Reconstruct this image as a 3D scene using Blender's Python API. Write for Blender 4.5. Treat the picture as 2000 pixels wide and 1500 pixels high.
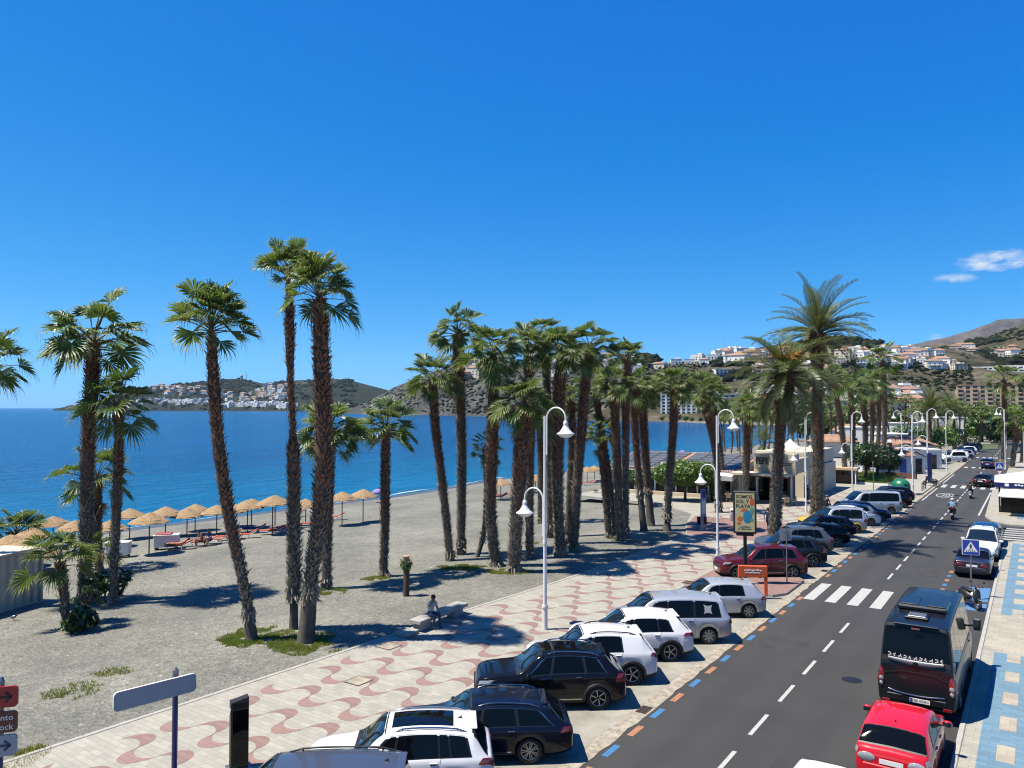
import bpy, math, random
from mathutils import Vector, Matrix, noise
from mathutils.bvhtree import BVHTree
for o in list(bpy.data.objects): bpy.data.objects.remove(o)
SC = bpy.context.scene
COL = SC.collection
R = math.radians
random.seed(7)

# ------------------------------------------------------------------ camera
F = 1480.0; CH = 9.4; YAW = R(34.63); PIT = math.atan(47 / F)
cam = bpy.data.cameras.new('camera'); camo = bpy.data.objects.new('camera', cam); COL.objects.link(camo)
cam.sensor_width = 36; cam.lens = 36 * F / 2000; cam.clip_start = .3; cam.clip_end = 60000
camo.location = (0, 0, CH); camo.rotation_euler = (R(90) + PIT, 0, YAW)
SC.camera = camo

# ------------------------------------------------------------------ sky, sun, exposure
SUN_EL = R(64); SX, SY = -.735, -.68
n_ = math.hypot(SX, SY); SX /= n_; SY /= n_
W = bpy.data.worlds.new('World'); SC.world = W; W.use_nodes = True
nt = W.node_tree; nt.nodes.clear()
def wn(t, **k):
    n = nt.nodes.new(t)
    for a, b in k.items(): setattr(n, a, b)
    return n
out = wn('ShaderNodeOutputWorld'); bg = wn('ShaderNodeBackground')
sky = wn('ShaderNodeTexSky', sky_type='NISHITA', sun_disc=False, sun_elevation=SUN_EL,
         sun_rotation=math.atan2(SX, SY) % (2 * math.pi), altitude=0, air_density=1.0, dust_density=.15, ozone_density=3.0)
hs = wn('ShaderNodeHueSaturation'); hs.inputs['Saturation'].default_value = 1.22; hs.inputs['Value'].default_value = 1.0
bg.inputs['Strength'].default_value = .05
# two small fair-weather clouds low over the hills, as noise within soft patches of the sky
tc = wn('ShaderNodeTexCoord'); sep = wn('ShaderNodeSeparateXYZ')
def mth(op, a, b=None, clamp=False):
    m = wn('ShaderNodeMath', operation=op, use_clamp=clamp)
    for i, v in enumerate((a, b)):
        if v is None: continue
        if isinstance(v, (int, float)): m.inputs[i].default_value = v
        else: nt.links.new(v, m.inputs[i])
    return m.outputs[0]
nt.links.new(tc.outputs['Generated'], sep.inputs[0])
az = mth('ARCTAN2', sep.outputs[0], sep.outputs[1]); el = mth('ARCSINE', sep.outputs[2])
nz = wn('ShaderNodeTexNoise'); nz.inputs['Scale'].default_value = 55; nz.inputs['Detail'].default_value = 7; nz.inputs['Roughness'].default_value = .6
mp = wn('ShaderNodeMapping'); mp.inputs['Scale'].default_value = (1, 1, 2.2)
nt.links.new(tc.outputs['Generated'], mp.inputs[0]); nt.links.new(mp.outputs[0], nz.inputs['Vector'])
tot = None
for px, py, wx, wy, st in ((1950, 508, 84, 20, 1.0), (1868, 542, 56, 9, .62), (1832, 660, 26, 9, .45)):
    a0 = math.atan2(px - 1000, F) - YAW; e0 = math.atan2(797 - py, math.hypot(F, px - 1000))
    da = mth('DIVIDE', mth('SUBTRACT', az, a0), wx / F * .72); de = mth('DIVIDE', mth('SUBTRACT', el, e0), wy / F)
    r2 = mth('ADD', mth('MULTIPLY', da, da), mth('MULTIPLY', de, de))
    base = mth('SUBTRACT', 1.0, r2)
    v = mth('ADD', mth('MULTIPLY', base, .55), mth('MULTIPLY', mth('SUBTRACT', nz.outputs['Fac'], .5), 2.6))
    v = mth('MULTIPLY', mth('MULTIPLY', v, 1.1, True), mth('MULTIPLY', mth('ADD', base, .25), st, True), True)
    tot = v if tot is None else mth('MAXIMUM', tot, v)
mx = wn('ShaderNodeMix', data_type='RGBA')
nt.links.new(sky.outputs[0], hs.inputs['Color'])
# the phone camera's rendering of this clear sky: deeper blue overhead, no yellow at the horizon (one linear grade of the whole sky)
sr = wn('ShaderNodeSeparateColor'); cr = wn('ShaderNodeCombineColor'); nt.links.new(hs.outputs[0], sr.inputs[0])
nt.links.new(mth('MAXIMUM', mth('ADD', mth('MULTIPLY', sr.outputs[0], .37), -.32), .01), cr.inputs[0])
nt.links.new(mth('ADD', mth('MULTIPLY', sr.outputs[1], .74), .42), cr.inputs[1])
nt.links.new(mth('ADD', mth('MULTIPLY', sr.outputs[1], .75), 5.2), cr.inputs[2])
nt.links.new(tot, mx.inputs['Factor']); nt.links.new(cr.outputs[0], mx.inputs['A']); mx.inputs['B'].default_value = (6.6, 7.3, 8.4, 1)
nt.links.new(mx.outputs['Result'], bg.inputs['Color']); nt.links.new(bg.outputs[0], out.inputs[0])
sun = bpy.data.lights.new('sun', 'SUN'); sun.energy = 5.0; sun.angle = R(.5); sun.color = (1, .93, .80)
suno = bpy.data.objects.new('sun', sun); COL.objects.link(suno)
sd = Vector((SX * math.cos(SUN_EL), SY * math.cos(SUN_EL), math.sin(SUN_EL)))
suno.rotation_euler = sd.to_track_quat('Z', 'Y').to_euler(); suno.location = (0, 0, 60)
SC.view_settings.view_transform = 'Standard'; SC.view_settings.look = 'None'
SC.view_settings.exposure = 1.16; SC.view_settings.gamma = 1; SC.view_settings.use_curve_mapping = False
HAZE = True
SC.render.engine = 'CYCLES'
SC.cycles.filter_width = 1.1; SC.cycles.max_bounces = 6; SC.cycles.transparent_max_bounces = 12

# ------------------------------------------------------------------ survey helpers (photo measurements -> ground positions)
def ray(px, py):
    x = (px - 1000) / F; y = (750 - py) / F
    fw = math.cos(PIT) - y * math.sin(PIT); up = math.sin(PIT) + y * math.cos(PIT)
    return Vector((x * math.cos(YAW) - fw * math.sin(YAW), x * math.sin(YAW) + fw * math.cos(YAW), up))
CAM = Vector((0, 0, CH))
def G(px, py, z=0.0):
    r = ray(px, py); return CAM + r * ((z - CH) / r.z)
def PT(px, py, d): return CAM + ray(px, py) * d
def depth(p): 
    Z = -p[0] * math.sin(YAW) + p[1] * math.cos(YAW)
    return Z * math.cos(PIT) + (p[2] - CH) * math.sin(PIT)
SEA = -2.0
def zbeach(u): return .06 if u > -26 else .06 - (-26 - u) / 44 * 2.06
def GB(px, py):
    z = 0
    for i in range(12):
        p = G(px, py, z); z = zbeach(p.x)
    return p

# ------------------------------------------------------------------ mesh builder
class MB:
    def __init__(s): s.v = []; s.f = []; s.m = []; s.mats = []; s.sm = []
    def mi(s, m):
        if m not in s.mats: s.mats.append(m)
        return s.mats.index(m)
    def add(s, vs, fs, m, smooth=False):
        b = len(s.v); s.v.extend([tuple(v) for v in vs]); i = s.mi(m)
        for f in fs: s.f.append(tuple(b + k for k in f)); s.m.append(i); s.sm.append(smooth)
    def box(s, c, d, m, rot=None, bev=0):
        x, y, z = d[0] / 2, d[1] / 2, d[2] / 2
        if bev:
            b = min(bev, x * .9, y * .9, z * .9); vs = []
            for sz, in ((-1,), (1,)): pass
            rings = [(x - b, y - b, -z), (x, y, -z + b), (x, y, z - b), (x - b, y - b, z)]
            for (rx, ry, rz) in rings:
                vs += [(rx - (b if rx == x else 0) * 0, -ry + b * (ry == y), rz), (rx, ry - b * (ry == y), rz)][:0]
                k = b if rx == x else 0
                vs += [(rx, -ry + k, rz), (rx, ry - k, rz), (rx - k, ry, rz), (-rx + k, ry, rz), (-rx, ry - k, rz), (-rx, -ry + k, rz), (-rx + k, -ry, rz), (rx - k, -ry, rz)]
            fs = [tuple(reversed(range(8))), tuple(range(24, 32))]
            for r in range(3):
                for i in range(8):
                    j = (i + 1) % 8; fs.append((r * 8 + i, r * 8 + j, r * 8 + 8 + j, r * 8 + 8 + i))
        else:
            vs = [(sx * x, sy * y, sz * z) for sz in (-1, 1) for sy in (-1, 1) for sx in (-1, 1)]
            fs = [(0, 2, 3, 1), (4, 5, 7, 6), (0, 1, 5, 4), (2, 6, 7, 3), (0, 4, 6, 2), (1, 3, 7, 5)]
        if rot is not None:
            if isinstance(rot, (int, float)): rot = Matrix.Rotation(rot, 3, 'Z')
            vs = [rot @ Vector(v) for v in vs]
        s.add([(v[0] + c[0], v[1] + c[1], v[2] + c[2]) for v in vs], fs, m)
    def tube(s, pts, rad, m, n=8, caps=True, smooth=True):
        pts = [Vector(p) for p in pts]; N = len(pts)
        if isinstance(rad, (int, float)): rad = [rad] * N
        vs = []; ref = None
        for i, p in enumerate(pts):
            t = (pts[min(i + 1, N - 1)] - pts[max(i - 1, 0)])
            t = t.normalized() if t.length > 1e-9 else Vector((0, 0, 1))
            if ref is None: ref = Vector((1, 0, 0)) if abs(t.x) < .9 else Vector((0, 1, 0))
            a = (ref - t * ref.dot(t)).normalized(); b = t.cross(a); ref = a
            for k in range(n):
                w = 2 * math.pi * k / n; vs.append(p + (a * math.cos(w) + b * math.sin(w)) * rad[i])
        fs = [(i * n + k, i * n + (k + 1) % n, (i + 1) * n + (k + 1) % n, (i + 1) * n + k) for i in range(N - 1) for k in range(n)]
        s.add(vs, fs, m, smooth)
        if caps: s.add(vs[:n], [tuple(reversed(range(n)))], m); s.add(vs[-n:], [tuple(range(n))], m)
    def lathe(s, prof, m, n=16, c=(0, 0, 0), axis='z', smooth=True):
        vs = []
        for (r, h) in prof:
            for k in range(n):
                w = 2 * math.pi * k / n; a, b = r * math.cos(w), r * math.sin(w)
                p = (a, b, h) if axis == 'z' else ((a, h, b) if axis == 'y' else (h, a, b))
                vs.append((p[0] + c[0], p[1] + c[1], p[2] + c[2]))
        fs = []
        for i in range(len(prof) - 1):
            for k in range(n):
                q = (i * n + k, i * n + (k + 1) % n, (i + 1) * n + (k + 1) % n, (i + 1) * n + k)
                fs.append(q if axis != 'y' else tuple(reversed(q)))
        s.add(vs, fs, m, smooth)
    def prism(s, poly, z0, z1, m, mtop=None):
        n = len(poly); vs = [(p[0], p[1], z0) for p in poly] + [(p[0], p[1], z1) for p in poly]
        a = sum(poly[i][0] * poly[(i + 1) % n][1] - poly[(i + 1) % n][0] * poly[i][1] for i in range(n))
        if a < 0:
            poly = poly[::-1]; vs = [(p[0], p[1], z0) for p in poly] + [(p[0], p[1], z1) for p in poly]
        s.add(vs, [(i, (i + 1) % n, n + (i + 1) % n, n + i) for i in range(n)], m)
        s.add(vs[n:], [tuple(range(n))], mtop or m)
    def grid(s, fn, nu, nv, m, smooth=True, flip=False):
        vs = [fn(i / nu, j / nv) for j in range(nv + 1) for i in range(nu + 1)]
        fs = []
        for j in range(nv):
            for i in range(nu):
                q = (j * (nu + 1) + i, j * (nu + 1) + i + 1, (j + 1) * (nu + 1) + i + 1, (j + 1) * (nu + 1) + i)
                fs.append(q[::-1] if flip else q)
        s.add(vs, fs, m, smooth)
    def ell(s, c, r, m, nu=10, nv=7, rot=None):
        def f(a, b):
            t = math.pi * b; w = 2 * math.pi * a
            p = Vector((r[0] * math.sin(t) * math.cos(w), r[1] * math.sin(t) * math.sin(w), -r[2] * math.cos(t)))
            if rot is not None: p = rot @ p
            return (p[0] + c[0], p[1] + c[1], p[2] + c[2])
        s.grid(f, nu, nv, m)
    def mesh(s, name):
        me = bpy.data.meshes.new(name); me.from_pydata(s.v, [], s.f)
        for m in s.mats: me.materials.append(m)
        me.polygons.foreach_set('material_index', s.m); me.polygons.foreach_set('use_smooth', s.sm)
        me.update(); return me
def link(name, me, parent=None, loc=None, rot=None, scale=None):
    o = bpy.data.objects.new(name, me); COL.objects.link(o)
    if parent is not None: o.parent = parent
    if loc is not None: o.location = loc
    if rot is not None: o.rotation_euler = rot if not isinstance(rot, (int, float)) else (0, 0, rot)
    if scale is not None: o.scale = (scale,) * 3 if isinstance(scale, (int, float)) else scale
    return o
def part(name, mb, parent, loc=None, rot=None, label=None, stuff=False):
    o = link(name, mb.mesh(name) if isinstance(mb, MB) else mb, parent, loc, rot)
    if label: o['label'] = label
    if stuff: o['kind'] = 'stuff'
    return o
def tag(o, label, cat, group=None):
    o['label'] = label; o['category'] = cat
    if group: o['group'] = group
    return o
def thing(name, label, cat, loc=(0, 0, 0), rz=0, group=None):
    o = bpy.data.objects.new(name, None); COL.objects.link(o); o.location = loc; o.rotation_euler = (0, 0, rz)
    o.empty_display_size = .2
    return tag(o, label, cat, group)
def struct(name, mb, kind='structure'):
    o = link(name, mb.mesh(name) if isinstance(mb, MB) else mb); o['kind'] = kind; return o
def copy_tree(o, parent=None):
    c = o.copy(); COL.objects.link(c)
    if parent is not None: c.parent = parent
    for ch in list(KIDS.get(o.name, o.children)): copy_tree(ch, c)
    return c
KIDS = {}

# ------------------------------------------------------------------ materials
def newmat(name):
    m = bpy.data.materials.new(name); m.use_nodes = True
    return m, m.node_tree, m.node_tree.nodes['Principled BSDF']
def N(t, ty, **k):
    n = t.nodes.new(ty)
    for a, b in k.items():
        if a.startswith('i_'): n.inputs[a[2:].replace('_', ' ')].default_value = b
        else: setattr(n, a, b)
    return n
ALB = .50      # scales the entered base colours down to offset the raised exposure
def c4(c): return (c[0] * ALB, c[1] * ALB, c[2] * ALB, 1)
def pm(name, col, rough=.6, metal=0, var=.12, scale=4, bump=0, bscale=40, coat=0, spec=None, col2=None, coord='Object', rnd=0, detail=5):
    m, t, b = newmat(name)
    b.inputs['Roughness'].default_value = rough; b.inputs['Metallic'].default_value = metal
    if coat: b.inputs['Coat Weight'].default_value = coat; b.inputs['Coat Roughness'].default_value = .03
    if spec is not None: b.inputs['Specular IOR Level'].default_value = spec
    L = t.links.new; tcn = N(t, 'ShaderNodeTexCoord')
    src = tcn.outputs[coord]
    if coord == 'World': pass
    n1 = N(t, 'ShaderNodeTexNoise', i_Scale=scale, i_Detail=detail, i_Roughness=.6); L(src, n1.inputs['Vector'])
    ramp = N(t, 'ShaderNodeValToRGB')
    c2 = col2 or tuple(min(1.2, x * (1 + var)) for x in col); c1 = tuple(x * (1 - var) for x in col) if not col2 else col
    ramp.color_ramp.elements[0].position = .3; ramp.color_ramp.elements[1].position = .7
    ramp.color_ramp.elements[0].color = c4(c1); ramp.color_ramp.elements[1].color = c4(c2)
    L(n1.outputs['Fac'], ramp.inputs[0]); cout = ramp.outputs[0]
    if rnd:
        oi = N(t, 'ShaderNodeObjectInfo'); h = N(t, 'ShaderNodeHueSaturation')
        mr = N(t, 'ShaderNodeMapRange'); mr.inputs['To Min'].default_value = 1 - rnd; mr.inputs['To Max'].default_value = 1 + rnd
        L(oi.outputs['Random'], mr.inputs[0]); L(mr.outputs[0], h.inputs['Value']); L(cout, h.inputs['Color']); cout = h.outputs[0]
    L(cout, b.inputs['Base Color'])
    if bump:
        n2 = N(t, 'ShaderNodeTexNoise', i_Scale=bscale, i_Detail=4); L(src, n2.inputs['Vector'])
        bp = N(t, 'ShaderNodeBump', i_Strength=bump, i_Distance=.02); L(n2.outputs['Fac'], bp.inputs['Height']); L(bp.outputs[0], b.inputs['Normal'])
    return m
def paint(name, col, metal=.0, rough=.35, coat=1.0):
    m, t, b = newmat(name); b.inputs['Base Color'].default_value = c4(col); b.inputs['Metallic'].default_value = metal; b.inputs['Specular IOR Level'].default_value = .15
    b.inputs['Roughness'].default_value = rough; b.inputs['Coat Weight'].default_value = coat * (.35 if max(col) < .06 else .8); b.inputs['Coat Roughness'].default_value = .02
    L = t.links.new; tcn = N(t, 'ShaderNodeTexCoord'); n1 = N(t, 'ShaderNodeTexNoise', i_Scale=3.0, i_Detail=6)
    L(tcn.outputs['Object'], n1.inputs['Vector'])
    mr = N(t, 'ShaderNodeMapRange'); mr.inputs['To Min'].default_value = rough * .8; mr.inputs['To Max'].default_value = rough * 1.4
    L(n1.outputs['Fac'], mr.inputs[0]); L(mr.outputs[0], b.inputs['Roughness'])
    mixc = N(t, 'ShaderNodeMix', data_type='RGBA'); mixc.inputs['A'].default_value = c4(col)
    mixc.inputs['B'].default_value = c4([min(1, c * .9 + .004) for c in col]); L(n1.outputs['Fac'], mixc.inputs['Factor']); L(mixc.outputs['Result'], b.inputs['Base Color'])
    return m
def leafmat(name, c1, c2, trans=.3, rough=.45, rnd=.25):
    m, t, b = newmat(name); L = t.links.new
    tcn = N(t, 'ShaderNodeTexCoord'); n1 = N(t, 'ShaderNodeTexNoise', i_Scale=2.2, i_Detail=3); L(tcn.outputs['Object'], n1.inputs['Vector'])
    oi = N(t, 'ShaderNodeObjectInfo'); mix = N(t, 'ShaderNodeMix', data_type='RGBA'); mix.inputs['A'].default_value = c4(c1); mix.inputs['B'].default_value = c4(c2)
    ad = N(t, 'ShaderNodeMath', operation='ADD'); L(n1.outputs['Fac'], ad.inputs[0])
    ms = N(t, 'ShaderNodeMath', operation='MULTIPLY_ADD'); L(oi.outputs['Random'], ms.inputs[0]); ms.inputs[1].default_value = .8; ms.inputs[2].default_value = -.4
    L(ms.outputs[0], ad.inputs[1]); ad.use_clamp = True
    L(ad.outputs[0], mix.inputs['Factor']); L(mix.outputs['Result'], b.inputs['Base Color']); b.inputs['Roughness'].default_value = rough
    tr = N(t, 'ShaderNodeBsdfTranslucent'); hsn = N(t, 'ShaderNodeHueSaturation'); hsn.inputs['Value'].default_value = 1.6; hsn.inputs['Hue'].default_value = .48
    L(mix.outputs['Result'], hsn.inputs['Color']); L(hsn.outputs[0], tr.inputs['Color'])
    ms2 = N(t, 'ShaderNodeMixShader'); ms2.inputs[0].default_value = trans
    L(b.outputs[0], ms2.inputs[1]); L(tr.outputs[0], ms2.inputs[2]); L(ms2.outputs[0], t.nodes['Material Output'].inputs[0])
    return m

M = {}
M['white_paint'] = pm('white_paint', (1.2, 1.2, 1.17), .45, var=.05)
M['post_white'] = pm('post_white', (1.05, 1.05, 1.03), .35, var=.06, scale=2)
M['black'] = pm('black_plastic', (.012, .012, .013), .5)
M['dark'] = pm('dark_void', (.006, .006, .007), .8)
M['rubber'] = pm('tyre_rubber', (.014, .014, .014), .85, bump=.3)
M['alloy'] = pm('alloy', (.62, .62, .63), .28, metal=.85, var=.05)
M['alloy_dark'] = pm('dark_alloy', (.02, .02, .022), .35, metal=.5)
M['chrome'] = pm('chrome', (.75, .75, .76), .12, metal=1, var=.03)
M['glass'] = pm('tinted_glass', (.005, .006, .008), .03, spec=.2, var=.05)
M['glass_blue'] = pm('windscreen_glass', (.012, .022, .032), .02, spec=.9, var=.05)
M['red_lens'] = pm('red_lens', (.30, .008, .012), .12, coat=1, var=.1)
M['clear_lens'] = pm('clear_lens', (.55, .56, .58), .1, coat=1, metal=.3, var=.1)
M['amber'] = pm('amber_lens', (.6, .18, .02), .15, coat=1)
M['plate'] = pm('plate_white', (1.1, 1.1, 1.07), .4, var=.04)
M['ink'] = pm('ink_black', (.01, .01, .01), .6)
M['grey_metal'] = pm('galvanised', (.36, .38, .40), .4, metal=.7, var=.08)
M['navy_post'] = pm('navy_post', (.012, .022, .16), .35)
M['sign_blue'] = pm('sign_blue', (.012, .07, .50), .35, var=.04)
M['sign_white'] = pm('sign_white', (1.2, 1.2, 1.2), .4, var=.03)
M['sign_red'] = pm('sign_red', (.50, .02, .02), .4, var=.05)
M['sign_brown'] = pm('sign_brown', (.16, .03, .025), .4, var=.05)
M['sign_back'] = pm('sign_back', (.42, .46, .52), .45, var=.06)
M['concrete'] = pm('concrete', (.36, .35, .32), .85, var=.18, scale=2, bump=.4, bscale=25)
M['stone_pale'] = pm('pale_stone', (.50, .48, .43), .85, var=.15, scale=3, bump=.4)
M['orange'] = pm('orange_panel', (.80, .13, .03), .45, var=.05)
M['green_bin'] = pm('green_plastic', (.01, .22, .09), .35, var=.08)
M['bark'] = pm('bark', (.11, .085, .06), .9, var=.35, scale=6, bump=.8, bscale=14)
M['wood'] = pm('wood', (.20, .10, .05), .7, var=.3, scale=6)
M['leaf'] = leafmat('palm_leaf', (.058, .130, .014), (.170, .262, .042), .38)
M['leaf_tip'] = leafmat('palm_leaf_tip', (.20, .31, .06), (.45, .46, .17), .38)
M['leaf_date'] = leafmat('date_leaf', (.065, .115, .018), (.19, .235, .05), .28)
M['leaf_dry'] = leafmat('dry_leaf', (.26, .19, .10), (.38, .30, .17), .2)
M['leaf_tree'] = leafmat('tree_leaf', (.035, .10, .012), (.09, .19, .028), .28)
M['leaf_light'] = leafmat('bright_leaf', (.09, .18, .018), (.18, .30, .04), .3)
M['leaf_dark'] = leafmat('dark_leaf', (.014, .036, .010), (.035, .075, .018), .18)
M['grassblade'] = leafmat('grass_blade', (.12, .23, .018), (.32, .36, .07), .4)
M['petiole'] = pm('petiole', (.12, .12, .045), .6, var=.3)
M['trunk_up'] = pm('trunk_upper', (.12, .075, .05), .9, var=.4, scale=3, bump=.9, bscale=16)
M['trunk_lo'] = pm('trunk_lower', (.15, .13, .105), .9, var=.35, scale=4, bump=.7, bscale=20)
M['boot_up'] = pm('leaf_base_red', (.32, .16, .09), .85, var=.5, scale=5, rnd=.1)
M['boot_lo'] = pm('leaf_base_grey', (.36, .31, .23), .85, var=.5, scale=5, rnd=.1)
M['fruit'] = pm('fruit_stalk', (.55, .22, .02), .6, var=.3)
M['thatch'] = pm('thatch', (.43, .285, .145), .9, var=.45, scale=9, bump=1, bscale=30)
M['skin'] = pm('skin', (.42, .22, .15), .55, var=.06)
M['hair'] = pm('hair', (.03, .02, .015), .7)

# ================================================================== GROUND, SEA, ROAD
def lerp(a, b, t): return a + (b - a) * t
def interp(tab, x):
    if x <= tab[0][0]: return tab[0][1]
    for (a, b) in zip(tab, tab[1:]):
        if x <= b[0]: return lerp(a[1], b[1], (x - a[0]) / (b[0] - a[0]))
    return tab[-1][1]
COAST = [(-400, -66), (0, -69), (60, -70), (200, -71), (350, -74), (400, -80), (450, -97), (500, -128), (531, -190), (612, -265), (700, -410), (953, -840), (1400, -1350), (6000, -2600)]
def coast(v): return interp(COAST, v) + 1.2 * math.sin(v * .11) + .6 * math.sin(v * .29 + 1)

def gravelmat():
    m, t, b = newmat('beach_gravel'); L = t.links.new
    tcn = N(t, 'ShaderNodeTexCoord'); src = tcn.outputs['Object']
    big = N(t, 'ShaderNodeTexNoise', i_Scale=.16, i_Detail=5, i_Roughness=.6); mid = N(t, 'ShaderNodeTexNoise', i_Scale=1.4, i_Detail=6, i_Roughness=.7)
    vor = N(t, 'ShaderNodeTexVoronoi', i_Scale=9.0); vor2 = N(t, 'ShaderNodeTexVoronoi', i_Scale=21.0)
    for n in (big, mid, vor, vor2): L(src, n.inputs['Vector'])
    r1 = N(t, 'ShaderNodeValToRGB'); e = r1.color_ramp.elements
    e[0].position = .3; e[0].color = (0.080, 0.080, 0.0665, 1); e[1].position = .72; e[1].color = (0.152, 0.148, 0.122, 1); L(big.outputs['Fac'], r1.inputs[0])
    def mul(a, fac, lo, hi):
        mr = N(t, 'ShaderNodeMapRange'); mr.inputs['To Min'].default_value = lo; mr.inputs['To Max'].default_value = hi; L(fac, mr.inputs[0])
        mxx = N(t, 'ShaderNodeMix', data_type='RGBA', blend_type='MULTIPLY'); mxx.inputs['Factor'].default_value = 1; L(a, mxx.inputs['A']); L(mr.outputs[0], mxx.inputs['B']); return mxx.outputs['Result']
    def bw(col):
        s = N(t, 'ShaderNodeSeparateColor'); L(col, s.inputs[0]); return s.outputs[0]
    c = mul(r1.outputs[0], mid.outputs['Fac'], .62, 1.38); c = mul(c, bw(vor.outputs['Color']), .74, 1.26); c = mul(c, bw(vor2.outputs['Color']), .78, 1.22)
    L(c, b.inputs['Base Color']); b.inputs['Roughness'].default_value = .9
    ad = N(t, 'ShaderNodeMath', operation='ADD'); L(vor.outputs['Distance'], ad.inputs[0]); L(mid.outputs['Fac'], ad.inputs[1])
    ft = N(t, 'ShaderNodeTexVoronoi', i_Scale=1.7, feature='SMOOTH_F1'); L(src, ft.inputs['Vector']); bf = N(t, 'ShaderNodeBump', i_Strength=.5, i_Distance=.16); L(ft.outputs['Distance'], bf.inputs['Height'])
    bp = N(t, 'ShaderNodeBump', i_Strength=.45, i_Distance=.08); L(bf.outputs[0], bp.inputs['Normal']); L(ad.outputs[0], bp.inputs['Height']); L(bp.outputs[0], b.inputs['Normal'])
    return m
M['gravel'] = gravelmat()
M['wet'] = pm('wet_gravel', (.12, .105, .085), .35, var=.2, scale=.6, bump=.4, bscale=8)
M['earth'] = pm('dry_ground', (.30, .27, .22), .9, var=.25, scale=.05)
def watermat():
    m, t, b = newmat('sea_water'); L = t.links.new
    g = N(t, 'ShaderNodeNewGeometry'); s = N(t, 'ShaderNodeSeparateXYZ'); L(g.outputs['Position'], s.inputs[0])
    # shallower water towards the beach is paler and greener
    mr = N(t, 'ShaderNodeMapRange', interpolation_type='SMOOTHSTEP'); mr.inputs['From Min'].default_value = -150; mr.inputs['From Max'].default_value = -68; L(s.outputs[0], mr.inputs[0])
    wv = N(t, 'ShaderNodeTexNoise', i_Scale=.012, i_Detail=4); mpn = N(t, 'ShaderNodeMapping'); mpn.inputs['Scale'].default_value = (1, .25, 1); mpn.inputs['Rotation'].default_value = (0, 0, -.4)
    L(g.outputs['Position'], mpn.inputs[0]); L(mpn.outputs[0], wv.inputs['Vector'])
    d = N(t, 'ShaderNodeMix', data_type='RGBA'); d.inputs['A'].default_value = (0.0, 0.037, 0.110, 1); d.inputs['B'].default_value = (0.0, 0.049, 0.140, 1); L(wv.outputs['Fac'], d.inputs['Factor'])
    mx_ = N(t, 'ShaderNodeMix', data_type='RGBA'); L(mr.outputs[0], mx_.inputs['Factor']); L(d.outputs['Result'], mx_.inputs['A']); mx_.inputs['B'].default_value = (.0008, .080, .176, 1)
    st = N(t, 'ShaderNodeTexNoise', i_Scale=.05, i_Detail=8, i_Roughness=.7); mps = N(t, 'ShaderNodeMapping'); mps.inputs['Scale'].default_value = (1, .22, 1); mps.inputs['Rotation'].default_value = (0, 0, -.95); L(g.outputs['Position'], mps.inputs[0]); L(mps.outputs[0], st.inputs['Vector'])
    rp = N(t, 'ShaderNodeTexNoise', i_Scale=.55, i_Detail=5, i_Roughness=.7); mpr = N(t, 'ShaderNodeMapping'); mpr.inputs['Scale'].default_value = (1, .35, 1); mpr.inputs['Rotation'].default_value = (0, 0, -.95); L(g.outputs['Position'], mpr.inputs[0]); L(mpr.outputs[0], rp.inputs['Vector'])
    sa = N(t, 'ShaderNodeMath', operation='ADD'); L(st.outputs['Fac'], sa.inputs[0]); L(rp.outputs['Fac'], sa.inputs[1]); ms_ = N(t, 'ShaderNodeMapRange'); ms_.inputs['From Min'].default_value = .65; ms_.inputs['From Max'].default_value = 1.35; ms_.inputs['To Min'].default_value = .62; ms_.inputs['To Max'].default_value = 1.36; L(sa.outputs[0], ms_.inputs[0])
    mw = N(t, 'ShaderNodeMix', data_type='RGBA', blend_type='MULTIPLY'); mw.inputs['Factor'].default_value = 1; L(mx_.outputs['Result'], mw.inputs['A']); L(ms_.outputs[0], mw.inputs['B'])  # light and dark of ripples and wind streaks multiplied into the water colour
    L(mw.outputs['Result'], b.inputs['Base Color']); b.inputs['Roughness'].default_value = .2; b.inputs['IOR'].default_value = 1.33; b.inputs['Specular IOR Level'].default_value = .10
    n1 = N(t, 'ShaderNodeTexNoise', i_Scale=.35, i_Detail=6, i_Roughness=.62); n2 = N(t, 'ShaderNodeTexNoise', i_Scale=1.9, i_Detail=4)
    mp2 = N(t, 'ShaderNodeMapping'); mp2.inputs['Scale'].default_value = (1, .45, 1); mp2.inputs['Rotation'].default_value = (0, 0, -.5); L(g.outputs['Position'], mp2.inputs[0])
    L(mp2.outputs[0], n1.inputs['Vector']); L(mp2.outputs[0], n2.inputs['Vector'])
    ad = N(t, 'ShaderNodeMath', operation='MULTIPLY_ADD'); L(n2.outputs['Fac'], ad.inputs[0]); ad.inputs[1].default_value = .35; L(n1.outputs['Fac'], ad.inputs[2])
    bp = N(t, 'ShaderNodeBump', i_Strength=1.0, i_Distance=1.3); L(ad.outputs[0], bp.inputs['Height']); L(bp.outputs[0], b.inputs['Normal'])
    return m
M['water'] = watermat(); M['foam'] = pm('foam', (.8, .82, .82), .6, var=.1, scale=1)

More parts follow.
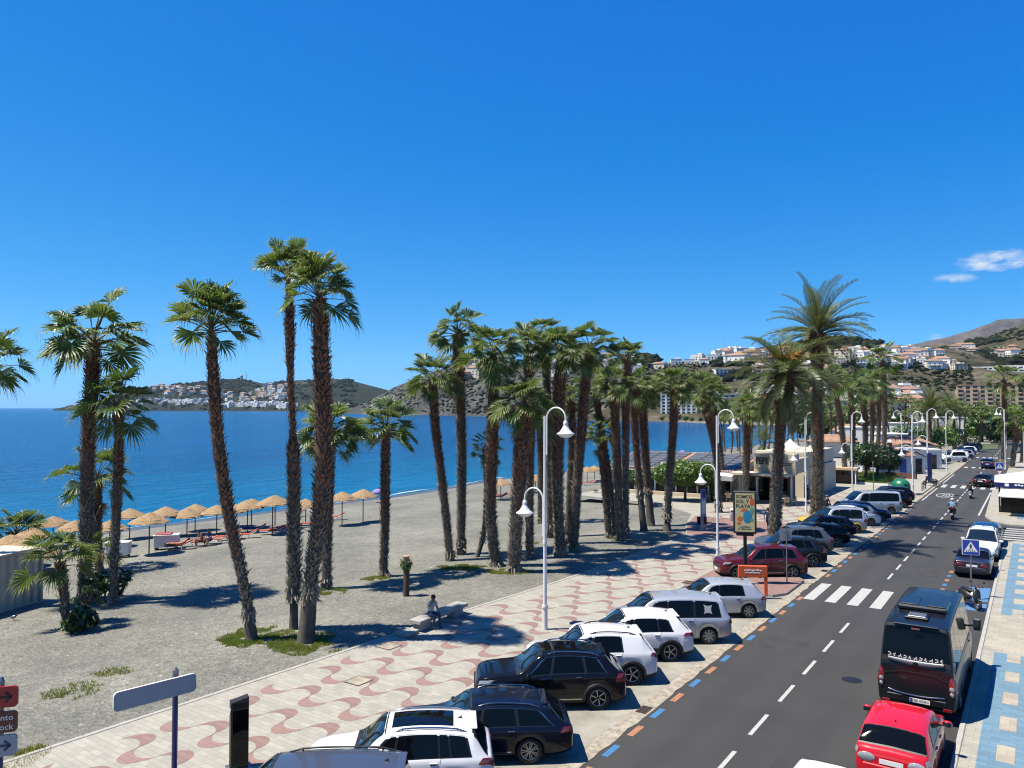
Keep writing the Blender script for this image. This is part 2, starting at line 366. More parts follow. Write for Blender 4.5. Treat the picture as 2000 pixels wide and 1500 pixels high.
mb = MB()
vs_ = [-300, -120, -40] + list(range(0, 360, 12)) + [370, 390, 410, 430, 450, 470, 490, 505, 520, 531, 550, 580, 612, 650, 700, 780, 953, 1200, 1400, 2200, 4000, 9000]
def trow(v):
    c = coast(v); inn = -26
    us = [c - 60, c - 16, c - 3, c, c + 2.2] + [lerp(c + 2.2, inn, k / 5) for k in range(1, 6)] + [-24, -21, -19.5, -18.8, -12, -1, 6, 40, 200, 1200, 8000]
    r = []
    for u in us:
        if u < c: z = SEA + (u - c) * .10
        elif u <= -26: z = lerp(SEA, .06, (u - c) / (-26 - c))
        else: z = .06 if u < -19 else -.06
        r.append((u, v, z))
    return r
rows = [trow(v) for v in vs_]; nc = len(rows[0])
vsl = [p for r in rows for p in r]
for j in range(len(rows) - 1):
    for i in range(nc - 1):
        pass
for mat_, rng in ((M['wet'], range(0, 4)), (M['gravel'], range(4, 13)), (M['earth'], range(13, nc - 1))):
    mb.add(vsl, [(j * nc + i, j * nc + i + 1, (j + 1) * nc + i + 1, (j + 1) * nc + i) for j in range(len(rows) - 1) for i in rng], mat_)
struct('beach_ground', mb)
mb = MB(); mb.add([(-45000, -20000, SEA), (9000, -20000, SEA), (9000, 45000, SEA), (-45000, 45000, SEA)], [(0, 1, 2, 3)], M['water']); struct('sea', mb)
# thin broken wash of foam at the water's edge
mb = MB(); rf = random.Random(3)
v = 20
while v < 330:
    ln = rf.uniform(3, 14); w = rf.uniform(.15, .8) * (1.6 if 105 < v < 135 else .7)
    k = 8; a = [(coast(v + ln * i / k) - .3 - rf.uniform(.0, .3), v + ln * i / k, SEA + .012) for i in range(k + 1)]
    b_ = [(p[0] - w * math.sin(math.pi * i / k) - .05, p[1], SEA + .012) for i, p in enumerate(a)]
    mb.add(a + b_, [(i, i + 1, k + 2 + i, k + 1 + i) for i in range(k)], M['foam']); v += ln + rf.uniform(0, 6)
struct('sea_foam', mb, 'stuff')

# ---- road
def asphalt():
    m, t, b = newmat('asphalt'); L = t.links.new
    tcn = N(t, 'ShaderNodeTexCoord'); src = tcn.outputs['Object']
    mp_ = N(t, 'ShaderNodeMapping'); mp_.inputs['Scale'].default_value = (1, .12, 1); L(src, mp_.inputs[0])
    a = N(t, 'ShaderNodeTexNoise', i_Scale=.9, i_Detail=5); f_ = N(t, 'ShaderNodeTexNoise', i_Scale=38, i_Detail=3, i_Roughness=.8); c = N(t, 'ShaderNodeTexNoise', i_Scale=.35, i_Detail=5)
    L(mp_.outputs[0], a.inputs['Vector']); L(src, f_.inputs['Vector']); L(src, c.inputs['Vector'])
    r = N(t, 'ShaderNodeValToRGB'); r.color_ramp.elements[0].color = (0.0175, 0.0173, 0.0170, 1); r.color_ramp.elements[1].color = (0.0285, 0.028, 0.0272, 1); r.color_ramp.elements[0].position = .3; r.color_ramp.elements[1].position = .72
    s = N(t, 'ShaderNodeMath', operation='ADD'); L(a.outputs['Fac'], s.inputs[0]); L(c.outputs['Fac'], s.inputs[1]); h = N(t, 'ShaderNodeMath', operation='MULTIPLY'); L(s.outputs[0], h.inputs[0]); h.inputs[1].default_value = .5; sx = N(t, 'ShaderNodeSeparateXYZ'); L(src, sx.inputs[0]); wvt = N(t, 'ShaderNodeMath', operation='SINE'); wm_ = N(t, 'ShaderNodeMath', operation='MULTIPLY'); L(sx.outputs[0], wm_.inputs[0]); wm_.inputs[1].default_value = 3.9; L(wm_.outputs[0], wvt.inputs[0]); wa = N(t, 'ShaderNodeMath', operation='MULTIPLY_ADD'); L(wvt.outputs[0], wa.inputs[0]); wa.inputs[1].default_value = .05; L(h.outputs[0], wa.inputs[2]); L(wa.outputs[0], r.inputs[0])
    mr = N(t, 'ShaderNodeMapRange'); mr.inputs['To Min'].default_value = .7; mr.inputs['To Max'].default_value = 1.3; L(f_.outputs['Fac'], mr.inputs[0])
    mxx = N(t, 'ShaderNodeMix', data_type='RGBA', blend_type='MULTIPLY'); mxx.inputs['Factor'].default_value = 1; L(r.outputs[0], mxx.inputs['A']); L(mr.outputs[0], mxx.inputs['B']); L(mxx.outputs['Result'], b.inputs['Base Color'])
    b.inputs['Roughness'].default_value = .85
    bp = N(t, 'ShaderNodeBump', i_Strength=.4, i_Distance=.01); L(f_.outputs['Fac'], bp.inputs['Height']); L(bp.outputs[0], b.inputs['Normal'])
    return m
M['asphalt'] = asphalt()
def linemat(name, col, wear=.45):
    m, t, b = newmat(name); L = t.links.new; tcn = N(t, 'ShaderNodeTexCoord'); a = N(t, 'ShaderNodeTexNoise', i_Scale=7, i_Detail=7, i_Roughness=.75); L(tcn.outputs['Object'], a.inputs['Vector'])
    r = N(t, 'ShaderNodeValToRGB'); r.color_ramp.elements[0].position = wear - .12; r.color_ramp.elements[1].position = wear + .12
    r.color_ramp.elements[0].color = c4([lerp(c, .08, .55) for c in col]); r.color_ramp.elements[1].color = c4(col); L(a.outputs['Fac'], r.inputs[0]); L(r.outputs[0], b.inputs['Base Color']); b.inputs['Roughness'].default_value = .7; return m
M['line'] = linemat('road_line_white', (.60, .60, .57), .4); M['line_cream'] = linemat('road_line_cream', (.62, .56, .40), .4)
M['line_blue'] = linemat('road_line_blue', (.05, .22, .48), .4); M['line_orange'] = linemat('road_line_orange', (.55, .24, .11), .45)
M['pale_blue'] = linemat('bay_blue', (.10, .25, .48), .3)
mb = MB(); mb.add([(-10.0, -40, 0), (-1.9, -40, 0), (-1.9, 62, 0), (20, 62, 0), (20, 73, 0), (-1.9, 73, 0), (-1.9, 105, 0), (25, 105, 0), (25, 118, 0), (-1.9, 118, 0), (-1.9, 420, 0), (-10.0, 420, 0)],
    [(0, 1, 2, 5, 6, 9, 10, 11), (2, 3, 4, 5), (6, 7, 8, 9)], M['asphalt']); road = struct('road', mb)
# lane markings, each a painted piece of the road
def pmark(name, x0, x1, y0, y1, m, z=.004, sk=0):
    mb = MB(); mb.add([(x0, y0, z), (x1, y0, z), (x1, y1, z), (x0, y1, z)], [(0, 1, 2, 3)], m); return part(name, mb, road)
me_ = None
for i in range(62):
    v0 = -2 + i * 3.03
    v0 = 10.0 + i * 3.02
    if 37.0 < v0 < 43.5 or v0 > 101.2: continue
    c = lerp(-6.95, -6.65, (v0 - 19) / 80)
    if me_ is None:
        mb = MB(); mb.add([(-.06, 0, .004), (.06, 0, .004), (.06, 1.75, .004), (-.06, 1.75, .004)], [(0, 1, 2, 3)], M['line']); me_ = mb.mesh('lane_dash')
    link('lane_dash', me_, road, (c, v0, 0))
for k, v0 in enumerate([112 + 8 * i for i in range(14)]): link('lane_dash', me_, road, (-6.7, v0, 0), None, (1.2, 2.0, 1))
for i in range(6):                                   # near crossing: the right-hand bars are cream coloured
    x0 = -9.62 + i * 1.0
    pmark('zebra_stripe', x0, x0 + .50, 39.2, 43.2, M['line'] if i < 5 else M['line_cream'])
pmark('zebra_stripe', -3.62, -3.3, 39.6, 43.4, M['line_cream'])
for i in range(7): pmark('zebra_stripe', -9.5 + i * 1.0, -9.0 + i * 1.0, 103.2, 107.0, M['line'])
for i in range(7): pmark('zebra_stripe', -9.5 + i * 1.0, -9.0 + i * 1.0, 168, 171, M['line'])
for i in range(7): pmark('zebra_stripe', -9.5 + i * 1.0, -9.0 + i * 1.0, 139, 141.5, M['line'])
for i in range(6): pmark('zebra_stripe', -2.1, 5, 64.9 + i * 1.15, 65.4 + i * 1.15, M['line'])
# parking dashes in blue and orange beside the bays
for i in range(46):
    v0 = 15.2 + i * 1.555
    if 38.9 < v0 < 43.3 or v0 > 80: continue
    pmark('parking_dash', -9.85, -9.66, v0 + .2, v0 + 1.0, M['line_blue'] if i % 2 == 0 else M['line_orange'], .0045)
for i in range(6):
    v0 = 43.6 + i * 1.3; pmark('parking_dash', -4.25, -4.05, v0, v0 + .6, M['line_blue'] if i % 2 == 0 else M['line_orange'], .0045)
pmark('blue_bay_paint', -3.05, -2.08, 41.4, 43.0, M['pale_blue'], .006); pmark('blue_bay_paint', -3.05, -2.08, 43.5, 46.9, M['pale_blue'], .006)
pmark('edge_line', -9.75, -9.60, 87.5, 102, M['line']); pmark('edge_line', -9.75, -9.60, 108.5, 124, M['line']); pmark('edge_line', -4.35, -4.2, 78, 100, M['line'])
# the 30 roundel painted on the left lane
mb = MB()
def ring(cx, cy, rx, ry, w, z, m, n=36):
    vs = []
    for k in range(n):
        a = 2 * math.pi * k / n; vs += [(cx + rx * math.cos(a), cy + ry * math.sin(a), z), (cx + (rx - w) * math.cos(a), cy + (ry - w * 2.2) * math.sin(a), z)]
    mb.add(vs, [(2 * k, (2 * k + 2) % (2 * n), (2 * k + 3) % (2 * n), 2 * k + 1) for k in range(n)], m)
ring(-8.2, 94.0, .85, 2.3, .13, .005, M['line'])
for (x0, x1, y0, y1) in ((-8.6, -8.28, 95, 95.4), (-8.6, -8.28, 93.8, 94.2), (-8.6, -8.28, 92.6, 93.0), (-8.36, -8.26, 92.7, 95.3), (-8.14, -8.04, 92.7, 95.3), (-7.86, -7.76, 92.7, 95.3), (-8.14, -7.78, 95, 95.4), (-8.14, -7.78, 92.6, 93)):
    mb.add([(x0, y0, .0055), (x1, y0, .0055), (x1, y1, .0055), (x0, y1, .0055)], [(0, 1, 2, 3)], M['line'])
part('speed_marking', mb, road)
M['patch'] = pm('asphalt_repair', (.045, .045, .046), .9, var=.3, scale=1.5, bump=.4, bscale=40); M['tar'] = pm('tar_seam', (.018, .018, .019), .6)
rr = random.Random(12)
for (x0, x1, y0, y1) in ((-9.4, -7.6, 30.0, 32.2), (-6.2, -4.6, 46.5, 52.0), (-8.8, -8.1, 55, 66), (-9.9, -2.4, 77.6, 78.3), (-5.9, -4.4, 19.5, 21.0)):
    mb = MB(); n = 8; pl = [(lerp(x0, x1, i / n), y0 + rr.uniform(-.06, .06)) for i in range(n + 1)] + [(lerp(x1, x0, i / n), y1 + rr.uniform(-.06, .06)) for i in range(n + 1)]
    mb.add([(p[0], p[1], .002) for p in pl], [tuple(range(len(pl)))], M['patch']); part('asphalt_patch', mb, road)
for (x, y, dx, dy, n) in ((-5.2, 34, .25, .9, 8), (-9.0, 47, .9, .2, 7), (-4.6, 60, -.1, 1, 14), (-7.8, 68, .8, .35, 6)):
    mb = MB(); pts = []
    for k in range(n + 1): pts.append((x, y)); x += dx * .6 + rr.uniform(-.16, .16); y += dy * .6 + rr.uniform(-.12, .12)
    vs = []
    for p in pts: vs += [(p[0] - .006 - .006 * rr.random(), p[1], .003), (p[0] + .006 + .006 * rr.random(), p[1] + .02, .003)]
    mb.add(vs, [(2 * k, 2 * k + 1, 2 * k + 3, 2 * k + 2) for k in range(n)], M['tar']); part('crack', mb, road)
mb = MB(); mb.lathe([(0, .008), (.30, .008), (.33, .002)], M['black'], 20, (-5.4, 28.5, 0)); part('manhole_cover', mb, road)
# drain grates
M['rust'] = pm('rusty_iron', (.10, .06, .04), .8, var=.3, scale=12)
for (x, y) in ((-10.2, 22.0), (-10.2, 46.5)):
    mb = MB(); mb.box((x, y, .012), (.34, .6, .02), M['rust'])
    for k in range(6): mb.box((x, y - .24 + k * .095, .026), (.30, .035, .012), M['dark'])
    part('drain_grate', mb, road)
for (x, y) in ((-8.1, 114), (-5.6, 119)):
    mb = MB(); mb.lathe([(0, .008), (.34, .008), (.36, .002)], M['black'], 20, (x, y, 0)); part('manhole_cover', mb, road)
# ---- parking bay strip: pale concrete with a gutter of broken stone
M['bay'] = pm('bay_concrete', (.37, .35, .295), .9, var=.28, scale=.8, bump=.5, bscale=14)
M['gutter'] = pm('gutter_stone', (.42, .37, .29), .9, var=.4, scale=4, bump=.9, bscale=12)
mb = MB()
for (v0, v1) in ((-20, 95), (124, 260)):
    mb.add([(-15.5, v0, .004), (-10.45, v0, .004), (-10.45, v1, .004), (-15.5, v1, .004)], [(0, 1, 2, 3)], M['bay'])
bay = struct('parking_bay', mb)
mb = MB(); rg = random.Random(5); k = 0
prev = None; vv = -20.0; pts = []
while vv < 260: pts.append((vv, rg.uniform(-.05, .05), rg.uniform(.004, .02))); vv += .45
for (a, b_) in zip(pts, pts[1:]):
    mb.add([(-10.46, a[0], .008), (-10.25, a[0], a[2] + .004), (-9.98 + a[1], a[0], a[2] * .4 + .003), (-10.46, b_[0], .008), (-10.25, b_[0], b_[2] + .004), (-9.98 + b_[1], b_[0], b_[2] * .4 + .003)], [(0, 1, 4, 3), (1, 2, 5, 4)], M['gutter'], True)
part('gutter', mb, bay)

# ---- promenade: cream paving with pink crescents laid in waves
def tilemat(name, c, bx=.2, by=.1, joint=.72, coord='Object', var=.10):
    m, t, b = newmat(name); L = t.links.new; tcn = N(t, 'ShaderNodeTexCoord')
    br = N(t, 'ShaderNodeTexBrick', i_Scale=1.0); br.inputs['Brick Width'].default_value = bx; br.inputs['Row Height'].default_value = by; br.inputs['Mortar Size'].default_value = .006; br.inputs['Mortar Smooth'].default_value = .3
    br.inputs['Color1'].default_value = c4([x * (1 - var) for x in c]); br.inputs['Color2'].default_value = c4([x * (1 + var) for x in c]); br.inputs['Mortar'].default_value = c4([x * joint for x in c]); L(tcn.outputs[coord], br.inputs['Vector'])
    nzz = N(t, 'ShaderNodeTexNoise', i_Scale=.9, i_Detail=7, i_Roughness=.65); L(tcn.outputs[coord], nzz.inputs['Vector'])
    mr = N(t, 'ShaderNodeMapRange'); mr.inputs['To Min'].default_value = .74; mr.inputs['To Max'].default_value = 1.22; L(nzz.outputs['Fac'], mr.inputs[0])
    mxx = N(t, 'ShaderNodeMix', data_type='RGBA', blend_type='MULTIPLY'); mxx.inputs['Factor'].default_value = 1; L(br.outputs['Color'], mxx.inputs['A']); L(mr.outputs[0], mxx.inputs['B']); L(mxx.outputs['Result'], b.inputs['Base Color'])
    b.inputs['Roughness'].default_value = .75
    bp = N(t, 'ShaderNodeBump', i_Strength=.5, i_Distance=.01, invert=True); L(br.outputs['Fac'], bp.inputs['Height']); L(bp.outputs[0], b.inputs['Normal']); return m
M['pave_cream'] = tilemat('paving_cream', (.47, .445, .375), .40, .20, .70)
M['pave_pink'] = tilemat('paving_pink', (.35, .215, .185), .40, .20, .72)
M['pave_red'] = tilemat('paving_red', (.36, .215, .185), .2, .1, .75)
M['pave_blue'] = tilemat('paving_blue', (.17, .31, .42), .4, .2, .8)
M['kerb'] = pm('kerb_stone', (.50, .48, .43), .85, var=.15, scale=1.5, bump=.3)
PZ = .12
PE = [(-22.7, -10), (-22.4, 9), (-21.95, 18.4), (-21.7, 27.6), (-21.2, 35), (-21.1, 41.6), (-21.15, 53)]
def pedge(v): return interp([(b, a) for a, b in PE], v)
poly = [(-15.35, -10), (-15.35, 150)] + [(-46, 150), (-46, 96), (-41, 96), (-41, 71), (-30, 69), (-25, 64), (-23.2, 58)] + [(p[0], p[1]) for p in reversed(PE)]
mb = MB(); mb.prism(poly, -.15, PZ, M['kerb'], M['pave_cream']); prom = struct('promenade', mb)
for pl in ([(-15.36, 37.9), (-10.9, 38.6), (-10.45, 39.4), (-10.45, 42.9), (-10.9, 43.6), (-15.36, 44.6)],):
    mb = MB(); mb.prism(pl, -.1, PZ, M['kerb'], M['pave_red']); part('kerb_island', mb, prom)
mb = MB(); mb.prism([(-15.36, 92.0), (-11, 92.6), (-10.3, 94), (-10.3, 126), (-15.36, 128)], -.1, PZ + .001, M['kerb'], M['pave_cream']); part('pavement_tip', mb, prom)
mb = MB(); mb.add([(p[0], p[1], PZ + .004) for p in [(-15.6, 53.5), (-15.6, 63), (-24.3, 63), (-23.1, 58), (-21.3, 53.5)]], [(0, 1, 2, 3, 4)], M['pave_red']); part('red_paving', mb, prom)
# raised border stones, one by one near the camera
bs = MB(); bs.box((0, 0, 0), (.16, .985, .2), M['kerb'], bev=.015); bsm = bs.mesh('border_stone')
for v in range(2, 53):
    a, b_ = pedge(v), pedge(v + 1); link('border_stone', bsm, prom, ((a + b_) / 2 + .0, v + .5, .045), -math.atan2(b_ - a, 1))
for v in range(8, 92):
    if 37 < v < 45: continue
    link('border_stone', bsm, prom, (-15.30, v + .5, .045))
# crescents
def crescent(sg):
    n = 14; outer = []; inner = []
    for i in range(n + 1):
        th = math.pi * i / n; s = math.sin(th)
        ox = -.5 * math.cos(th) * (1 + .10 * s); ox = -.462 * math.cos(th) - .04 * s; outer.append((max(ox, -.462), -.74 * s ** .85))
        inner.append((-.462 * math.cos(th) * (1 - .1 * s) + .05 * s, .05 - .34 * s))
    mb = MB(); vs = [(sg * x, sg * y, 0) for x, y in outer] + [(sg * x, sg * y, 0) for x, y in inner]
    fs = []
    for i in range(n): fs.append((i, i + 1, n + 2 + i, n + 1 + i))
    mb.add(vs, fs, M['pave_pink_local']); return mb
M['pave_pink_local'] = M['pave_pink']
cm = [crescent(1), crescent(-1)]; cme = [c.mesh('pink_crescent') for c in cm]
far = MB(); cnt = 0; spots = []
for r in range(-6, 60):
    v = 14.93 + r * 1.735
    if 53.0 < v < 63.4 or v > 92: continue
    ph = -18.52 + (0 if r % 2 == 0 else .92)
    for k in range(-16, 6):
        u = ph + k * .92 + .46
        lim = pedge(v) + .75 if v < 58 else (-24 if v < 75 else -19.2)
        if u < lim or u > -15.95: continue
        odd = k % 2 == 0
        spots.append((v, u, 0 if odd else 1))
spots.sort()
for (v, u, i) in spots:
    if v < 8.0: continue
    cnt += 1
    if cnt <= 300: link('pink_crescent', cme[i], prom, (u, v, PZ + .004))
    else: far.add([(p[0] + u, p[1] + v, PZ + .004) for p in cm[i].v], cm[i].f, M['pave_pink'])
part('crescent_pattern', far, prom, stuff=True)
# ---- right-hand pavement with the blue ladder pattern
mb = MB(); mb.prism([(-1.84, -20), (7, -20), (7, 63.8), (-1.2, 63.8), (-1.84, 63.2)], -.15, PZ, M['kerb'], M['pave_cream'])
mb.prism([(-1.7, 72.6), (7, 72.6), (7, 104.5), (-3.6, 104.5), (-4.2, 102), (-3.75, 77), (-3.1, 74)], -.15, PZ, M['kerb'], M['pave_cream'])
mb.prism([(-3.2, 118), (25, 118), (25, 420), (-3.6, 420), (-3.6, 120)], -.15, PZ, M['kerb'], M['pave_cream'])
mb.prism([(7, -20), (22, -20), (22, 62), (7, 62)], -.15, PZ + .004, M['kerb'], M['pave_cream'])
pav = struct('pavement', mb)
ks = MB(); ks.box((0, 0, 0), (.15, .99, .25), M['kerb'], bev=.02); ksm = ks.mesh('kerb_stone')
for v in range(4, 63): link('kerb_stone', ksm, pav, (-1.925, v + .5, .01))
def slab(n, x0, x1, y0, y1, m, z=PZ + .004):
    mb = MB(); mb.box(((x0 + x1) / 2, (y0 + y1) / 2, z - .01), (x1 - x0 - .008, y1 - y0 - .008, .026), m); return part(n, mb, pav)
def ladder(v0, v1, ph):
    v = v0
    while v < v1 - .05:
        w = min(1.2, v1 - v); slab('blue_tile', -1.46, -1.04, v, v + w, M['pave_blue']); slab('blue_tile', -.62, -.2, v, v + w, M['pave_blue']); v += w
    v = ph
    while v < v1:
        if v > v0: slab('blue_tile', -1.04, -.62, v, min(v + 1.16, v1), M['pave_blue'])
        if v + 1.17 > v0 and v + 1.17 < v1: slab('cream_tile', -1.04, -.62, v + 1.17, min(v + 2.35, v1), M['pave_cream2'])
        v += 2.36
M['pave_cream2'] = tilemat('tile_cream', (.50, .45, .355), .4, .4, .85)
ladder(8, 34.4, 22.73 - 2.36 * 6); ladder(40.9, 62.6, 42.2)
ladder(76.5, 79.2, 77)
for v in range(8): slab('tactile_tile', -1.8 + .0, -.2, 34.8 + v * .72, 35.5 + v * .72, M['pave_cream2'], PZ + .001)

# loose stones and pebbles lying proud of the gravel near the camera
mb = MB(); rr = random.Random(40); mst = [pm('pebble_pale', (.42, .41, .38), .9, var=.3, scale=2), pm('pebble_grey', (.22, .22, .22), .9, var=.3, scale=2), pm('pebble_tan', (.33, .28, .21), .9, var=.3, scale=2)]
for k in range(9000):
    v = rr.uniform(4, 46) ** 1.0; u = rr.uniform(-62, pedge(v) - .2)
    if u < -22 - v * 1.1: continue
    s = rr.uniform(.02, .055) * (1 if rr.random() < .96 else 2); z = zbeach(u); a = rr.random() * 6.28; c_, s_ = math.cos(a) * s, math.sin(a) * s; e_ = rr.uniform(.5, .9)
    mb.add([(u + c_, v + s_, z), (u - s_ * e_, v + c_ * e_, z), (u - c_, v - s_, z), (u + s_ * e_, v - c_ * e_, z), (u + rr.uniform(-.2, .2) * s, v + rr.uniform(-.2, .2) * s, z + s * rr.uniform(.4, .8))], [(0, 1, 4), (1, 2, 4), (2, 3, 4), (3, 0, 4)], mst[rr.randrange(3)], True)
struct('pebbles', mb, 'stuff')
for (px, py, k) in ((1348, 1138, 1), (700, 1330, 0), (760, 1262, 0)):
    p = G(px, py, PZ); mb = MB(); mb.box((p.x, p.y, PZ + .006), (.75, .75, .012), M['rust'], .0); mb.box((p.x, p.y, PZ + .014), (.66, .66, .008), M['gutter'] if not k else M['rust']); part('inspection_cover', mb, prom)

# ================================================================== FAR SHORE: HILLS, HOUSES, HOTELS
def hillmat(name, scrub, soil, rock, s=.012, bias=.5):
    m, t, b = newmat(name); L = t.links.new; g = N(t, 'ShaderNodeNewGeometry')
    n1 = N(t, 'ShaderNodeTexNoise', i_Scale=s, i_Detail=9, i_Roughness=.68); n2 = N(t, 'ShaderNodeTexNoise', i_Scale=s * 9, i_Detail=6, i_Roughness=.7)
    L(g.outputs['Position'], n1.inputs['Vector']); L(g.outputs['Position'], n2.inputs['Vector'])
    r1 = N(t, 'ShaderNodeValToRGB'); e = r1.color_ramp.elements; e[0].position = bias - .12; e[0].color = c4(scrub); e[1].position = bias + .16; e[1].color = c4(rock)
    k = r1.color_ramp.elements.new(bias + .03); k.color = c4(soil); L(n1.outputs['Fac'], r1.inputs[0])
    r2 = N(t, 'ShaderNodeMapRange'); r2.inputs['From Min'].default_value = .3; r2.inputs['From Max'].default_value = .7; r2.inputs['To Min'].default_value = .45; r2.inputs['To Max'].default_value = 1.35; L(n2.outputs['Fac'], r2.inputs[0])
    mxx = N(t, 'ShaderNodeMix', data_type='RGBA', blend_type='MULTIPLY'); mxx.inputs['Factor'].default_value = 1; L(r1.outputs[0], mxx.inputs['A']); L(r2.outputs[0], mxx.inputs['B']); L(mxx.outputs['Result'], b.inputs['Base Color'])
    b.inputs['Roughness'].default_value = 1; b.inputs['Specular IOR Level'].default_value = .1
    bp = N(t, 'ShaderNodeBump', i_Strength=1, i_Distance=4); L(n2.outputs['Fac'], bp.inputs['Height']); L(bp.outputs[0], b.inputs['Normal'])
    return m
M['hillA'] = hillmat('headland_scrub', (.020, .032, .022), (.045, .05, .032), (.13, .11, .085), .006, .56)
M['hillB'] = hillmat('grey_hillside', (.050, .060, .058), (.105, .110, .108), (.155, .152, .145), .011, .44)  # cooled greys, so the colour itself carries some distance haze
M['hillC'] = hillmat('town_hillside', (.045, .052, .028), (.12, .108, .07), (.21, .18, .13), .012, .45)
M['hillD'] = hillmat('terraced_hillside', (.038, .046, .022), (.12, .105, .062), (.22, .18, .12), .009, .47)
M['hillE'] = hillmat('far_mountain_rock', (.075, .078, .09), (.115, .112, .12), (.17, .145, .14), .0024, .42)
M['scrub'] = pm('scrub_green', (.022, .032, .014), 1, var=.5, scale=.02, spec=.1)
BV = {}
rh = random.Random(11)
def hill(name, key, cols, mat_, rows=34, amp=.10, step=9, zb=-3.0, back=.5):
    px0, px1 = cols[0][0], cols[-1][0]; n = int((px1 - px0) / step)
    def col(px):
        return [interp([(c[0], c[j]) for c in cols], px) for j in (1, 2, 3)]
    vs = []
    for i in range(n + 1):
        px = lerp(px0, px1, i / n); ry, d0, d1 = col(px)
        rp = PT(px, ry, d1)
        rp.z += noise.noise(Vector((px * .045, 3.1, 0))) * (d1 * 2.2 / F) + noise.noise(Vector((px * .16, 7.1, 0))) * (d1 * 1.2 / F)
        bp_ = PT(px, 797, d0); bp_.z = zb
        for j in range(rows + 1):
            s = j / rows * (1 + back)
            p = bp_.lerp(rp, min(s, 1)) if s <= 1 else rp + (rp - bp_) * (s - 1)
            q = Vector((p.x * .006, p.y * .006, 1.7))
            if s <= 1:
                z = zb + (rp.z - zb) * (s ** .85)
                h = (rp.z - zb) * amp * 4 * s * (1 - s) * (noise.noise(q) + .6 * noise.noise(q * 2.7) + .4 * noise.noise(q * 6.1))
                p = Vector((p.x, p.y, z + h))
            else:
                p = Vector((p.x, p.y, rp.z - (rp.z - zb) * 1.6 * (s - 1)))
            vs.append(p)
    R1 = rows + 1
    fs = [(i * R1 + j, (i + 1) * R1 + j, (i + 1) * R1 + j + 1, i * R1 + j + 1) for i in range(n) for j in range(rows)]
    mb = MB(); mb.add(vs, fs, mat_, True); o = struct(name, mb)
    BV[key] = BVHTree.FromPolygons([tuple(v) for v in vs], fs); return o
hill('mountain', 'E', [(1700, 690, 3900, 4500), (1790, 671, 3900, 4500), (1840, 661, 3900, 4500), (1885, 649, 3900, 4500), (1920, 636, 3900, 4500), (1952, 624, 3900, 4600), (2000, 622, 3900, 4600), (2080, 630, 3900, 4600), (2300, 660, 3900, 4600)], M['hillE'], 30, .05, 7)
hill('headland', 'A', [(104, 800, 3300, 3500), (116, 796, 3290, 3500), (140, 791, 3280, 3500), (165, 792, 3260, 3500), (180, 795, 3240, 3500), (195, 786, 3200, 3550), (215, 776, 3150, 3600), (240, 765, 3100, 3650), (300, 756, 3050, 3700), (360, 749, 3000, 3700), (400, 745, 2980, 3700), (425, 741, 2950, 3700), (475, 739, 2900, 3700), (505, 748, 2850, 3650), (530, 749, 2800, 3600), (560, 744, 2700, 3600), (600, 742, 2500, 3500), (640, 740, 2300, 3400), (680, 741, 2200, 3300), (720, 752, 2100, 3200), (790, 770, 2000, 3000), (900, 790, 1900, 2800)], M['hillA'], 30, .10, 6)
hill('grey_hill', 'B', [(640, 808, 1600, 1680), (690, 796, 1500, 1650), (740, 772, 1400, 1650), (790, 746, 1300, 1600), (830, 733, 1240, 1600), (870, 716, 1150, 1550), (905, 703, 1080, 1500), (960, 701, 1000, 1450), (1010, 709, 930, 1400), (1060, 713, 860, 1350), (1110, 703, 800, 1300), (1160, 700, 760, 1250), (1210, 698, 720, 1250), (1245, 690, 700, 1250), (1262, 690, 690, 1250), (1290, 706, 680, 1200), (1330, 720, 670, 1150), (1400, 740, 660, 1100)], M['hillB'], 40, .16, 7)
hill('town_hill', 'C', [(1130, 822, 660, 690), (1180, 790, 660, 800), (1230, 755, 640, 900), (1280, 722, 640, 1000), (1310, 708, 640, 1040), (1350, 704, 630, 1060), (1400, 695, 620, 1080), (1440, 685, 610, 1100), (1490, 676, 600, 1120), (1540, 668, 600, 1150), (1600, 660, 600, 1180), (1640, 655, 600, 1200), (1680, 660, 600, 1200), (1720, 668, 600, 1200), (1780, 676, 600, 1250), (1850, 680, 600, 1300), (1950, 690, 600, 1300), (2200, 700, 600, 1300)], M['hillC'], 46, .10, 7, -3)
hill('terraced_hill', 'D', [(1720, 700, 1000, 1500), (1780, 680, 950, 1550), (1830, 671, 900, 1550), (1870, 669, 860, 1550), (1905, 664, 830, 1550), (1930, 656, 800, 1550), (1965, 644, 780, 1550), (2000, 631, 760, 1550), (2060, 612, 740, 1550), (2200, 600, 700, 1500)], M['hillD'], 46, .10, 6, 1.5)
def hit(key, px, py):
    r = ray(px, py); h = BV[key].ray_cast(CAM, r.normalized())
    return h[0]
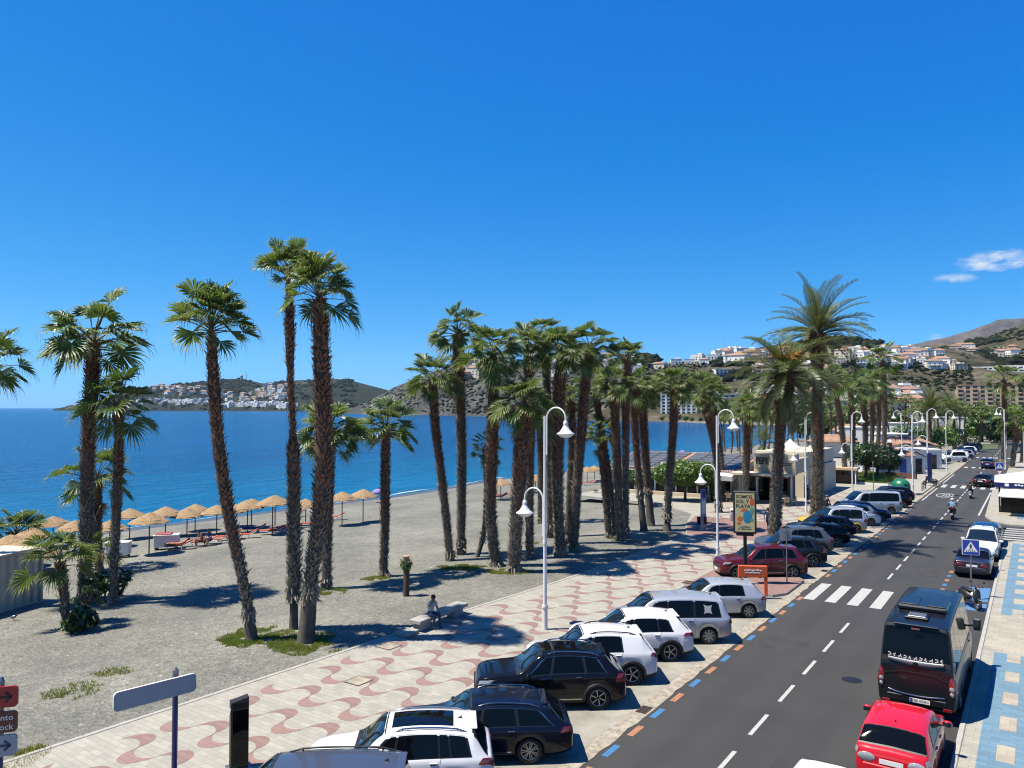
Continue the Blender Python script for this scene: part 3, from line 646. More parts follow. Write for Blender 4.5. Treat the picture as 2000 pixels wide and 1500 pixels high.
# scrub: thousands of bushes, one mass per hill
def scrub(key, name, boxes, mat_):
    mb = MB()
    for (x0, x1, y0, y1, n, s0, s1) in boxes:
        for k in range(n):
            p = hit(key, rh.uniform(x0, x1), rh.uniform(y0, y1))
            if p is None or p.z < 1: continue
            if noise.noise(Vector((p.x * .013, p.y * .013, p.z * .02))) < -.3 + .25 * rh.random(): continue
            s = rh.uniform(s0, s1); h = s * rh.uniform(.5, .95); a = rh.random() * 3
            vs = [(p.x + s * math.cos(a + q * 1.257) * rh.uniform(.7, 1.1), p.y + s * math.sin(a + q * 1.257) * rh.uniform(.7, 1.1), p.z + h * .35 * rh.uniform(.3, 1.5)) for q in range(5)]
            vs += [(p.x + s * .3 * rh.uniform(-1, 1), p.y + s * .3 * rh.uniform(-1, 1), p.z + h), (p.x, p.y, p.z - h * .4)]
            mb.add(vs, [(q, (q + 1) % 5, 5) for q in range(5)] + [((q + 1) % 5, q, 6) for q in range(5)], mat_, True)
    o = struct(name, mb, 'stuff'); return o
M['scrub_far'] = pm('scrub_far', (.018, .028, .018), 1, var=.4, scale=.01, spec=.1)
scrub('A', 'headland_trees', [(120, 700, 742, 800, 900, 6, 14), (240, 480, 745, 775, 350, 7, 15), (430, 690, 738, 756, 300, 8, 16)], M['scrub_far'])
scrub('B', 'hill_scrub', [(700, 1330, 700, 815, 3600, 1.2, 4.5), (1210, 1290, 688, 716, 160, 5, 10)], M['scrub'])
scrub('C', 'hill_scrub', [(1180, 1900, 690, 800, 4200, 1.2, 4.0), (1560, 1720, 660, 690, 260, 4, 9), (1375, 1480, 700, 745, 120, 5, 10), (1390, 1900, 770, 815, 200, 3, 7), (1720, 1800, 680, 720, 150, 3, 7)], M['scrub'])
scrub('D', 'hill_scrub', [(1780, 2060, 640, 760, 2600, 1.6, 5), (1840, 1960, 664, 700, 260, 6, 12), (1870, 1990, 700, 722, 120, 5, 10)], M['scrub'])

M['w1'] = pm('white_render', (1.15, 1.13, 1.08), .85, var=.06, scale=.3, rnd=.06); M['w2'] = pm('cream_render', (.95, .84, .66), .85, var=.08, scale=.3, rnd=.1)
M['w3'] = pm('ochre_render', (.75, .54, .34), .85, var=.1, scale=.3, rnd=.1); M['w4'] = pm('pink_render', (.78, .54, .45), .85, var=.1, scale=.3, rnd=.1)
M['wtan'] = pm('tan_render', (.62, .45, .31), .85, var=.08, scale=.3); M['wgrey'] = pm('grey_render', (.5, .53, .58), .8, var=.1, scale=.3)
M['tile'] = pm('terracotta_tiles', (.42, .24, .16), .9, var=.3, scale=1.2, rnd=.15, bump=.5, bscale=3)
M['win'] = pm('dark_window', (.02, .026, .034), .12, var=.3, scale=.5)
def house_mesh(k, wall, roof, w, d, h, flat, r):
    mb = MB(); mb.box((0, 0, h / 2 - 2), (w, d, h + 4), wall)
    if flat:
        mb.box((0, 0, h + .18), (w + .3, d + .3, .36), wall); mb.box((w * .2, d * .1, h + 1.2), (w * .4, d * .5, 2.0), wall)
    else:
        e = .5; a, b_ = w / 2 + e, d / 2 + e; rz = h + min(w, d) * .26
        mb.add([(-a, -b_, h), (a, -b_, h), (a, b_, h), (-a, b_, h), (-a * .45, 0, rz), (a * .45, 0, rz)], [(0, 1, 5, 4), (1, 2, 5), (2, 3, 4, 5), (3, 0, 4), (3, 2, 1, 0)], roof)
        mb.box((w * .2, d * .12, rz), (.8, .8, 1.6), wall)
    nf = max(1, int(h / 3))
    for f_ in range(nf):
        z = 1.6 + f_ * 3
        for q in range(3):
            x = (q - 1) * w * .3; ww = r.choice((.9, 1.3, 2.0))
            mb.box((x, -d / 2 - .03, z), (ww, .1, r.choice((1.3, 1.9))), M['win']); mb.box((x, d / 2 + .03, z), (ww, .1, 1.3), M['win'])
        for q in (-1, 1):
            mb.box((-w / 2 - .03, q * d * .22, z), (.1, 1.1, 1.3), M['win']); mb.box((w / 2 + .03, q * d * .22, z), (.1, 1.1, 1.3), M['win'])
    if r.random() < .6: mb.box((0, -d / 2 - 1.1, 2.85), (w * .8, 2.2, .2), wall); mb.box((-w * .36, -d / 2 - 2, 1.4), (.3, .3, 2.8), wall); mb.box((w * .36, -d / 2 - 2, 1.4), (.3, .3, 2.8), wall)
    return mb.mesh('house')
HM = {}
for i, (wl, fl) in enumerate((('w1', 1), ('w1', 0), ('w2', 0), ('w3', 0), ('w4', 0), ('w2', 1), ('w1', 1), ('w1', 0))):
    HM[i] = house_mesh(i, M[wl], M['tile'], rh.uniform(10, 15), rh.uniform(8, 11), rh.choice((5.6, 6.2, 8.5)), fl, rh)
KIND = ['flat-roofed white', 'white tiled', 'cream tiled', 'ochre tiled', 'pinkish tiled', 'flat-roofed cream', 'flat-roofed white', 'white tiled']
def houses(key, reg, n, kinds, where, group, s=1.0, row=None):
    x0, x1, y0, y1 = reg
    for k in range(n):
        px = rh.uniform(x0, x1) if row is None else lerp(x0, x1, (k + .5) / n) + rh.uniform(-2, 2); py = rh.uniform(y0, y1)
        p = hit(key, px, py)
        if p is None: continue
        i = rh.choice(kinds)
        sc_ = s * rh.uniform(.8, 1.2)
        o = link('house', HM[i], None, p, YAW - .25 + rh.uniform(-.5, .5), (sc_ * rh.uniform(.9, 1.3), sc_, sc_ * rh.uniform(.85, 1.1)))
        tag(o, KIND[i] + ' house ' + where, 'house', group)
g_ = 'houses on the town hill'
houses('C', (1645, 1800, 684, 700), 34, [0, 0, 1, 2, 3, 5, 5], 'among the crowded houses up on the town hill', g_, 1.0)
houses('C', (1635, 1800, 700, 716), 30, [0, 0, 1, 2, 5, 7], 'among the crowded houses up on the town hill', g_, 1.0)
houses('C', (1310, 1480, 696, 714), 24, [0, 1, 6, 7], 'along the ridge above the white hotel', 'houses on the ridge', 1.15, 1)
houses('C', (1420, 1470, 688, 697), 5, [0, 6], 'at the top of the ridge beside the date palm', 'houses at the top of the ridge', 1.3, 1)
houses('C', (1480, 1640, 690, 735), 34, [0, 2, 5, 4, 1], 'on the slope between the two date palms', 'houses behind the date palms')
houses('C', (1740, 1880, 692, 722), 18, [0, 1, 2, 5], 'scattered along the road on the bare slope', 'houses on the bare slope')
houses('D', (1830, 1995, 676, 704), 16, [1, 2, 3, 5], 'scattered over the terraced hill', 'houses on the terraced hill', 1.1)
houses('C', (1640, 1790, 772, 806), 30, [0, 0, 5, 2, 7], 'in the low town behind the palm avenue', 'houses in the low town', 1.1)
houses('C', (1480, 1640, 775, 812), 20, [0, 0, 5, 2, 7], 'at the foot of the hill behind the palms', 'houses at the foot of the hill', 1.1)
houses('B', (1080, 1290, 704, 735), 12, [0, 1, 2, 6], 'on the grey hill behind the palm grove', 'houses on the grey hill', 1.2)
houses('B', (905, 965, 712, 735), 8, [2, 3, 4, 5], 'on the beige terraces of the grey hill', 'houses on the beige terraces', 1.5)
houses('A', (270, 412, 783, 790), 34, [0, 6, 6], 'in the white row low on the far headland', 'white houses low on the headland', 1.5, 1)
houses('A', (432, 580, 789, 796), 36, [0, 6, 6], 'in the white row by the far shore', 'white houses by the far shore', 1.6, 1)
houses('A', (495, 562, 754, 782), 36, [5, 5, 2, 0], 'in the pale cluster high on the far headland', 'pale houses high on the headland', 1.7)
houses('A', (290, 402, 753, 772), 26, [1, 2, 5], 'between trees on the far headland', 'houses between trees on the headland', 1.5)
houses('A', (430, 500, 770, 790), 16, [0, 2, 5], 'on the lower slope of the far headland', 'houses on the lower headland', 1.6)
# far mast and lookout on the headland's summit
p = hit('A', 470, 742) or PT(470, 742, 3500)
mb = MB(); mb.tube([(0, 0, -4), (0, 0, 36)], [1.4, .5], M['grey_metal'], 6); mb.box((0, 0, 24), (5, .6, .6), M['grey_metal']); mb.box((0, 0, 30), (3, .6, .6), M['grey_metal'])
o = link('radio_mast', mb.mesh('radio_mast'), None, PT(481, 741, 3650)); tag(o, 'thin radio mast on the summit of the far headland', 'mast')
mb = MB(); mb.lathe([(6, -3), (6, 14), (7, 14), (7, 17), (0, 19)], M['w2'], 10); o = link('lookout_tower', mb.mesh('lookout_tower'), None, PT(472, 740, 3650)); tag(o, 'stubby lookout tower on the summit of the far headland', 'tower')
mb = MB(); mb.tube([(0, 0, -4), (0, 0, 22)], [.35, .15], M['grey_metal'], 6); mb.box((0, 0, 14), (1.6, .2, .2), M['grey_metal']); mb.box((0, 0, 18), (1.2, .2, .2), M['grey_metal'])
o = link('antenna_mast', mb.mesh('antenna_mast'), None, PT(1416, 692, 1060)); tag(o, 'thin antenna mast on the ridge above the white hotel', 'mast')

# ---- larger buildings
def block(name, label, px0, px1, yt, yb, d, depth_, floors, bays, wall, rot=0, roof=None, ww=.55, wh=.55, balc=0, vert=0, steps=0, winm=None, group=None, piers=False):
    winm = winm or M['win']
    a = PT(px0, yb, d); b_ = PT(px1, yb, d); w = (b_ - a).length; h = (PT(px0, yt, d) - PT(px0, yb, d)).z
    c = (a + b_) / 2; t = thing(name, label, 'building', c, YAW + rot, group)
    fh = h / floors; bw = w / bays
    if not steps:
        mb = MB(); mb.box((0, depth_ / 2, h / 2 - 6), (w, depth_, h + 12), wall); mb.box((0, depth_ / 2, h + .3), (w + .6, depth_ + .6, .6), roof or wall); part('wall', mb, t)
    else:
        for f_ in range(floors):
            mb = MB(); y0 = f_ * steps; mb.box((0, y0 + depth_ / 2, f_ * fh + fh / 2 - (6 if f_ == 0 else 0)), (w * (1 - .02 * f_), depth_, fh - .004 + (12 if f_ == 0 else 0)), wall)
            mb.box((0, y0 + .12, (f_ + 1) * fh + .35), (w * (1 - .02 * f_), .2, .7), wall); part('wall', mb, t)
    wm = MB(); wm.box((0, 0, 0), (bw * ww, .16, fh * wh), winm); wme = wm.mesh('window')
    fm = MB(); fm.box((0, 0, 0), (.12, .06, fh * wh), M['w1']); fme = fm.mesh('mullion')
    bm_ = MB(); bm_.box((0, -.55, -fh * .5 + .1), (bw * .8, 1.1, .16), wall); bm_.box((0, -1.08, -fh * .5 + .55), (bw * .8, .1, .9), wall); bme = bm_.mesh('balcony')
    for f_ in range(floors):
        y0 = f_ * steps
        for k in range(bays):
            x = -w / 2 + (k + .5) * bw
            o = link('window', wme, t, (x, y0 - .04, (f_ + .52) * fh))
            if balc and (k + 1) % balc != 0 or balc == 1: link('balcony', bme, t, (x, y0, (f_ + .5) * fh))
    if piers:
        pmb = MB(); pmb.box((0, 0, h / 2), (bw * .22, .5, h), wall); pme = pmb.mesh('pier')
        for k in range(bays + 1): link('pier', pme, t, (-w / 2 + k * bw, -.2, 0))
    return t
block('hotel', 'white seafront hotel with rows of windows at the foot of the hill', 1292, 1400, 764, 816, 668, 14, 8, 11, M['w1'], -.35, M['tile'], .5, .6, 0, piers=True)
block('apartment_block', 'grey-blue apartment block behind the thin palms beside the white hotel', 1402, 1606, 770, 824, 640, 14, 7, 16, M['wgrey'], -.15, M['w1'], .6, .5, 1)
block('apartment_block', 'reddish terraced apartment block climbing the slope behind the lower date palm', 1478, 1548, 712, 776, 800, 12, 8, 6, M['w4'], -.3, M['tile'], .7, .5, 1, steps=1.5)
block('apartment_block', 'small white apartment block among dark trees left of the date palm', 1396, 1452, 722, 742, 880, 12, 4, 7, M['w1'], .2, None, .6, .5, 1)
block('apartment_block', 'white terraced apartments behind the taller date palm', 1570, 1690, 744, 772, 760, 14, 4, 11, M['w1'], -.3, None, .6, .5, 1, steps=2)
block('apartment_block', 'cream apartment row low behind the palm avenue', 1620, 1765, 770, 800, 690, 14, 4, 14, M['w2'], -.3, M['tile'], .55, .5, 2)
block('terraced_apartments', 'white stepped terrace apartments on the slope above the tan hotel', 1888, 1952, 716, 752, 900, 14, 6, 7, M['w1'], -.35, None, .7, .45, 0, steps=3)
block('terraced_apartments', 'white and pink terrace apartments at the right above the tan hotel', 1955, 2060, 713, 752, 900, 14, 6, 10, M['w1'], -.35, None, .7, .45, 1, steps=3)
block('hotel', 'tan tower hotel with dark balcony columns behind the avenue', 1884, 2060, 752, 826, 560, 16, 9, 14, M['wtan'], -.5, M['tile'], .55, .62, 2)
mb = MB()
prevp = None
for px, py in ((1880, 721), (1850, 716), (1820, 714), (1795, 716), (1770, 719)):
    p = hit('C', px, py)
    if p is None: continue
    p = p + Vector((0, 0, .8))
    if prevp is not None: mb.box(((p + prevp) / 2), ((p - prevp).length, 1.0, 2.2), M['w1'], math.atan2(p.y - prevp.y, p.x - prevp.x))
    prevp = p
o = link('retaining_wall', mb.mesh('retaining_wall')); tag(o, 'long pale retaining wall along the road on the bare slope', 'wall')

# ================================================================== PALMS
rp_ = random.Random(21)
def fan_frond(elev, rr, dry=False, scale=1.0):
    """one fan leaf: a long bare stalk, then a pleated blade whose ray tips hang down"""
    mb = MB(); lp = rr.uniform(1.05, 1.55) * scale; lb = rr.uniform(1.0, 1.28) * scale
    pts = []; p = Vector((0, 0, 0)); e = elev
    for i in range(6):
        pts.append(p.copy()); e -= .05 + .05 * math.cos(elev); p = p + Vector((math.cos(e), 0, math.sin(e))) * lp / 5
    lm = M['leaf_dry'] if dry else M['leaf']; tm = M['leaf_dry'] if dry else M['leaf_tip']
    mb.tube(pts, [.035, .03, .025, .022, .02, .016], M['leaf_dry'] if dry else M['petiole'], 4, False)
    hub = pts[-1]; side = Vector((0, 1, 0)); roll = rr.uniform(-.5, .5)
    e2 = e - rr.uniform(.1, .5)
    fwd = Vector((math.cos(e2), 0, math.sin(e2))); up = Vector((-math.sin(e2), 0, math.cos(e2)))
    side, up = side * math.cos(roll) + up * math.sin(roll), up * math.cos(roll) - side * math.sin(roll)
    n = 24; span = R(rr.uniform(105, 130)); hw = math.tan(span / n)
    for k in range(n):
        a = lerp(-span, span, (k + .5) / n) + rr.uniform(-.035, .035)
        ln = lb * (.66 + .34 * math.cos(a * .6)) * rr.uniform(.86, 1.1)
        dr = (fwd * math.cos(a) + side * math.sin(a) + up * (.28 * abs(math.sin(a)) + .04 * (k % 2))).normalized()
        wv = (side * math.cos(a) - fwd * math.sin(a)).normalized()
        r1, r2 = ln * .46, ln * .70; dp = rr.uniform(.4, 1.05) * scale
        p1 = hub + dr * r1 - Vector((0, 0, .015)); p2 = hub + dr * r2 - Vector((0, 0, .07 * dp))
        p3 = hub + dr * ln * .84 - Vector((0, 0, .22 * dp)); p4 = hub + dr * ln * .90 - Vector((0, 0, .55 * dp))
        w1 = wv * (r1 * hw * 1.02); w2 = wv * (r1 * hw * .62); w3 = wv * (r1 * hw * .30); fold = up * (.035 if k % 2 else -.035)
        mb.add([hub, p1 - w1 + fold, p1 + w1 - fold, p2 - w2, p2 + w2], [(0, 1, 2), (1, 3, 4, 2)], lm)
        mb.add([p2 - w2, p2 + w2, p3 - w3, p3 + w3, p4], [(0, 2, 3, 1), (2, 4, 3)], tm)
    return mb.mesh('frond')
FAN = []
for el_ in (80, 62, 45, 28, 10, -10, -30, -50):
    FAN.append([fan_frond(R(el_ + rp_.uniform(-6, 6)), rp_) for k in range(4)])
FAN_DRY = [fan_frond(R(-66), rp_, True, .9) for k in range(2)]
def date_frond(elev, rr, L_=3.6):
    mb = MB(); pts = []; p = Vector((0, 0, 0)); e = elev; n = 11
    for i in range(n):
        pts.append(p.copy()); e -= (.055 + .115 * (i / n)) * (.55 + .6 * math.cos(elev)); p = p + Vector((math.cos(e), 0, math.sin(e))) * L_ / (n - 1)
    mb.tube(pts, [lerp(.045, .008, i / (n - 1)) for i in range(n)], M['petiole'], 4, False)
    side = Vector((0, 1, 0)); m_ = 52
    for k in range(m_):
        t = .14 + .86 * k / m_; i = min(int(t * (n - 1)), n - 2); f_ = t * (n - 1) - i; q = pts[i].lerp(pts[i + 1], f_); tn = (pts[i + 1] - pts[i]).normalized(); upv = side.cross(tn) * -1
        if upv.z < 0: upv = -upv
        ll = .52 * math.sin(math.pi * (.12 + .80 * t)) + .10
        for sgn in (-1, 1):
            dv = (side * sgn * .75 + tn * .62 + upv * rr.uniform(.05, .45)).normalized(); tip = q + dv * ll + Vector((0, 0, -.10 * ll)); w = tn * .022
            mid = q + dv * ll * .5
            mb.add([q - w * .5, q + w * .5, mid + w, mid - w, tip], [(0, 1, 2, 3), (3, 2, 4)], M['leaf_date'])
    return mb.mesh('frond')
DATE = [[date_frond(R(e_ + rp_.uniform(-5, 5)), rp_) for k in range(2)] for e_ in (80, 58, 36, 14, -10, -35)]
def smooth_path(pts, n):
    out = []; m = len(pts)
    for i in range(n + 1):
        t = i / n * (m - 1); k = min(int(t), m - 2); f_ = t - k
        p0, p1, p2, p3 = pts[max(k - 1, 0)], pts[k], pts[k + 1], pts[min(k + 2, m - 1)]
        out.append(.5 * ((2 * p1) + (p2 - p0) * f_ + (2 * p0 - 5 * p1 + 4 * p2 - p3) * f_ * f_ + (3 * p1 - p0 - 3 * p2 + p3) * f_ ** 3))
    return out
def palm(label, path, wpx, clean=.12, crown=1.0, nf=34, kind='fan', group=None, boots=1.0, base=None, thin=None, lod=1, name=None, zoff=0, rng=None, skirt=0, bend=None):
    """path: pixel points from the foot to the crown's heart, all in the plane that stands at the foot"""
    b0 = base if base is not None else GB(*path[0]); d = depth(b0)
    pts = [b0 - Vector((0, 0, .15))] + [PT(px, py, d) for (px, py) in path[1:]]
    rr = random.Random(int(path[0][0] * 13 + path[0][1] * 7 + path[-1][0]))
    t = thing(name or ('fan_palm' if kind == 'fan' else 'date_palm'), label, 'palm tree', b0, 0, group)
    n = 18 if lod else 8
    sp = [p - b0 for p in smooth_path(pts, n)]
    rad = wpx / F * d / 2 * .80
    def rprof(s):
        if thin: return rad * interp(thin, s)
        c = interp([(0, 1.12), (.03, .92), (clean, .80), (clean + .03, .84), (.55, 1.0), (.88, .98), (.96, .75), (1, .42)], s)
        return c * rad
    mb = MB(); NS = 12 if lod else 6; vs = []
    for i, p in enumerate(sp):
        s = i / n; r0 = rprof(s) * (.80 if s > clean else 1)
        for k in range(NS):
            a = 2 * math.pi * k / NS; q = r0 * (1 + (.07 * rr.uniform(-1, 1) if lod else 0)); vs.append((p.x + q * math.cos(a), p.y + q * math.sin(a), p.z))
    mid = int(n * .5)
    f1 = [(i * NS + k, i * NS + (k + 1) % NS, (i + 1) * NS + (k + 1) % NS, (i + 1) * NS + k) for i in range(n) for k in range(NS)]
    mb.add(vs, f1[:mid * NS], M['trunk_lo'], True); mb.add(vs, f1[mid * NS:], M['trunk_up'], True)
    part('trunk', mb, t)
    H_ = sp[-1].z
    if boots:
        bb = MB(); nb = int(H_ / (.115 if lod else .3)); 
        for j in range(nb):
            s = clean + (1 - clean) * j / nb
            if s > .985: continue
            i = min(int(s * n), n - 1); p = sp[i].lerp(sp[i + 1], s * n - i); r0 = rprof(s); na = max(6, int(2 * math.pi * r0 / .17)) if lod else 6
            for k in range(na):
                if rr.random() < .16: continue
                a = 2 * math.pi * (k + .5 * (j % 2) + rr.uniform(-.25, .25)) / na; ca, sa = math.cos(a), math.sin(a); o_ = Vector((ca, sa, 0)); tg = Vector((-sa, ca, 0))
                w = rr.uniform(.045, .085) * (1 if lod else 2.0) * (.7 + r0 * .8); ln = rr.uniform(.08, .24) * (1 if lod else 1.5); ot = (rr.uniform(.02, .08) if rr.random() < .85 else rr.uniform(.1, .2)) * boots
                if s < clean + .05: ln *= 1.5; ot *= 1.7
                zz = rr.uniform(-.05, .05); base_ = p + o_ * (r0 * .80) + Vector((0, 0, zz)); tip = base_ + o_ * (ot + r0 * .18) + Vector((0, 0, ln if s > clean + .04 else -ln * .6)); md = base_ + o_ * (r0 * .17 + .02) + Vector((0, 0, ln * .45))
                up_ = s > .45 + .12 * math.sin(a * 2)
                bb.add([base_ - tg * w, base_ + tg * w, tip + tg * (w * .35 + rr.uniform(-.03, .03)), tip - tg * w * .35, md], [(0, 1, 4), (1, 2, 4), (2, 3, 4), (3, 0, 4)], M['boot_up'] if up_ else M['boot_lo'])
        part('leaf_bases', bb, t, stuff=True)
    top = sp[-1]
    bank = FAN if kind == 'fan' else DATE
    dist = [0, 1, 1, 2, 2, 3, 3, 3, 4, 4, 5] if kind == 'fan' else [0, 0, 1, 1, 1, 2, 2, 2, 3, 3, 4, 5]
    if rng: dist = rng
    unit = crown / F * d / (2.3 if kind == 'fan' else 2.9)
    if kind == 'fan': nf = max(12, int(nf * rr.uniform(.85, 1.1)))
    for k in range(nf):
        e_ = dist[k % len(dist)]; me = rr.choice(bank[e_])
        link('frond', me, t, top + Vector((0, 0, -.10 * unit * (e_ - 1))), (rr.uniform(-.3, .3), rr.uniform(-.22, .22), k * 2.39996 + rr.uniform(-.5, .5)), unit * rr.uniform(.78, 1.14))
    if kind == 'fan' and lod and not skirt and d > 48: skirt = rr.choice((0, 0, 1, 2, 3))
    for k in range(skirt): link('frond', rr.choice(FAN_DRY), t, top + Vector((0, 0, -.5)), (0, 0, k * 2.1 + rr.random()), unit * .9)
    return t, top, unit
def lbl(s): return s
THIN5 = [(0, .62), (.13, .50), (.14, .98), (.5, .92), (.54, .46), (.76, .42), (.78, .60), (.86, .80), (.92, .55), (1, .3)]
palm('stout palm with full round crown, tallest of the clump by the cream container', [(165, 1176), (168, 1040), (172, 880), (180, 740), (182, 668)], 38, .02, 118, 36)
palm('palm with red-brown trunk just right of the stout palm near the container', [(222, 1180), (226, 1020), (232, 880), (231, 796)], 26, .02, 92, 32)
palm('short palm half hidden behind the two trunks by the container', [(193, 1112), (190, 1020), (190, 935)], 24, .02, 82, 22)
palm('palm with a curved trunk leaning left, alone beside the first grass patch', [(493, 1250), (478, 1150), (448, 1010), (424, 840), (412, 640)], 33, .13, 100, 40, rng=[0, 0, 0, 1, 1, 1, 2, 2, 3, 3, 4])
palm('slender palm, tallest of all, with a swollen collar of old leaf bases under its crown', [(573, 1228), (575, 1090), (573, 880), (567, 720), (565, 540)], 38, .13, 84, 34, thin=THIN5, rng=[0, 0, 0, 1, 1, 1, 2, 2, 3])
palm('thick shaggy palm in the middle of the tall trio, leaning right from its foot', [(597, 1253), (608, 1130), (624, 1010), (632, 860), (628, 700), (624, 578)], 46, .14, 92, 36, rng=[0, 0, 1, 1, 1, 2, 2, 3, 4])
palm('shorter palm standing right behind the thick shaggy palm', [(637, 1150), (640, 1000), (645, 845)], 30, .08, 84, 36)
palm('straight palm on its own behind the sawn-off stump', [(749, 1126), (752, 1000), (753, 838)], 26, .06, 76, 38)
gg = 'palms of the dense grove'
palm('palm with a left-leaning trunk at the left edge of the dense grove', [(880, 1095), (868, 980), (850, 830), (846, 742)], 25, .05, 64, 32, group=gg)
palm('tall straight palm at the left of the dense grove, its crown highest there', [(900, 1083), (902, 900), (897, 720), (895, 650)], 28, .04, 66, 34, group=gg)
palm('small young palm with a curving thin trunk at the grove edge', [(930, 1088), (945, 1040), (951, 960), (946, 878)], 15, .25, 50, 14, group=gg, rng=[0, 1, 2, 3, 4, 5])
palm('palm with a broad ragged crown and big trunk at the front left of the grove', [(970, 1106), (958, 1000), (962, 850), (965, 690)], 33, .03, 74, 40, group=gg, skirt=2)
palm('front palm of the grove with thick red trunk and low dense crown', [(1003, 1117), (1010, 1000), (1018, 880), (1024, 790)], 40, .03, 78, 40, group=gg, skirt=3)
palm('palm with a slim trunk rising behind the low dense crown of the grove', [(1035, 1090), (1034, 950), (1036, 800), (1030, 685)], 26, .03, 62, 36, group=gg)
palm('thin dark palm at the back of the grove behind the lamp', [(1055, 1022), (1056, 900), (1052, 795)], 17, .05, 48, 22, group=gg)
palm('palm with heavy trunk right of the tall lamp in the grove', [(1095, 1086), (1089, 950), (1090, 820), (1097, 690)], 34, .03, 72, 40, group=gg)
palm('palm leaning right with the rightmost high crown of the grove', [(1120, 1076), (1127, 950), (1139, 800), (1152, 680)], 28, .03, 68, 38, group=gg)
palm('dark palm squeezed between the heavy trunks of the grove', [(1108, 1062), (1114, 950), (1118, 850), (1114, 780)], 22, .05, 50, 26, group=gg)
palm('back palm of the grove between two heavy trunks, crown lost among others', [(1075, 1050), (1072, 900), (1070, 790), (1062, 660)], 20, .05, 56, 30, group=gg)
g2 = 'palms of the right-hand grove'
palm('short palm left of the close trunk pair in the right grove', [(1190, 1050), (1180, 930), (1173, 846)], 22, .05, 44, 24, group=g2)
palm('left palm of the close trunk pair in the right grove', [(1212, 1056), (1205, 900), (1199, 750)], 24, .04, 50, 32, group=g2)
palm('tallest palm of the right grove with an upright spiky crown', [(1222, 1052), (1222, 900), (1223, 780), (1226, 705)], 21, .04, 52, 30, group=g2, rng=[0, 0, 1, 1, 2, 2, 3])
palm('palm with greyish trunk behind the pair in the right grove', [(1203, 1046), (1190, 930), (1168, 800), (1163, 745)], 18, .05, 42, 24, group=g2)
palm('palm with a ragged collar of dead bases low on its trunk', [(1258, 1036), (1250, 960), (1240, 830), (1243, 755)], 20, .30, 46, 30, group=g2)
palm('palm with swollen low trunk right behind the collared palm', [(1272, 1027), (1266, 960), (1258, 850), (1254, 768)], 22, .32, 46, 30, group=g2)
palm('single palm at the right edge of the right grove near the clipped tree', [(1302, 1037), (1308, 930), (1316, 820), (1316, 752)], 22, .10, 50, 34, group=g2)
g3 = 'palms before the restaurant'
palm('dark slanting palm before the solar roof of the restaurant', [(1404, 1002), (1398, 890), (1382, 810), (1373, 768)], 20, .06, 48, 32, group=g3)
palm('reddish palm just right of the slanting palm by the solar roof', [(1414, 975), (1408, 890), (1397, 820), (1390, 775)], 17, .06, 44, 28, group=g3)
palm('palm standing beside the PEPE sign left of the dark date trunk', [(1455, 985), (1458, 890), (1461, 800)], 20, .06, 44, 28, group=g3)
# date palms
D1, D1t, D1u = palm('lower date palm with orange fruit stalks, crown drooping over the ad panel', [(1513, 1064), (1517, 950), (1525, 830), (1536, 725)], 31, .02, 100, 66, 'date', thin=[(0, 1.1), (.5, .9), (.72, .8), (.8, 1.5), (.93, 1.7), (1, 1.0)], boots=.5, base=G(1513, 1064, PZ), rng=[1, 2, 3, 4, 2, 3, 5, 1, 3, 4, 5])
for k in range(9):
    mb = MB(); a = k * 2.4
    for q in range(9):
        b2 = a + rp_.uniform(-.3, .3); o_ = rp_.uniform(.6, 1.1) * D1u; pts = [(0, 0, 0), (o_ * .4 * math.cos(b2), o_ * .4 * math.sin(b2), .9 * D1u), (o_ * math.cos(b2), o_ * math.sin(b2), rp_.uniform(.6, 1.2) * D1u)]
        mb.tube(pts, [.02, .018, .03], M['fruit'], 4, False)
    part('fruit_stalk', mb, D1, D1t)
palm('taller date palm with a high open crown against the sky', [(1595, 1020), (1597, 900), (1596, 780), (1598, 648)], 30, .02, 94, 50, 'date', thin=[(0, 1.1), (.5, 1.0), (.78, .9), (.84, 1.2), (.93, 1.75), (1, 1.0)], boots=.5, base=G(1595, 1020, PZ), rng=[1, 2, 3, 1, 2, 3, 0, 2, 3, 4, 1])
palm('small young date palm on the sand behind the restaurant roof', [(1490, 890), (1494, 862)], 8, .05, 40, 26, 'date', base=G(1490, 898, 0), boots=.4)
palm('date palm at the end of the avenue left of the road', [(1817, 882), (1816, 840), (1815, 800)], 10, .03, 40, 40, 'date', base=G(1817, 892, 0), boots=.4, lod=1)
palm('date palm over the parked cars at the far end of the road', [(1863, 880), (1863, 845), (1861, 806)], 9, .03, 36, 36, 'date', base=G(1863, 882, 0), boots=.4)
g4 = 'palms along the avenue'
for i, (bx, by, cx, cy, w, cr, s) in enumerate([
    (1652, 945, 1628, 732, 15, 44, 'first tall leaning palm of the avenue beside the dark ficus trees'), (1664, 932, 1661, 745, 14, 42, 'palm right behind the first leaning palm of the avenue'),
    (1690, 925, 1683, 740, 15, 42, 'thick palm of the avenue rising from the ficus trees'), (1700, 915, 1702, 735, 12, 40, 'palm of the avenue between the thick one and the very tall one'),
    (1726, 905, 1724, 690, 13, 46, 'very tall palm of the avenue standing above the hillside houses'), (1712, 900, 1716, 748, 11, 38, 'palm half behind the very tall palm of the avenue'),
    (1912, 868, 1917, 792, 8, 28, 'leaning palm by the roundabout at the end of the road'), (1958, 905, 1960, 728, 12, 40, 'tall palm at the right edge behind the lamp'),
    (1976, 915, 1985, 810, 14, 40, 'shorter bushy palm at the right edge behind the lamp'), (1996, 905, 1996, 800, 12, 34, 'palm cut by the right edge of the picture')]):
    palm(s, [(bx, by), (lerp(bx, cx, .45) + 3, lerp(by, cy, .5)), (cx, cy + 14)], w, .04, cr, 24, group=g4, base=G(bx, by, 0), lod=1)
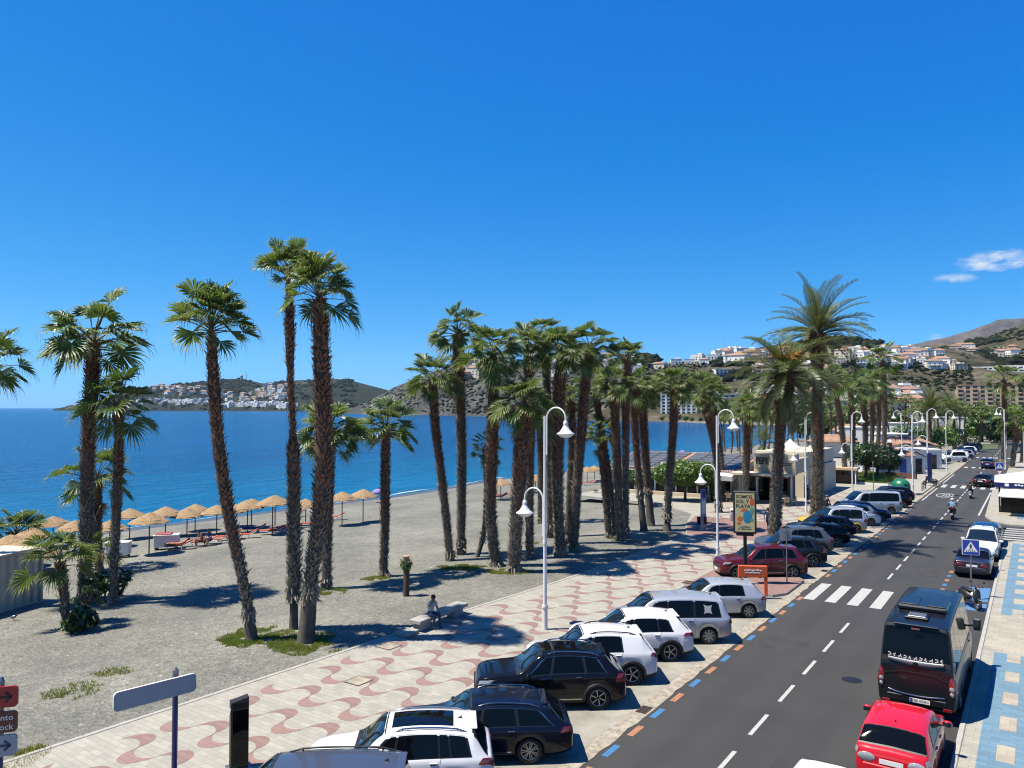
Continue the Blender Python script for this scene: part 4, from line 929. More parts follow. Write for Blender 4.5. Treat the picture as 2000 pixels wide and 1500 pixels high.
rb = random.Random(77)
for (n, x0, x1, by0, by1, hgt, lab, grp) in ((22, 1400, 1640, 866, 892, 9.5, 'palm with pale trunk among those behind the restaurant', 'palms behind the restaurant'), (34, 1630, 1890, 846, 872, 10, 'slim palm in the far rows beyond the white houses', 'palms in the far rows'), (10, 1860, 1995, 838, 850, 9, 'distant palm before the tan hotel', 'palms before the tan hotel'), (10, 1440, 1640, 842, 856, 8, 'distant palm lining the bay below the hill', 'palms lining the bay')):
    for k in range(n):
        bx = lerp(x0, x1, (k + rb.uniform(.1, .9)) / n); b0 = G(bx, rb.uniform(by0, by1), 0); d = depth(b0)
        h = hgt * rb.uniform(.75, 1.2); cy = 797 - (h - CH) / d * F; by = 797 + CH / d * F
        palm(lab, [(bx, by), (bx + rb.uniform(-4, 4), (by + cy) / 2), (bx + rb.uniform(-7, 7), cy)], .50 / d * F, .05, 2.3 / d * F, 20, group=grp, base=b0, lod=0)
# young palms and clumps at the left
palm('squat young palm with bright fan leaves right of the cream container', [(130, 1228), (124, 1150), (116, 1098)], 26, .04, 84, 22, name='young_fan_palm', rng=[0, 1, 1, 2, 2, 3, 4])
palm('low palm at the left edge among the straw parasols', [(30, 1085), (28, 1060), (30, 1045)], 24, .1, 66, 26, name='young_fan_palm', rng=[0, 1, 1, 2, 2, 3])
palm('palm at the left margin with only its fronds in view', [(-40, 1190), (-36, 1000), (-32, 850), (-24, 715)], 30, .03, 92, 30)
palm('tiny palm sprouting at the foot of the squat young palm', [(165, 1215), (166, 1190), (168, 1172)], 10, .1, 40, 12, name='young_fan_palm', rng=[0, 1, 2, 3])
palm('low fan palm against the stout trunk by the container', [(195, 1128), (196, 1100), (196, 1085)], 14, .1, 56, 18, name='young_fan_palm', rng=[0, 1, 2, 3, 4])
palm('lone sprouting palmling on the beach left of the restaurant', [(1165, 975), (1164, 965)], 5, .1, 12, 12, name='young_fan_palm', rng=[0, 1, 2, 3])
# ---- leafy shrubs and trees
def leaf_cloud(mb, blobs, n, size, mats, rr, hollow=.55):
    tw = sum(b[3] * b[4] * b[5] for b in blobs)
    for (x, y, z, a, b_, c) in blobs:
        for k in range(int(n * a * b_ * c / tw)):
            v = Vector((rr.gauss(0, 1), rr.gauss(0, 1), rr.gauss(0, 1))).normalized() * (hollow + (1 - hollow) * rr.random()) * rr.uniform(.9, 1.08)
            p = Vector((x + v.x * a, y + v.y * b_, z + v.z * c)); s = size * rr.uniform(.6, 1.4)
            nrm = (v + Vector((rr.uniform(-.9, .9), rr.uniform(-.9, .9), rr.uniform(-.5, .9)))).normalized(); t1 = nrm.orthogonal().normalized(); t1.rotate(Matrix.Rotation(rr.random() * 6.28, 3, nrm)); t2 = nrm.cross(t1)
            mb.add([p - t1 * s, p + t2 * s * .45, p + t1 * s, p - t2 * s * .45], [(0, 1, 2, 3)], mats[0] if rr.random() < .7 else mats[-1])
def tree(name, label, base, blobs, n, size, mats, trunk, cat='tree', group=None, seed=1):
    rr = random.Random(seed); t = thing(name, label, cat, base, 0, group)
    mb = MB()
    for pts, rads in trunk: mb.tube(pts, rads, M['bark'], 8, True)
    part('trunk', mb, t)
    mb = MB(); leaf_cloud(mb, blobs, n, size, mats, rr); part('crown', mb, t); return t
b0 = G(1338, 978, PZ); 
def rotv(p, s=1): return p
cy_, sy_ = math.cos(YAW), math.sin(YAW)
def cx(x, z=0, h=0): return (x * cy_ - z * sy_, x * sy_ + z * cy_, h)     # offsets along / away from the picture plane
tree('clipped_tree', 'broad clipped tree with a flat dense crown before the restaurant windows', b0, [(*cx(-1.5, .3, 2.6), 1.8, 1.7, 1.25), (*cx(1.6, 0, 2.7), 1.8, 1.7, 1.25), (*cx(0, -.3, 2.8), 2.2, 2.0, 1.35)], 13000, .15, (M['leaf_light'], M['leaf_tree']), [([(0, 0, 0), (.05, 0, 1.2), (0, .1, 2.4)], [.16, .12, .08]), ([(0, 0, 1.2), (*cx(1, 0)[:2], 2.2)], [.08, .04]), ([(0, 0, 1.2), (*cx(-1, 0)[:2], 2.3)], [.08, .04])], seed=4)
b0 = G(1249, 985, .06)
tree('clipped_tree', 'narrow clipped tree behind the collared palm', b0, [(*cx(0, 0, 2.6), 1.1, 1.1, .9)], 1600, .13, (M['leaf_tree'], M['leaf_light']), [([(0, 0, 0), (0, 0, 2.4)], [.11, .07])], seed=5)
for i, (px, py, s, lab) in enumerate([(1690, 938, 1.0, 'dark dense ficus tree on the lawn, leftmost of three'), (1712, 934, .95, 'dark dense ficus tree on the lawn, middle of three'), (1736, 930, .8, 'dark low ficus tree on the lawn beside the white house')]):
    b0 = G(px, py, .1); rr = random.Random(i)
    blobs = [(*cx(rr.uniform(-1.2, 1.2) * s, rr.uniform(-1, 1) * s, 2.6 * s + rr.uniform(-.6, 1.8) * s), 1.7 * s, 1.7 * s, 1.4 * s) for k in range(5)]
    tree('ficus_tree', lab, b0, blobs, 3000, .17, (M['leaf_dark'], M['leaf_tree']), [([(0, 0, -.1), (.1, 0, 1.2), (0, 0, 2.6)], [.2, .16, .1]), ([(.1, 0, 1.2), (.9, .3, 2.4)], [.1, .05])], group='ficus trees on the lawn', seed=i)
for i, (px, py, s, m2, lab) in enumerate([(1868, 880, 1.5, 'leaf_light', 'bright green shrub beside the far parked cars'), (1836, 884, 1.4, 'leaf_light', 'yellowish shrub behind the white houses'), (1795, 890, 1.5, 'leaf_tree', 'dark green tree behind the tiled roof of the low house'), (1776, 880, 1.5, 'leaf_tree', 'dark tree behind the flat white house'), (1935, 862, 1.8, 'leaf_tree', 'dark tree beyond the roundabout lawn'), (1915, 858, 1.5, 'leaf_dark', 'bluish dark bush at the roundabout'), (1955, 868, 1.5, 'leaf_dark', 'dark bush behind the grey van')]):
    b0 = G(px, py, 0); rr = random.Random(50 + i)
    blobs = [(*cx(rr.uniform(-1.6, 1.6) * s, rr.uniform(-1, 1) * s, 1.4 * s + rr.uniform(-.3, 1.4) * s), 1.5 * s, 1.5 * s, 1.2 * s) for k in range(5)]
    tree('shrub', lab, b0, blobs, 1500, .28, (M[m2], M['leaf_tree']), [([(0, 0, -.1), (0, 0, 1.2 * s)], [.14, .08])], 'shrub', seed=i)
for i, (px, py, sz, lab) in enumerate([(205, 1176, 1.0, 'broad-leaved bush round the foot of the two palms by the container'), (158, 1232, .8, 'dark bush with large leaves at the foot of the squat young palm'), (185, 1168, .8, 'shaded bush between the palm trunks by the container')]):
    b0 = GB(px, py); rr = random.Random(80 + i)
    blobs = [(*cx(rr.uniform(-.6, .6) * sz, rr.uniform(-.4, .4) * sz, .5 * sz + rr.uniform(-.1, .7) * sz), .6 * sz, .6 * sz, .5 * sz) for k in range(5)]
    tree('bush', lab, b0, blobs, 800, .14, (M['leaf_dark'], M['leaf_tree']), [([(0, 0, -.1), (0, 0, .5)], [.06, .04])], 'bush', seed=i)
# sawn-off stump with sprouting shoots
b0 = GB(793, 1164); t = thing('tree_stump', 'sawn-off tree stump with pale cut top and green shoots', 'tree stump', b0)
mb = MB(); mb.tube([(0, 0, -.1), (.03, 0, .6), (0, .02, 1.5)], [.17, .14, .17], M['trunk_up'], 10); part('trunk', mb, t)
M['cutwood'] = pm('cut_wood', (.52, .34, .20), .8, var=.2, scale=8)
mb = MB(); mb.tube([(0, .02, 1.45), (*cx(.0, -.05, 2.0),)], [.15, .17], M['cutwood'], 10); part('cut_top', mb, t)
mb = MB(); rr = random.Random(5); leaf_cloud(mb, [(*cx(0, 0, 1.55), .33, .33, .33)], 380, .07, (M['leaf_light'], M['leaf_tree']), rr, .2)
for k in range(16): a = rr.random() * 6.28; mb.tube([(0, 0, 1.5), (.35 * math.cos(a), .35 * math.sin(a), 1.6 + rr.uniform(0, .4))], [.012, .006], M['bark'], 4)
part('shoots', mb, t)
# grass round the feet of the palms
def grass(px, py, rx, rz, n, hgt=.10, rr=random.Random(31), dry=.2):
    c = GB(px, py); mb = MB()
    for k in range(n):
        a = rr.random() * 6.28; q = math.sqrt(rr.random()); 
        nn = noise.noise(Vector((c.x + math.cos(a) * 1.6, c.y + math.sin(a) * 1.6, 2.0)))
        q *= (1 + .5 * nn); ox, oy, _ = cx(math.cos(a) * q * rx, math.sin(a) * q * rz)
        if noise.noise(Vector(((c.x + ox) * 1.3, (c.y + oy) * 1.3, 5))) < -.22: continue
        h = hgt * rr.uniform(.4, 1.4); b = rr.random() * 6.28; w = .014; z = zbeach(c.x + ox)
        ln = Vector((rr.uniform(-.6, .6), rr.uniform(-.6, .6), 1)) * h; p = Vector((c.x + ox, c.y + oy, z))
        mb.add([p + Vector((math.cos(b) * w, math.sin(b) * w, 0)), p - Vector((math.cos(b) * w, math.sin(b) * w, 0)), p + ln], [(0, 1, 2)], M['grassblade'])
    struct('grass', mb, 'stuff')
for g_ in ((498, 1242, 1.3, 1.3, 5500), (575, 1254, 1.6, 1.2, 4500), (600, 1268, 1.2, .8, 2500), (470, 1252, .8, .9, 2500), (645, 1156, .9, .8, 2200), (735, 1130, .7, .6, 1500), (905, 1108, 1.4, .9, 3500), (990, 1117, 1.3, .7, 3000), (140, 1350, 1.0, .9, 1000), (225, 1312, .8, .5, 500), (1390, 1017, 1.0, 1.2, 1200), (1030, 1062, .8, .6, 800), (1205, 1052, .7, .5, 600), (40, 1485, .6, .9, 1600), (1400, 1002, .7, .6, 500)): grass(*g_)
# lawn with a white scalloped border by the tent
mb = MB(); mb.prism([(p.x, p.y) for p in (G(1622, 944), G(1735, 950), G(1760, 935), G(1700, 925), G(1655, 930))], PZ, PZ + .22, M['white_paint'], pm('lawn_soil', (.05, .09, .02), .9, var=.4, scale=1)); lawn = struct('lawn', mb)
mb = MB(); c0 = [G(1622, 944), G(1735, 950), G(1760, 935), G(1700, 925), G(1655, 930)]; rr = random.Random(3)
for k in range(9000):
    while True:
        px = rr.uniform(1622, 1760); py = rr.uniform(925, 950); p = G(px, py)
        ins = False
        for i in range(5):
            a, b_ = c0[i], c0[(i + 1) % 5]
            if (a.y > p.y) != (b_.y > p.y) and p.x < (b_.x - a.x) * (p.y - a.y) / (b_.y - a.y) + a.x: ins = not ins
        if ins: break
    b = rr.random() * 6.28; q = Vector((p.x, p.y, PZ + .22)); w = Vector((math.cos(b), math.sin(b), 0)) * .06
    mb.add([q + w, q - w, q + Vector((rr.uniform(-.06, .06), rr.uniform(-.06, .06), rr.uniform(.06, .2)))], [(0, 1, 2)], M['grassblade'])
struct('grass', mb, 'stuff')
mb = MB(); mb.prism([(p.x, p.y) for p in (G(1908, 880), G(1950, 878), G(1950, 868), G(1905, 868))], -.05, .16, M['kerb'], pm('roundabout_grass', (.08, .12, .03), .9, var=.3, scale=1)); struct('roundabout', mb)

# greenery of the gardens and streets behind the avenue
rr = random.Random(61); TV = []
for k in range(5):
    tm_ = MB(); tm_.tube([(0, 0, -.3), (.1, 0, 1.2), (0, .1, 2.2)], [.2, .15, .1], M['bark'], 6); cm2 = MB(); leaf_cloud(cm2, [(rr.uniform(-1, 1), rr.uniform(-1, 1), 2.2 + rr.uniform(-.7, 1.1), 1.5, 1.5, 1.2) for q in range(5)], 420, .42, (M['leaf_tree'], M['leaf_dark'] if k % 2 else M['leaf_light']), rr, .5); TV.append((tm_.mesh('trunk'), cm2.mesh('crown')))
for (n, x0, x1, y0, y1, s0, s1, lab, grp) in ((26, 1560, 1760, 834, 864, 1.2, 2.2, 'leafy tree in the gardens behind the avenue palms', 'garden trees behind the avenue'), (34, 1740, 1995, 826, 852, 1.4, 2.8, 'leafy tree in the streets before the tan hotel', 'street trees before the tan hotel'), (16, 1290, 1600, 819, 826, .7, 1.3, 'shrubby tree along the far shore below the hotel', 'trees along the far shore'), (8, 1900, 1995, 856, 870, 1.2, 2.0, 'leafy tree round the end of the road', 'trees round the end of the road')):
    for k in range(n):
        p = G(lerp(x0, x1, (k + rr.random()) / n), rr.uniform(y0, y1), 0)
        t = thing('garden_tree', lab, 'tree', p, rr.random() * 6, grp); s = rr.uniform(s0, s1); t.scale = (s, s, s * rr.uniform(.8, 1.2)); a_, b_ = rr.choice(TV); link('trunk', a_, t); link('crown', b_, t)

# ================================================================== VEHICLES
def pchip(tab):
    xs = [t[0] for t in tab]; ys = [t[1] for t in tab]; n = len(xs)
    h = [xs[i + 1] - xs[i] for i in range(n - 1)]; dl = [(ys[i + 1] - ys[i]) / h[i] for i in range(n - 1)]
    d = [0.0] * n; d[0] = dl[0]; d[-1] = dl[-1]
    for i in range(1, n - 1):
        if dl[i - 1] * dl[i] > 0:
            w1 = 2 * h[i] + h[i - 1]; w2 = h[i] + 2 * h[i - 1]; d[i] = (w1 + w2) / (w1 / dl[i - 1] + w2 / dl[i])
    def f(x):
        if x <= xs[0]: return ys[0]
        if x >= xs[-1]: return ys[-1]
        i = 0
        while x > xs[i + 1]: i += 1
        t = (x - xs[i]) / h[i]; a = 1 - t
        return ys[i] * (1 + 2 * t) * a * a + d[i] * h[i] * t * a * a + ys[i + 1] * (3 - 2 * t) * t * t - d[i + 1] * h[i] * t * t * a
    return f
class Car:
    def __init__(s, **k):
        dflt = dict(L=4.4, W=1.82, H=1.62, R=.34, fo=.88, ro=.86, zh=1.02, zn=.86, xw=.95, xr0=.28, xr1=-1.65, zr1=None, xrb=-2.02, zrb=1.05, zb0=.98, zb1=1.06, gc=.20,
                    clad=None, tumble=.26, spokes=5, hub=False, fine=1, bd=.045)
        dflt.update(k); s.__dict__.update(dflt); L, H = s.L, s.H; h = L / 2; s.h = h
        s.zr1 = s.zr1 or H - .095; s.wr = k.get('wr', (.80, .88, .945, .985)); s.xf = h - s.fo; s.xa = -h + s.ro
        s.wf = pchip([(-h, s.wr[0]), (-h + .03, s.wr[1]), (-h + .10, s.wr[2]), (-h + .28, s.wr[3]), (-h + .8, 1), (h - 1.0, 1), (h - .45, .965), (h - .16, .87), (h - .05, .76), (h, .64)])
        s.zt = pchip([(-h, s.zrb - .22), (-h + .035, s.zrb - .08), (s.xrb, s.zrb), (s.xr1, s.zr1), (lerp(s.xr0, s.xr1, .38), H), (s.xr0, H - .05), (s.xw, s.zh), (h - .35, s.zn), (h - .10, s.zn - .12), (h, s.zn - .30)])
        s.zb = pchip([(-h, s.zb1), (-h * .4, s.zb1), (s.xw, s.zb0), (h, s.zb0 - .1)])
        s.z0 = pchip([(-h, s.gc + .10), (-h + .5, s.gc + .02), (0, s.gc), (h - .5, s.gc + .02), (h, s.gc + .08)])
    def arch(s, x):
        ra = s.R * 1.13
        for xw in (s.xf, s.xa):
            if abs(x - xw) < ra: return s.R + math.sqrt(ra * ra - (x - xw) ** 2)
        return -1
    def ring(s, x):
        wx = s.W / 2 * s.wf(x); zt = s.zt(x); zb = min(s.zb(x) - s.bd, zt - .015); g = zt - zb; z0 = s.z0(x); za = s.arch(x)
        gg = min(1, g / .35); yr = wx * .93 - s.tumble * g
        r = [(0, z0), (wx * .80, z0), (wx * .93, z0 + .015), (wx * .975, z0 + .12), (wx * 1.0, lerp(z0, zb, .55)), (wx * .992, zb - .12), (wx * .962, zb - .02),
             (wx * .935, zb + .012 * gg), (yr + .03 * gg, zt - .092 * gg), (yr - .03 * gg, zt - .038 * gg), (yr * .6, zt - .004), (0, zt + .012)]
        if za > 0: r = [(y, max(z, min(za, zb - .03))) if i < 6 else (y, z) for i, (y, z) in enumerate(r)]
        return r
    def sp(s, x, k, sd=1):
        r = s.ring(x); i = min(int(k), 10); t = k - i
        return Vector((x, sd * lerp(r[i][0], r[i + 1][0], t), lerp(r[i][1], r[i + 1][1], t)))
    def nrm(s, x, k, sd):
        e = .015; x2 = x + e if x + e < s.h else x; x1 = x - e if x - e > -s.h else x; k1 = max(k - .1, .01); k2 = min(k + .1, 10.99)
        n = (s.sp(x2, k, sd) - s.sp(x1, k, sd)).cross(s.sp(x, k2, sd) - s.sp(x, k1, sd)) * sd
        n = n.normalized() if n.length > 1e-9 else Vector((0, sd, 0))
        return -n if n.y * sd < -.2 or (abs(n.y) <= .2 and n.z < 0) else n
    def patch(s, mb, quad, sd, mat, off=.006, nu=7, nv=4, edge=0):
        """quad: (xb0, xb1, xt0, xt1, k0, k1): a piece of the body skin lifted off by `off`"""
        xb0, xb1, xt0, xt1, k0, k1 = quad
        vs = []
        for j in range(nv + 1):
            t = j / nv
            for i in range(nu + 1):
                u = i / nu; x = lerp(lerp(xb0, xb1, u), lerp(xt0, xt1, u), t); k = lerp(k0, k1, t)
                vs.append(s.sp(x, k, sd) + s.nrm(x, k, sd) * off)
        fs = []
        for j in range(nv):
            for i in range(nu):
                q = (j * (nu + 1) + i, j * (nu + 1) + i + 1, (j + 1) * (nu + 1) + i + 1, (j + 1) * (nu + 1) + i)
                fs.append(q[::-1] if sd > 0 else q)
        mb.add(vs, fs, mat, True)
    def top(s, mb, x0, x1, kk, mat, off=.006, nu=6, nv=8, inset=0):
        """piece across the top (windscreen, rear glass, sunroof) between stations x0..x1, from ring position kk on either side"""
        vs = []
        for i in range(nu + 1):
            x = lerp(x0, x1, i / nu)
            for j in range(nv + 1):
                q = j / nv * 2 - 1; sd = 1 if q >= 0 else -1; k = 11 - abs(q) * (11 - kk)
                n = s.nrm(x, min(k, 10.9), sd); vs.append(s.sp(x, k, sd) + n * off)
        mb.add(vs, [(i * (nv + 1) + j, i * (nv + 1) + j + 1, (i + 1) * (nv + 1) + j + 1, (i + 1) * (nv + 1) + j) if x1 < x0 else (i * (nv + 1) + j, (i + 1) * (nv + 1) + j, (i + 1) * (nv + 1) + j + 1, i * (nv + 1) + j + 1) for i in range(nu) for j in range(nv)], mat, True)
    def ysurf(s, x, z):
        r = s.ring(x)
        for (y0, z0), (y1, z1) in zip(r[2:8], r[3:9]):
            if z0 <= z <= z1 and z1 > z0: return lerp(y0, y1, (z - z0) / (z1 - z0))
        return max(p[0] for p in r)
    def arch_trim(s, mb, xw, sd, mat):
        n = 20; vs = []; ra = s.R * 1.13
        for i in range(n + 1):
            a = math.pi * (i / n) ; 
            for rr_, o_ in ((ra - .02, -.05), (ra - .01, .022), (ra + .075, .014), (ra + .08, -.01)):
                x = xw - rr_ * math.cos(a); z = s.R - .03 + rr_ * math.sin(a); vs.append((x, sd * (s.ysurf(x, max(z, s.gc + .1)) + o_), z))
        mb.add(vs, [(4 * i + j, 4 * i + j + 1, 4 * i + 5 + j, 4 * i + 4 + j) if sd < 0 else (4 * i + 4 + j, 4 * i + 5 + j, 4 * i + j + 1, 4 * i + j) for i in range(n) for j in range(3)], mat, True)
    def body(s, pm_, cm):
        mb = MB(); h = s.h; xs = [0, .012, .03, .06, .10, .16, .24]
        st = [-h + a for a in xs] + [h - a for a in xs]
        step = .075 if s.fine else .15; x = -h + .24 + step
        while x < h - .24 - .02: st.append(x); x += step
        for xw in (s.xf, s.xa):
            ra = s.R * 1.13
            for e in (-1.001, -.99, -.95, -.88, .88, .95, .99, 1.001): st.append(xw + e * ra)
        for a in (s.xw, s.xr0, s.xr1, s.xrb): st += [a - .03, a, a + .03]
        st = sorted(set(round(a, 4) for a in st if -h <= a <= h)); nr = 12; vs = []
        for x in st:
            r = s.ring(x); vs += [(x, y, z) for y, z in r] + [(x, -y, z) for y, z in reversed(r[:-1])]
        m = 2 * nr - 1; fa = []; fb = []
        for i in range(len(st) - 1):
            for k in range(m - 1):
                q = (i * m + k, (i + 1) * m + k, (i + 1) * m + k + 1, i * m + k + 1)
                if s.clad:
                    kk = min(k, m - 2 - k)
                    if kk < 3: fb.append(q); continue
                fa.append(q)
        mb.add(vs, fa, pm_, True)
        if fb: mb.add(vs, fb, cm, True)
        for i, rev in ((0, 0), (len(st) - 1, 1)):
            rr = list(range(i * m, i * m + m)); f = []
            for k in range(11):
                q = (rr[k], rr[k + 1], rr[m - 2 - k], rr[m - 1 - k]) if k < 10 else (rr[10], rr[11], rr[12])
                f.append(q[::-1] if not rev else q)
            mb.add(vs, f, pm_, True)
        return mb
WH = {}
def wheel_meshes(R_, spokes, style):
    key = (round(R_, 3), spokes, style)
    if key in WH: return WH[key]
    w = .21; mb = MB(); rr_ = R_ * .68
    mb.lathe([(rr_, -w / 2 + .02), (rr_ + .015, -w / 2), (R_ - .03, -w / 2), (R_ - .006, -w / 2 + .03), (R_, 0), (R_ - .006, w / 2 - .03), (R_ - .03, w / 2), (rr_ + .015, w / 2), (rr_, w / 2 - .02)], M['rubber'], 26, axis='y')
    mb.lathe([(rr_, -w / 2 + .02), (rr_ * .98, 0), (rr_, w / 2 - .02)], M['dark'], 26, axis='y')
    ty = mb.mesh('wheel')
    rb_ = MB(); am = M['alloy'] if style != 'dark' else M['alloy_dark']
    for sg in (1,):
        y = w / 2 - .035
        rb_.lathe([(0, y - .075), (rr_ * .98, y - .06)], M['dark'], 26, axis='y')
        rb_.lathe([(rr_ * .90, y - .02), (rr_ * .93, y + .012), (rr_ * 1.0, y + .018), (rr_ * 1.0, y - .03)], M['alloy'] if style != 'dark' else M['alloy'], 26, axis='y')
        rb_.lathe([(0, y + .012), (rr_ * .16, y + .01), (rr_ * .2, y - .02)], am, 12, axis='y')
        for k in range(spokes):
            a = 2 * math.pi * k / spokes
            offs = (0,) if style != 'twin' else (-.16, .16)
            for o_ in offs:
                ww = {'hub': .34, 'twin': .07, 'star': .16, 'dark': .13, 'std': .17}[style] * rr_ * (1 if style != 'twin' else 1.2)
                a2 = a + o_; c_, s_ = math.cos(a2), math.sin(a2); r0, r1 = rr_ * .12, rr_ * .94; w0 = ww * (1.0 if style == 'hub' else .8)
                tw = .35 if style == 'dark' else 0
                c3, s3 = math.cos(a2 + tw), math.sin(a2 + tw)
                w1 = ww * (.75 if style == 'star' else 1.0)
                pts = [(r0 * c_ - w0 * s_ * .5, y, r0 * s_ + w0 * c_ * .5), (r0 * c_ + w0 * s_ * .5, y, r0 * s_ - w0 * c_ * .5), (r1 * c3 + w1 * s3 * .5, y + .008, r1 * s3 - w1 * c3 * .5), (r1 * c3 - w1 * s3 * .5, y + .008, r1 * s3 + w1 * c3 * .5)]
                b2 = [(p[0], p[1] - .03, p[2]) for p in pts]
                rb_.add(pts + b2, [(0, 1, 2, 3), (0, 4, 5, 1), (1, 5, 6, 2), (2, 6, 7, 3), (3, 7, 4, 0)], am if style != 'dark' else (M['alloy'] if k >= 0 else am))
    WH[key] = (ty, rb_.mesh('rim')); return WH[key]
TXT = {}
def text_mesh(body, size, ext=.004, mat=None, align='CENTER', bold=False):
    cu = bpy.data.curves.new('lettering', 'FONT'); cu.body = body; cu.size = size; cu.extrude = ext; cu.align_x = align; cu.align_y = 'CENTER'; cu.resolution_u = 2
    if bold: cu.offset = size * .018
    o = bpy.data.objects.new('lettering', cu); COL.objects.link(o)
    dg = bpy.context.evaluated_depsgraph_get(); me = bpy.data.meshes.new_from_object(o.evaluated_get(dg)); me.name = 'lettering'
    bpy.data.objects.remove(o); bpy.data.curves.remove(cu)
    me.materials.clear(); me.materials.append(mat or M['ink']); return me
def build_car(label, spec, pmat, loc, rz, side=None, rear=None, name='parked_car', cat='car', group=None, sunroof=None, rails=None, style='std', plate=None, chrome=False, doors=None, lights=None, shade=None,
              wheels_l=True, antenna=True, rear_wiper=True, headl=True, rear_glass=True, tail=(.02, .34, 4.5, 6.4), tmat=None, handle=True, mir=True, clad_m=None, cap=True, spoiler=True, scale=1.0):
    c = Car(**spec); h = c.h; t = thing(name, label, cat, loc, rz, group); t.scale = (scale,) * 3
    part('body', c.body(pmat, clad_m or M['black']), t)
    mb = MB(); mb.box((0, 0, c.gc + .16), (c.L - .5, c.W - .44, .3), M['dark']); part('inner_light_block', mb, t)  # dark inner block added to keep light out of the wheel arches
    # wheels
    ty, ri = wheel_meshes(c.R, c.spokes, style)
    for x in (c.xf, c.xa):
        for sd in (1, -1):
            w = link('wheel', ty, t, (x, sd * (c.W / 2 - .125), c.R), (0, 0, 0 if sd > 0 else math.pi)); link('rim', ri, w)
    # side glass: a dark band with panes
    side = side or [(c.xw - .28, .08, c.xr0 - .10, .02), (.02, -1.0, -.04, -.92), (-1.06, -1.55, -.98, -1.32)]
    for sd in (1, -1):
        tb = MB(); a, b_ = side[0], side[-1]
        c.patch(tb, (a[0] + .07, b_[1] - .05, a[2] + .07, b_[3] - .05, 6.93, 8.10), sd, M['chrome'] if chrome else M['black'], .003, 16, 4); part('window_trim', tb, t)
        if chrome:
            tb = MB(); c.patch(tb, (a[0] + .04, b_[1] - .03, a[2] + .04, b_[3] - .03, 6.98, 8.03), sd, M['black'], .005, 16, 4); part('window_gasket', tb, t)
        for (xb0, xb1, xt0, xt1) in side:
            g = MB(); c.patch(g, (xb0, xb1, xt0, xt1, 7.06, 7.98), sd, M['glass'], .008, 8, 4); o = part('side_window', g, t)
            if shade and sd == shade[0] and (xb0, xb1, xt0, xt1) == side[shade[1]]:
                g = MB(); xc = (xb0 + xb1) / 2; vs = [];
                for k in range(16): rr_ = (.2 if k % 4 == 0 else .11) ; aa = math.pi / 4 + k * math.pi / 8; vs.append(c.sp(xc + rr_ * 1.2 * math.cos(aa), 7.5 + rr_ * 2.0 * math.sin(aa), sd) + Vector((0, sd * .012, 0)))
                g.add(vs + [c.sp(xc, 7.5, sd) + Vector((0, sd * .012, 0))], [(k, (k + 1) % 16, 16) for k in range(16)] + [((k + 1) % 16, k, 16) for k in range(16)], M['sign_white']); part('sunshade', g, t)
        # doors with seams, handles
        doors_ = doors if doors is not None else [(c.xw - .12, .03), (.01, -1.02)]
        for di, (x0, x1) in enumerate(doors_):
            xe = max(x1, c.xa + c.R * 1.2) if di == len(doors_) - 1 else x1
            g = MB(); c.patch(g, (x0 + .012, xe - .012, x0 + .012, x1 - .012, 2.95, 6.86), sd, M['dark'], .0015, 8, 5); part('door_seam', g, t)
            g = MB(); c.patch(g, (x0, xe, x0, x1, 3.0, 6.80), sd, pmat, .0045, 10, 7); d_ = part('door', g, t)
            if handle:
                p = c.sp(x1 + .17, 5.45, sd); g = MB(); g.box((p.x, p.y + sd * .018, p.z), (.19, .035, .032), M['chrome'] if chrome else pmat, bev=.01); g.box((p.x, p.y + sd * .003, p.z - .02), (.13, .02, .045), M['dark']); part('handle', g, d_)
        if c.clad:
            g = MB(); c.arch_trim(g, c.xf, sd, clad_m or M['black']); part('wheel_arch', g, t); g = MB(); c.arch_trim(g, c.xa, sd, clad_m or M['black']); part('wheel_arch', g, t)
            g = MB(); c.patch(g, (c.xf - c.R * 1.25, c.xa + c.R * 1.25, c.xf - c.R * 1.25, c.xa + c.R * 1.25, 3.0, 3.5), sd, M['black'], .012, 10, 2); part('side_moulding', g, t)
        if chrome:
            g = MB(); c.patch(g, (c.xf - c.R * 1.4, c.xa + c.R * 1.4, c.xf - c.R * 1.4, c.xa + c.R * 1.4, 3.02, 3.12), sd, M['chrome'], .014, 10, 1); part('sill_trim', g, t)
        # lights
        g = MB(); x0, x1, k0, k1 = tail; c.patch(g, (-h + x0, -h + x1, -h + x0, -h + x1 * .7, k0, k1), sd, tmat or M['red_lens'], .012, 6, 4); part('tail_light', g, t)
        if headl:
            g = MB(); c.patch(g, (h - .10, h - .52, h - .16, h - .66, 5.0, 6.5), sd, M['dark'], .006, 6, 3); c.patch(g, (h - .12, h - .46, h - .17, h - .58, 5.2, 6.3), sd, M['clear_lens'], .012, 6, 3); part('headlight', g, t)
        if mir:
            p = c.sp(c.xw - .32, 7.0, sd); g = MB(); g.ell((p.x + .02, p.y + sd * .15, p.z + .06), (.075, .125, .085), pmat, 10, 7); g.tube([(p.x, p.y - sd * .02, p.z), (p.x + .02, p.y + sd * .1, p.z + .03)], .022, M['black'], 6); g.box((p.x - .06, p.y + sd * .15, p.z + .065), (.012, .18, .11), M['glass_blue']); part('wing_mirror', g, t)
        if rails:
            g = MB(); pts = [c.sp(lerp(c.xr0 - .18, c.xr1 + .12, i / 8), 9.15, sd) + Vector((0, 0, (.045 if 0 < i < 8 else .0))) for i in range(9)]; g.tube(pts, .020, rails, 6)
            for i in (1, 7): g.tube([pts[i], pts[i] - Vector((0, 0, .05))], .018, rails, 6)
            part('roof_rail', g, t)
    # windscreen, rear glass
    g = MB(); c.top(g, c.xr0 - .01, c.xw + .03, 8.95, M['black'], .004, 8); part('windscreen_surround', g, t)
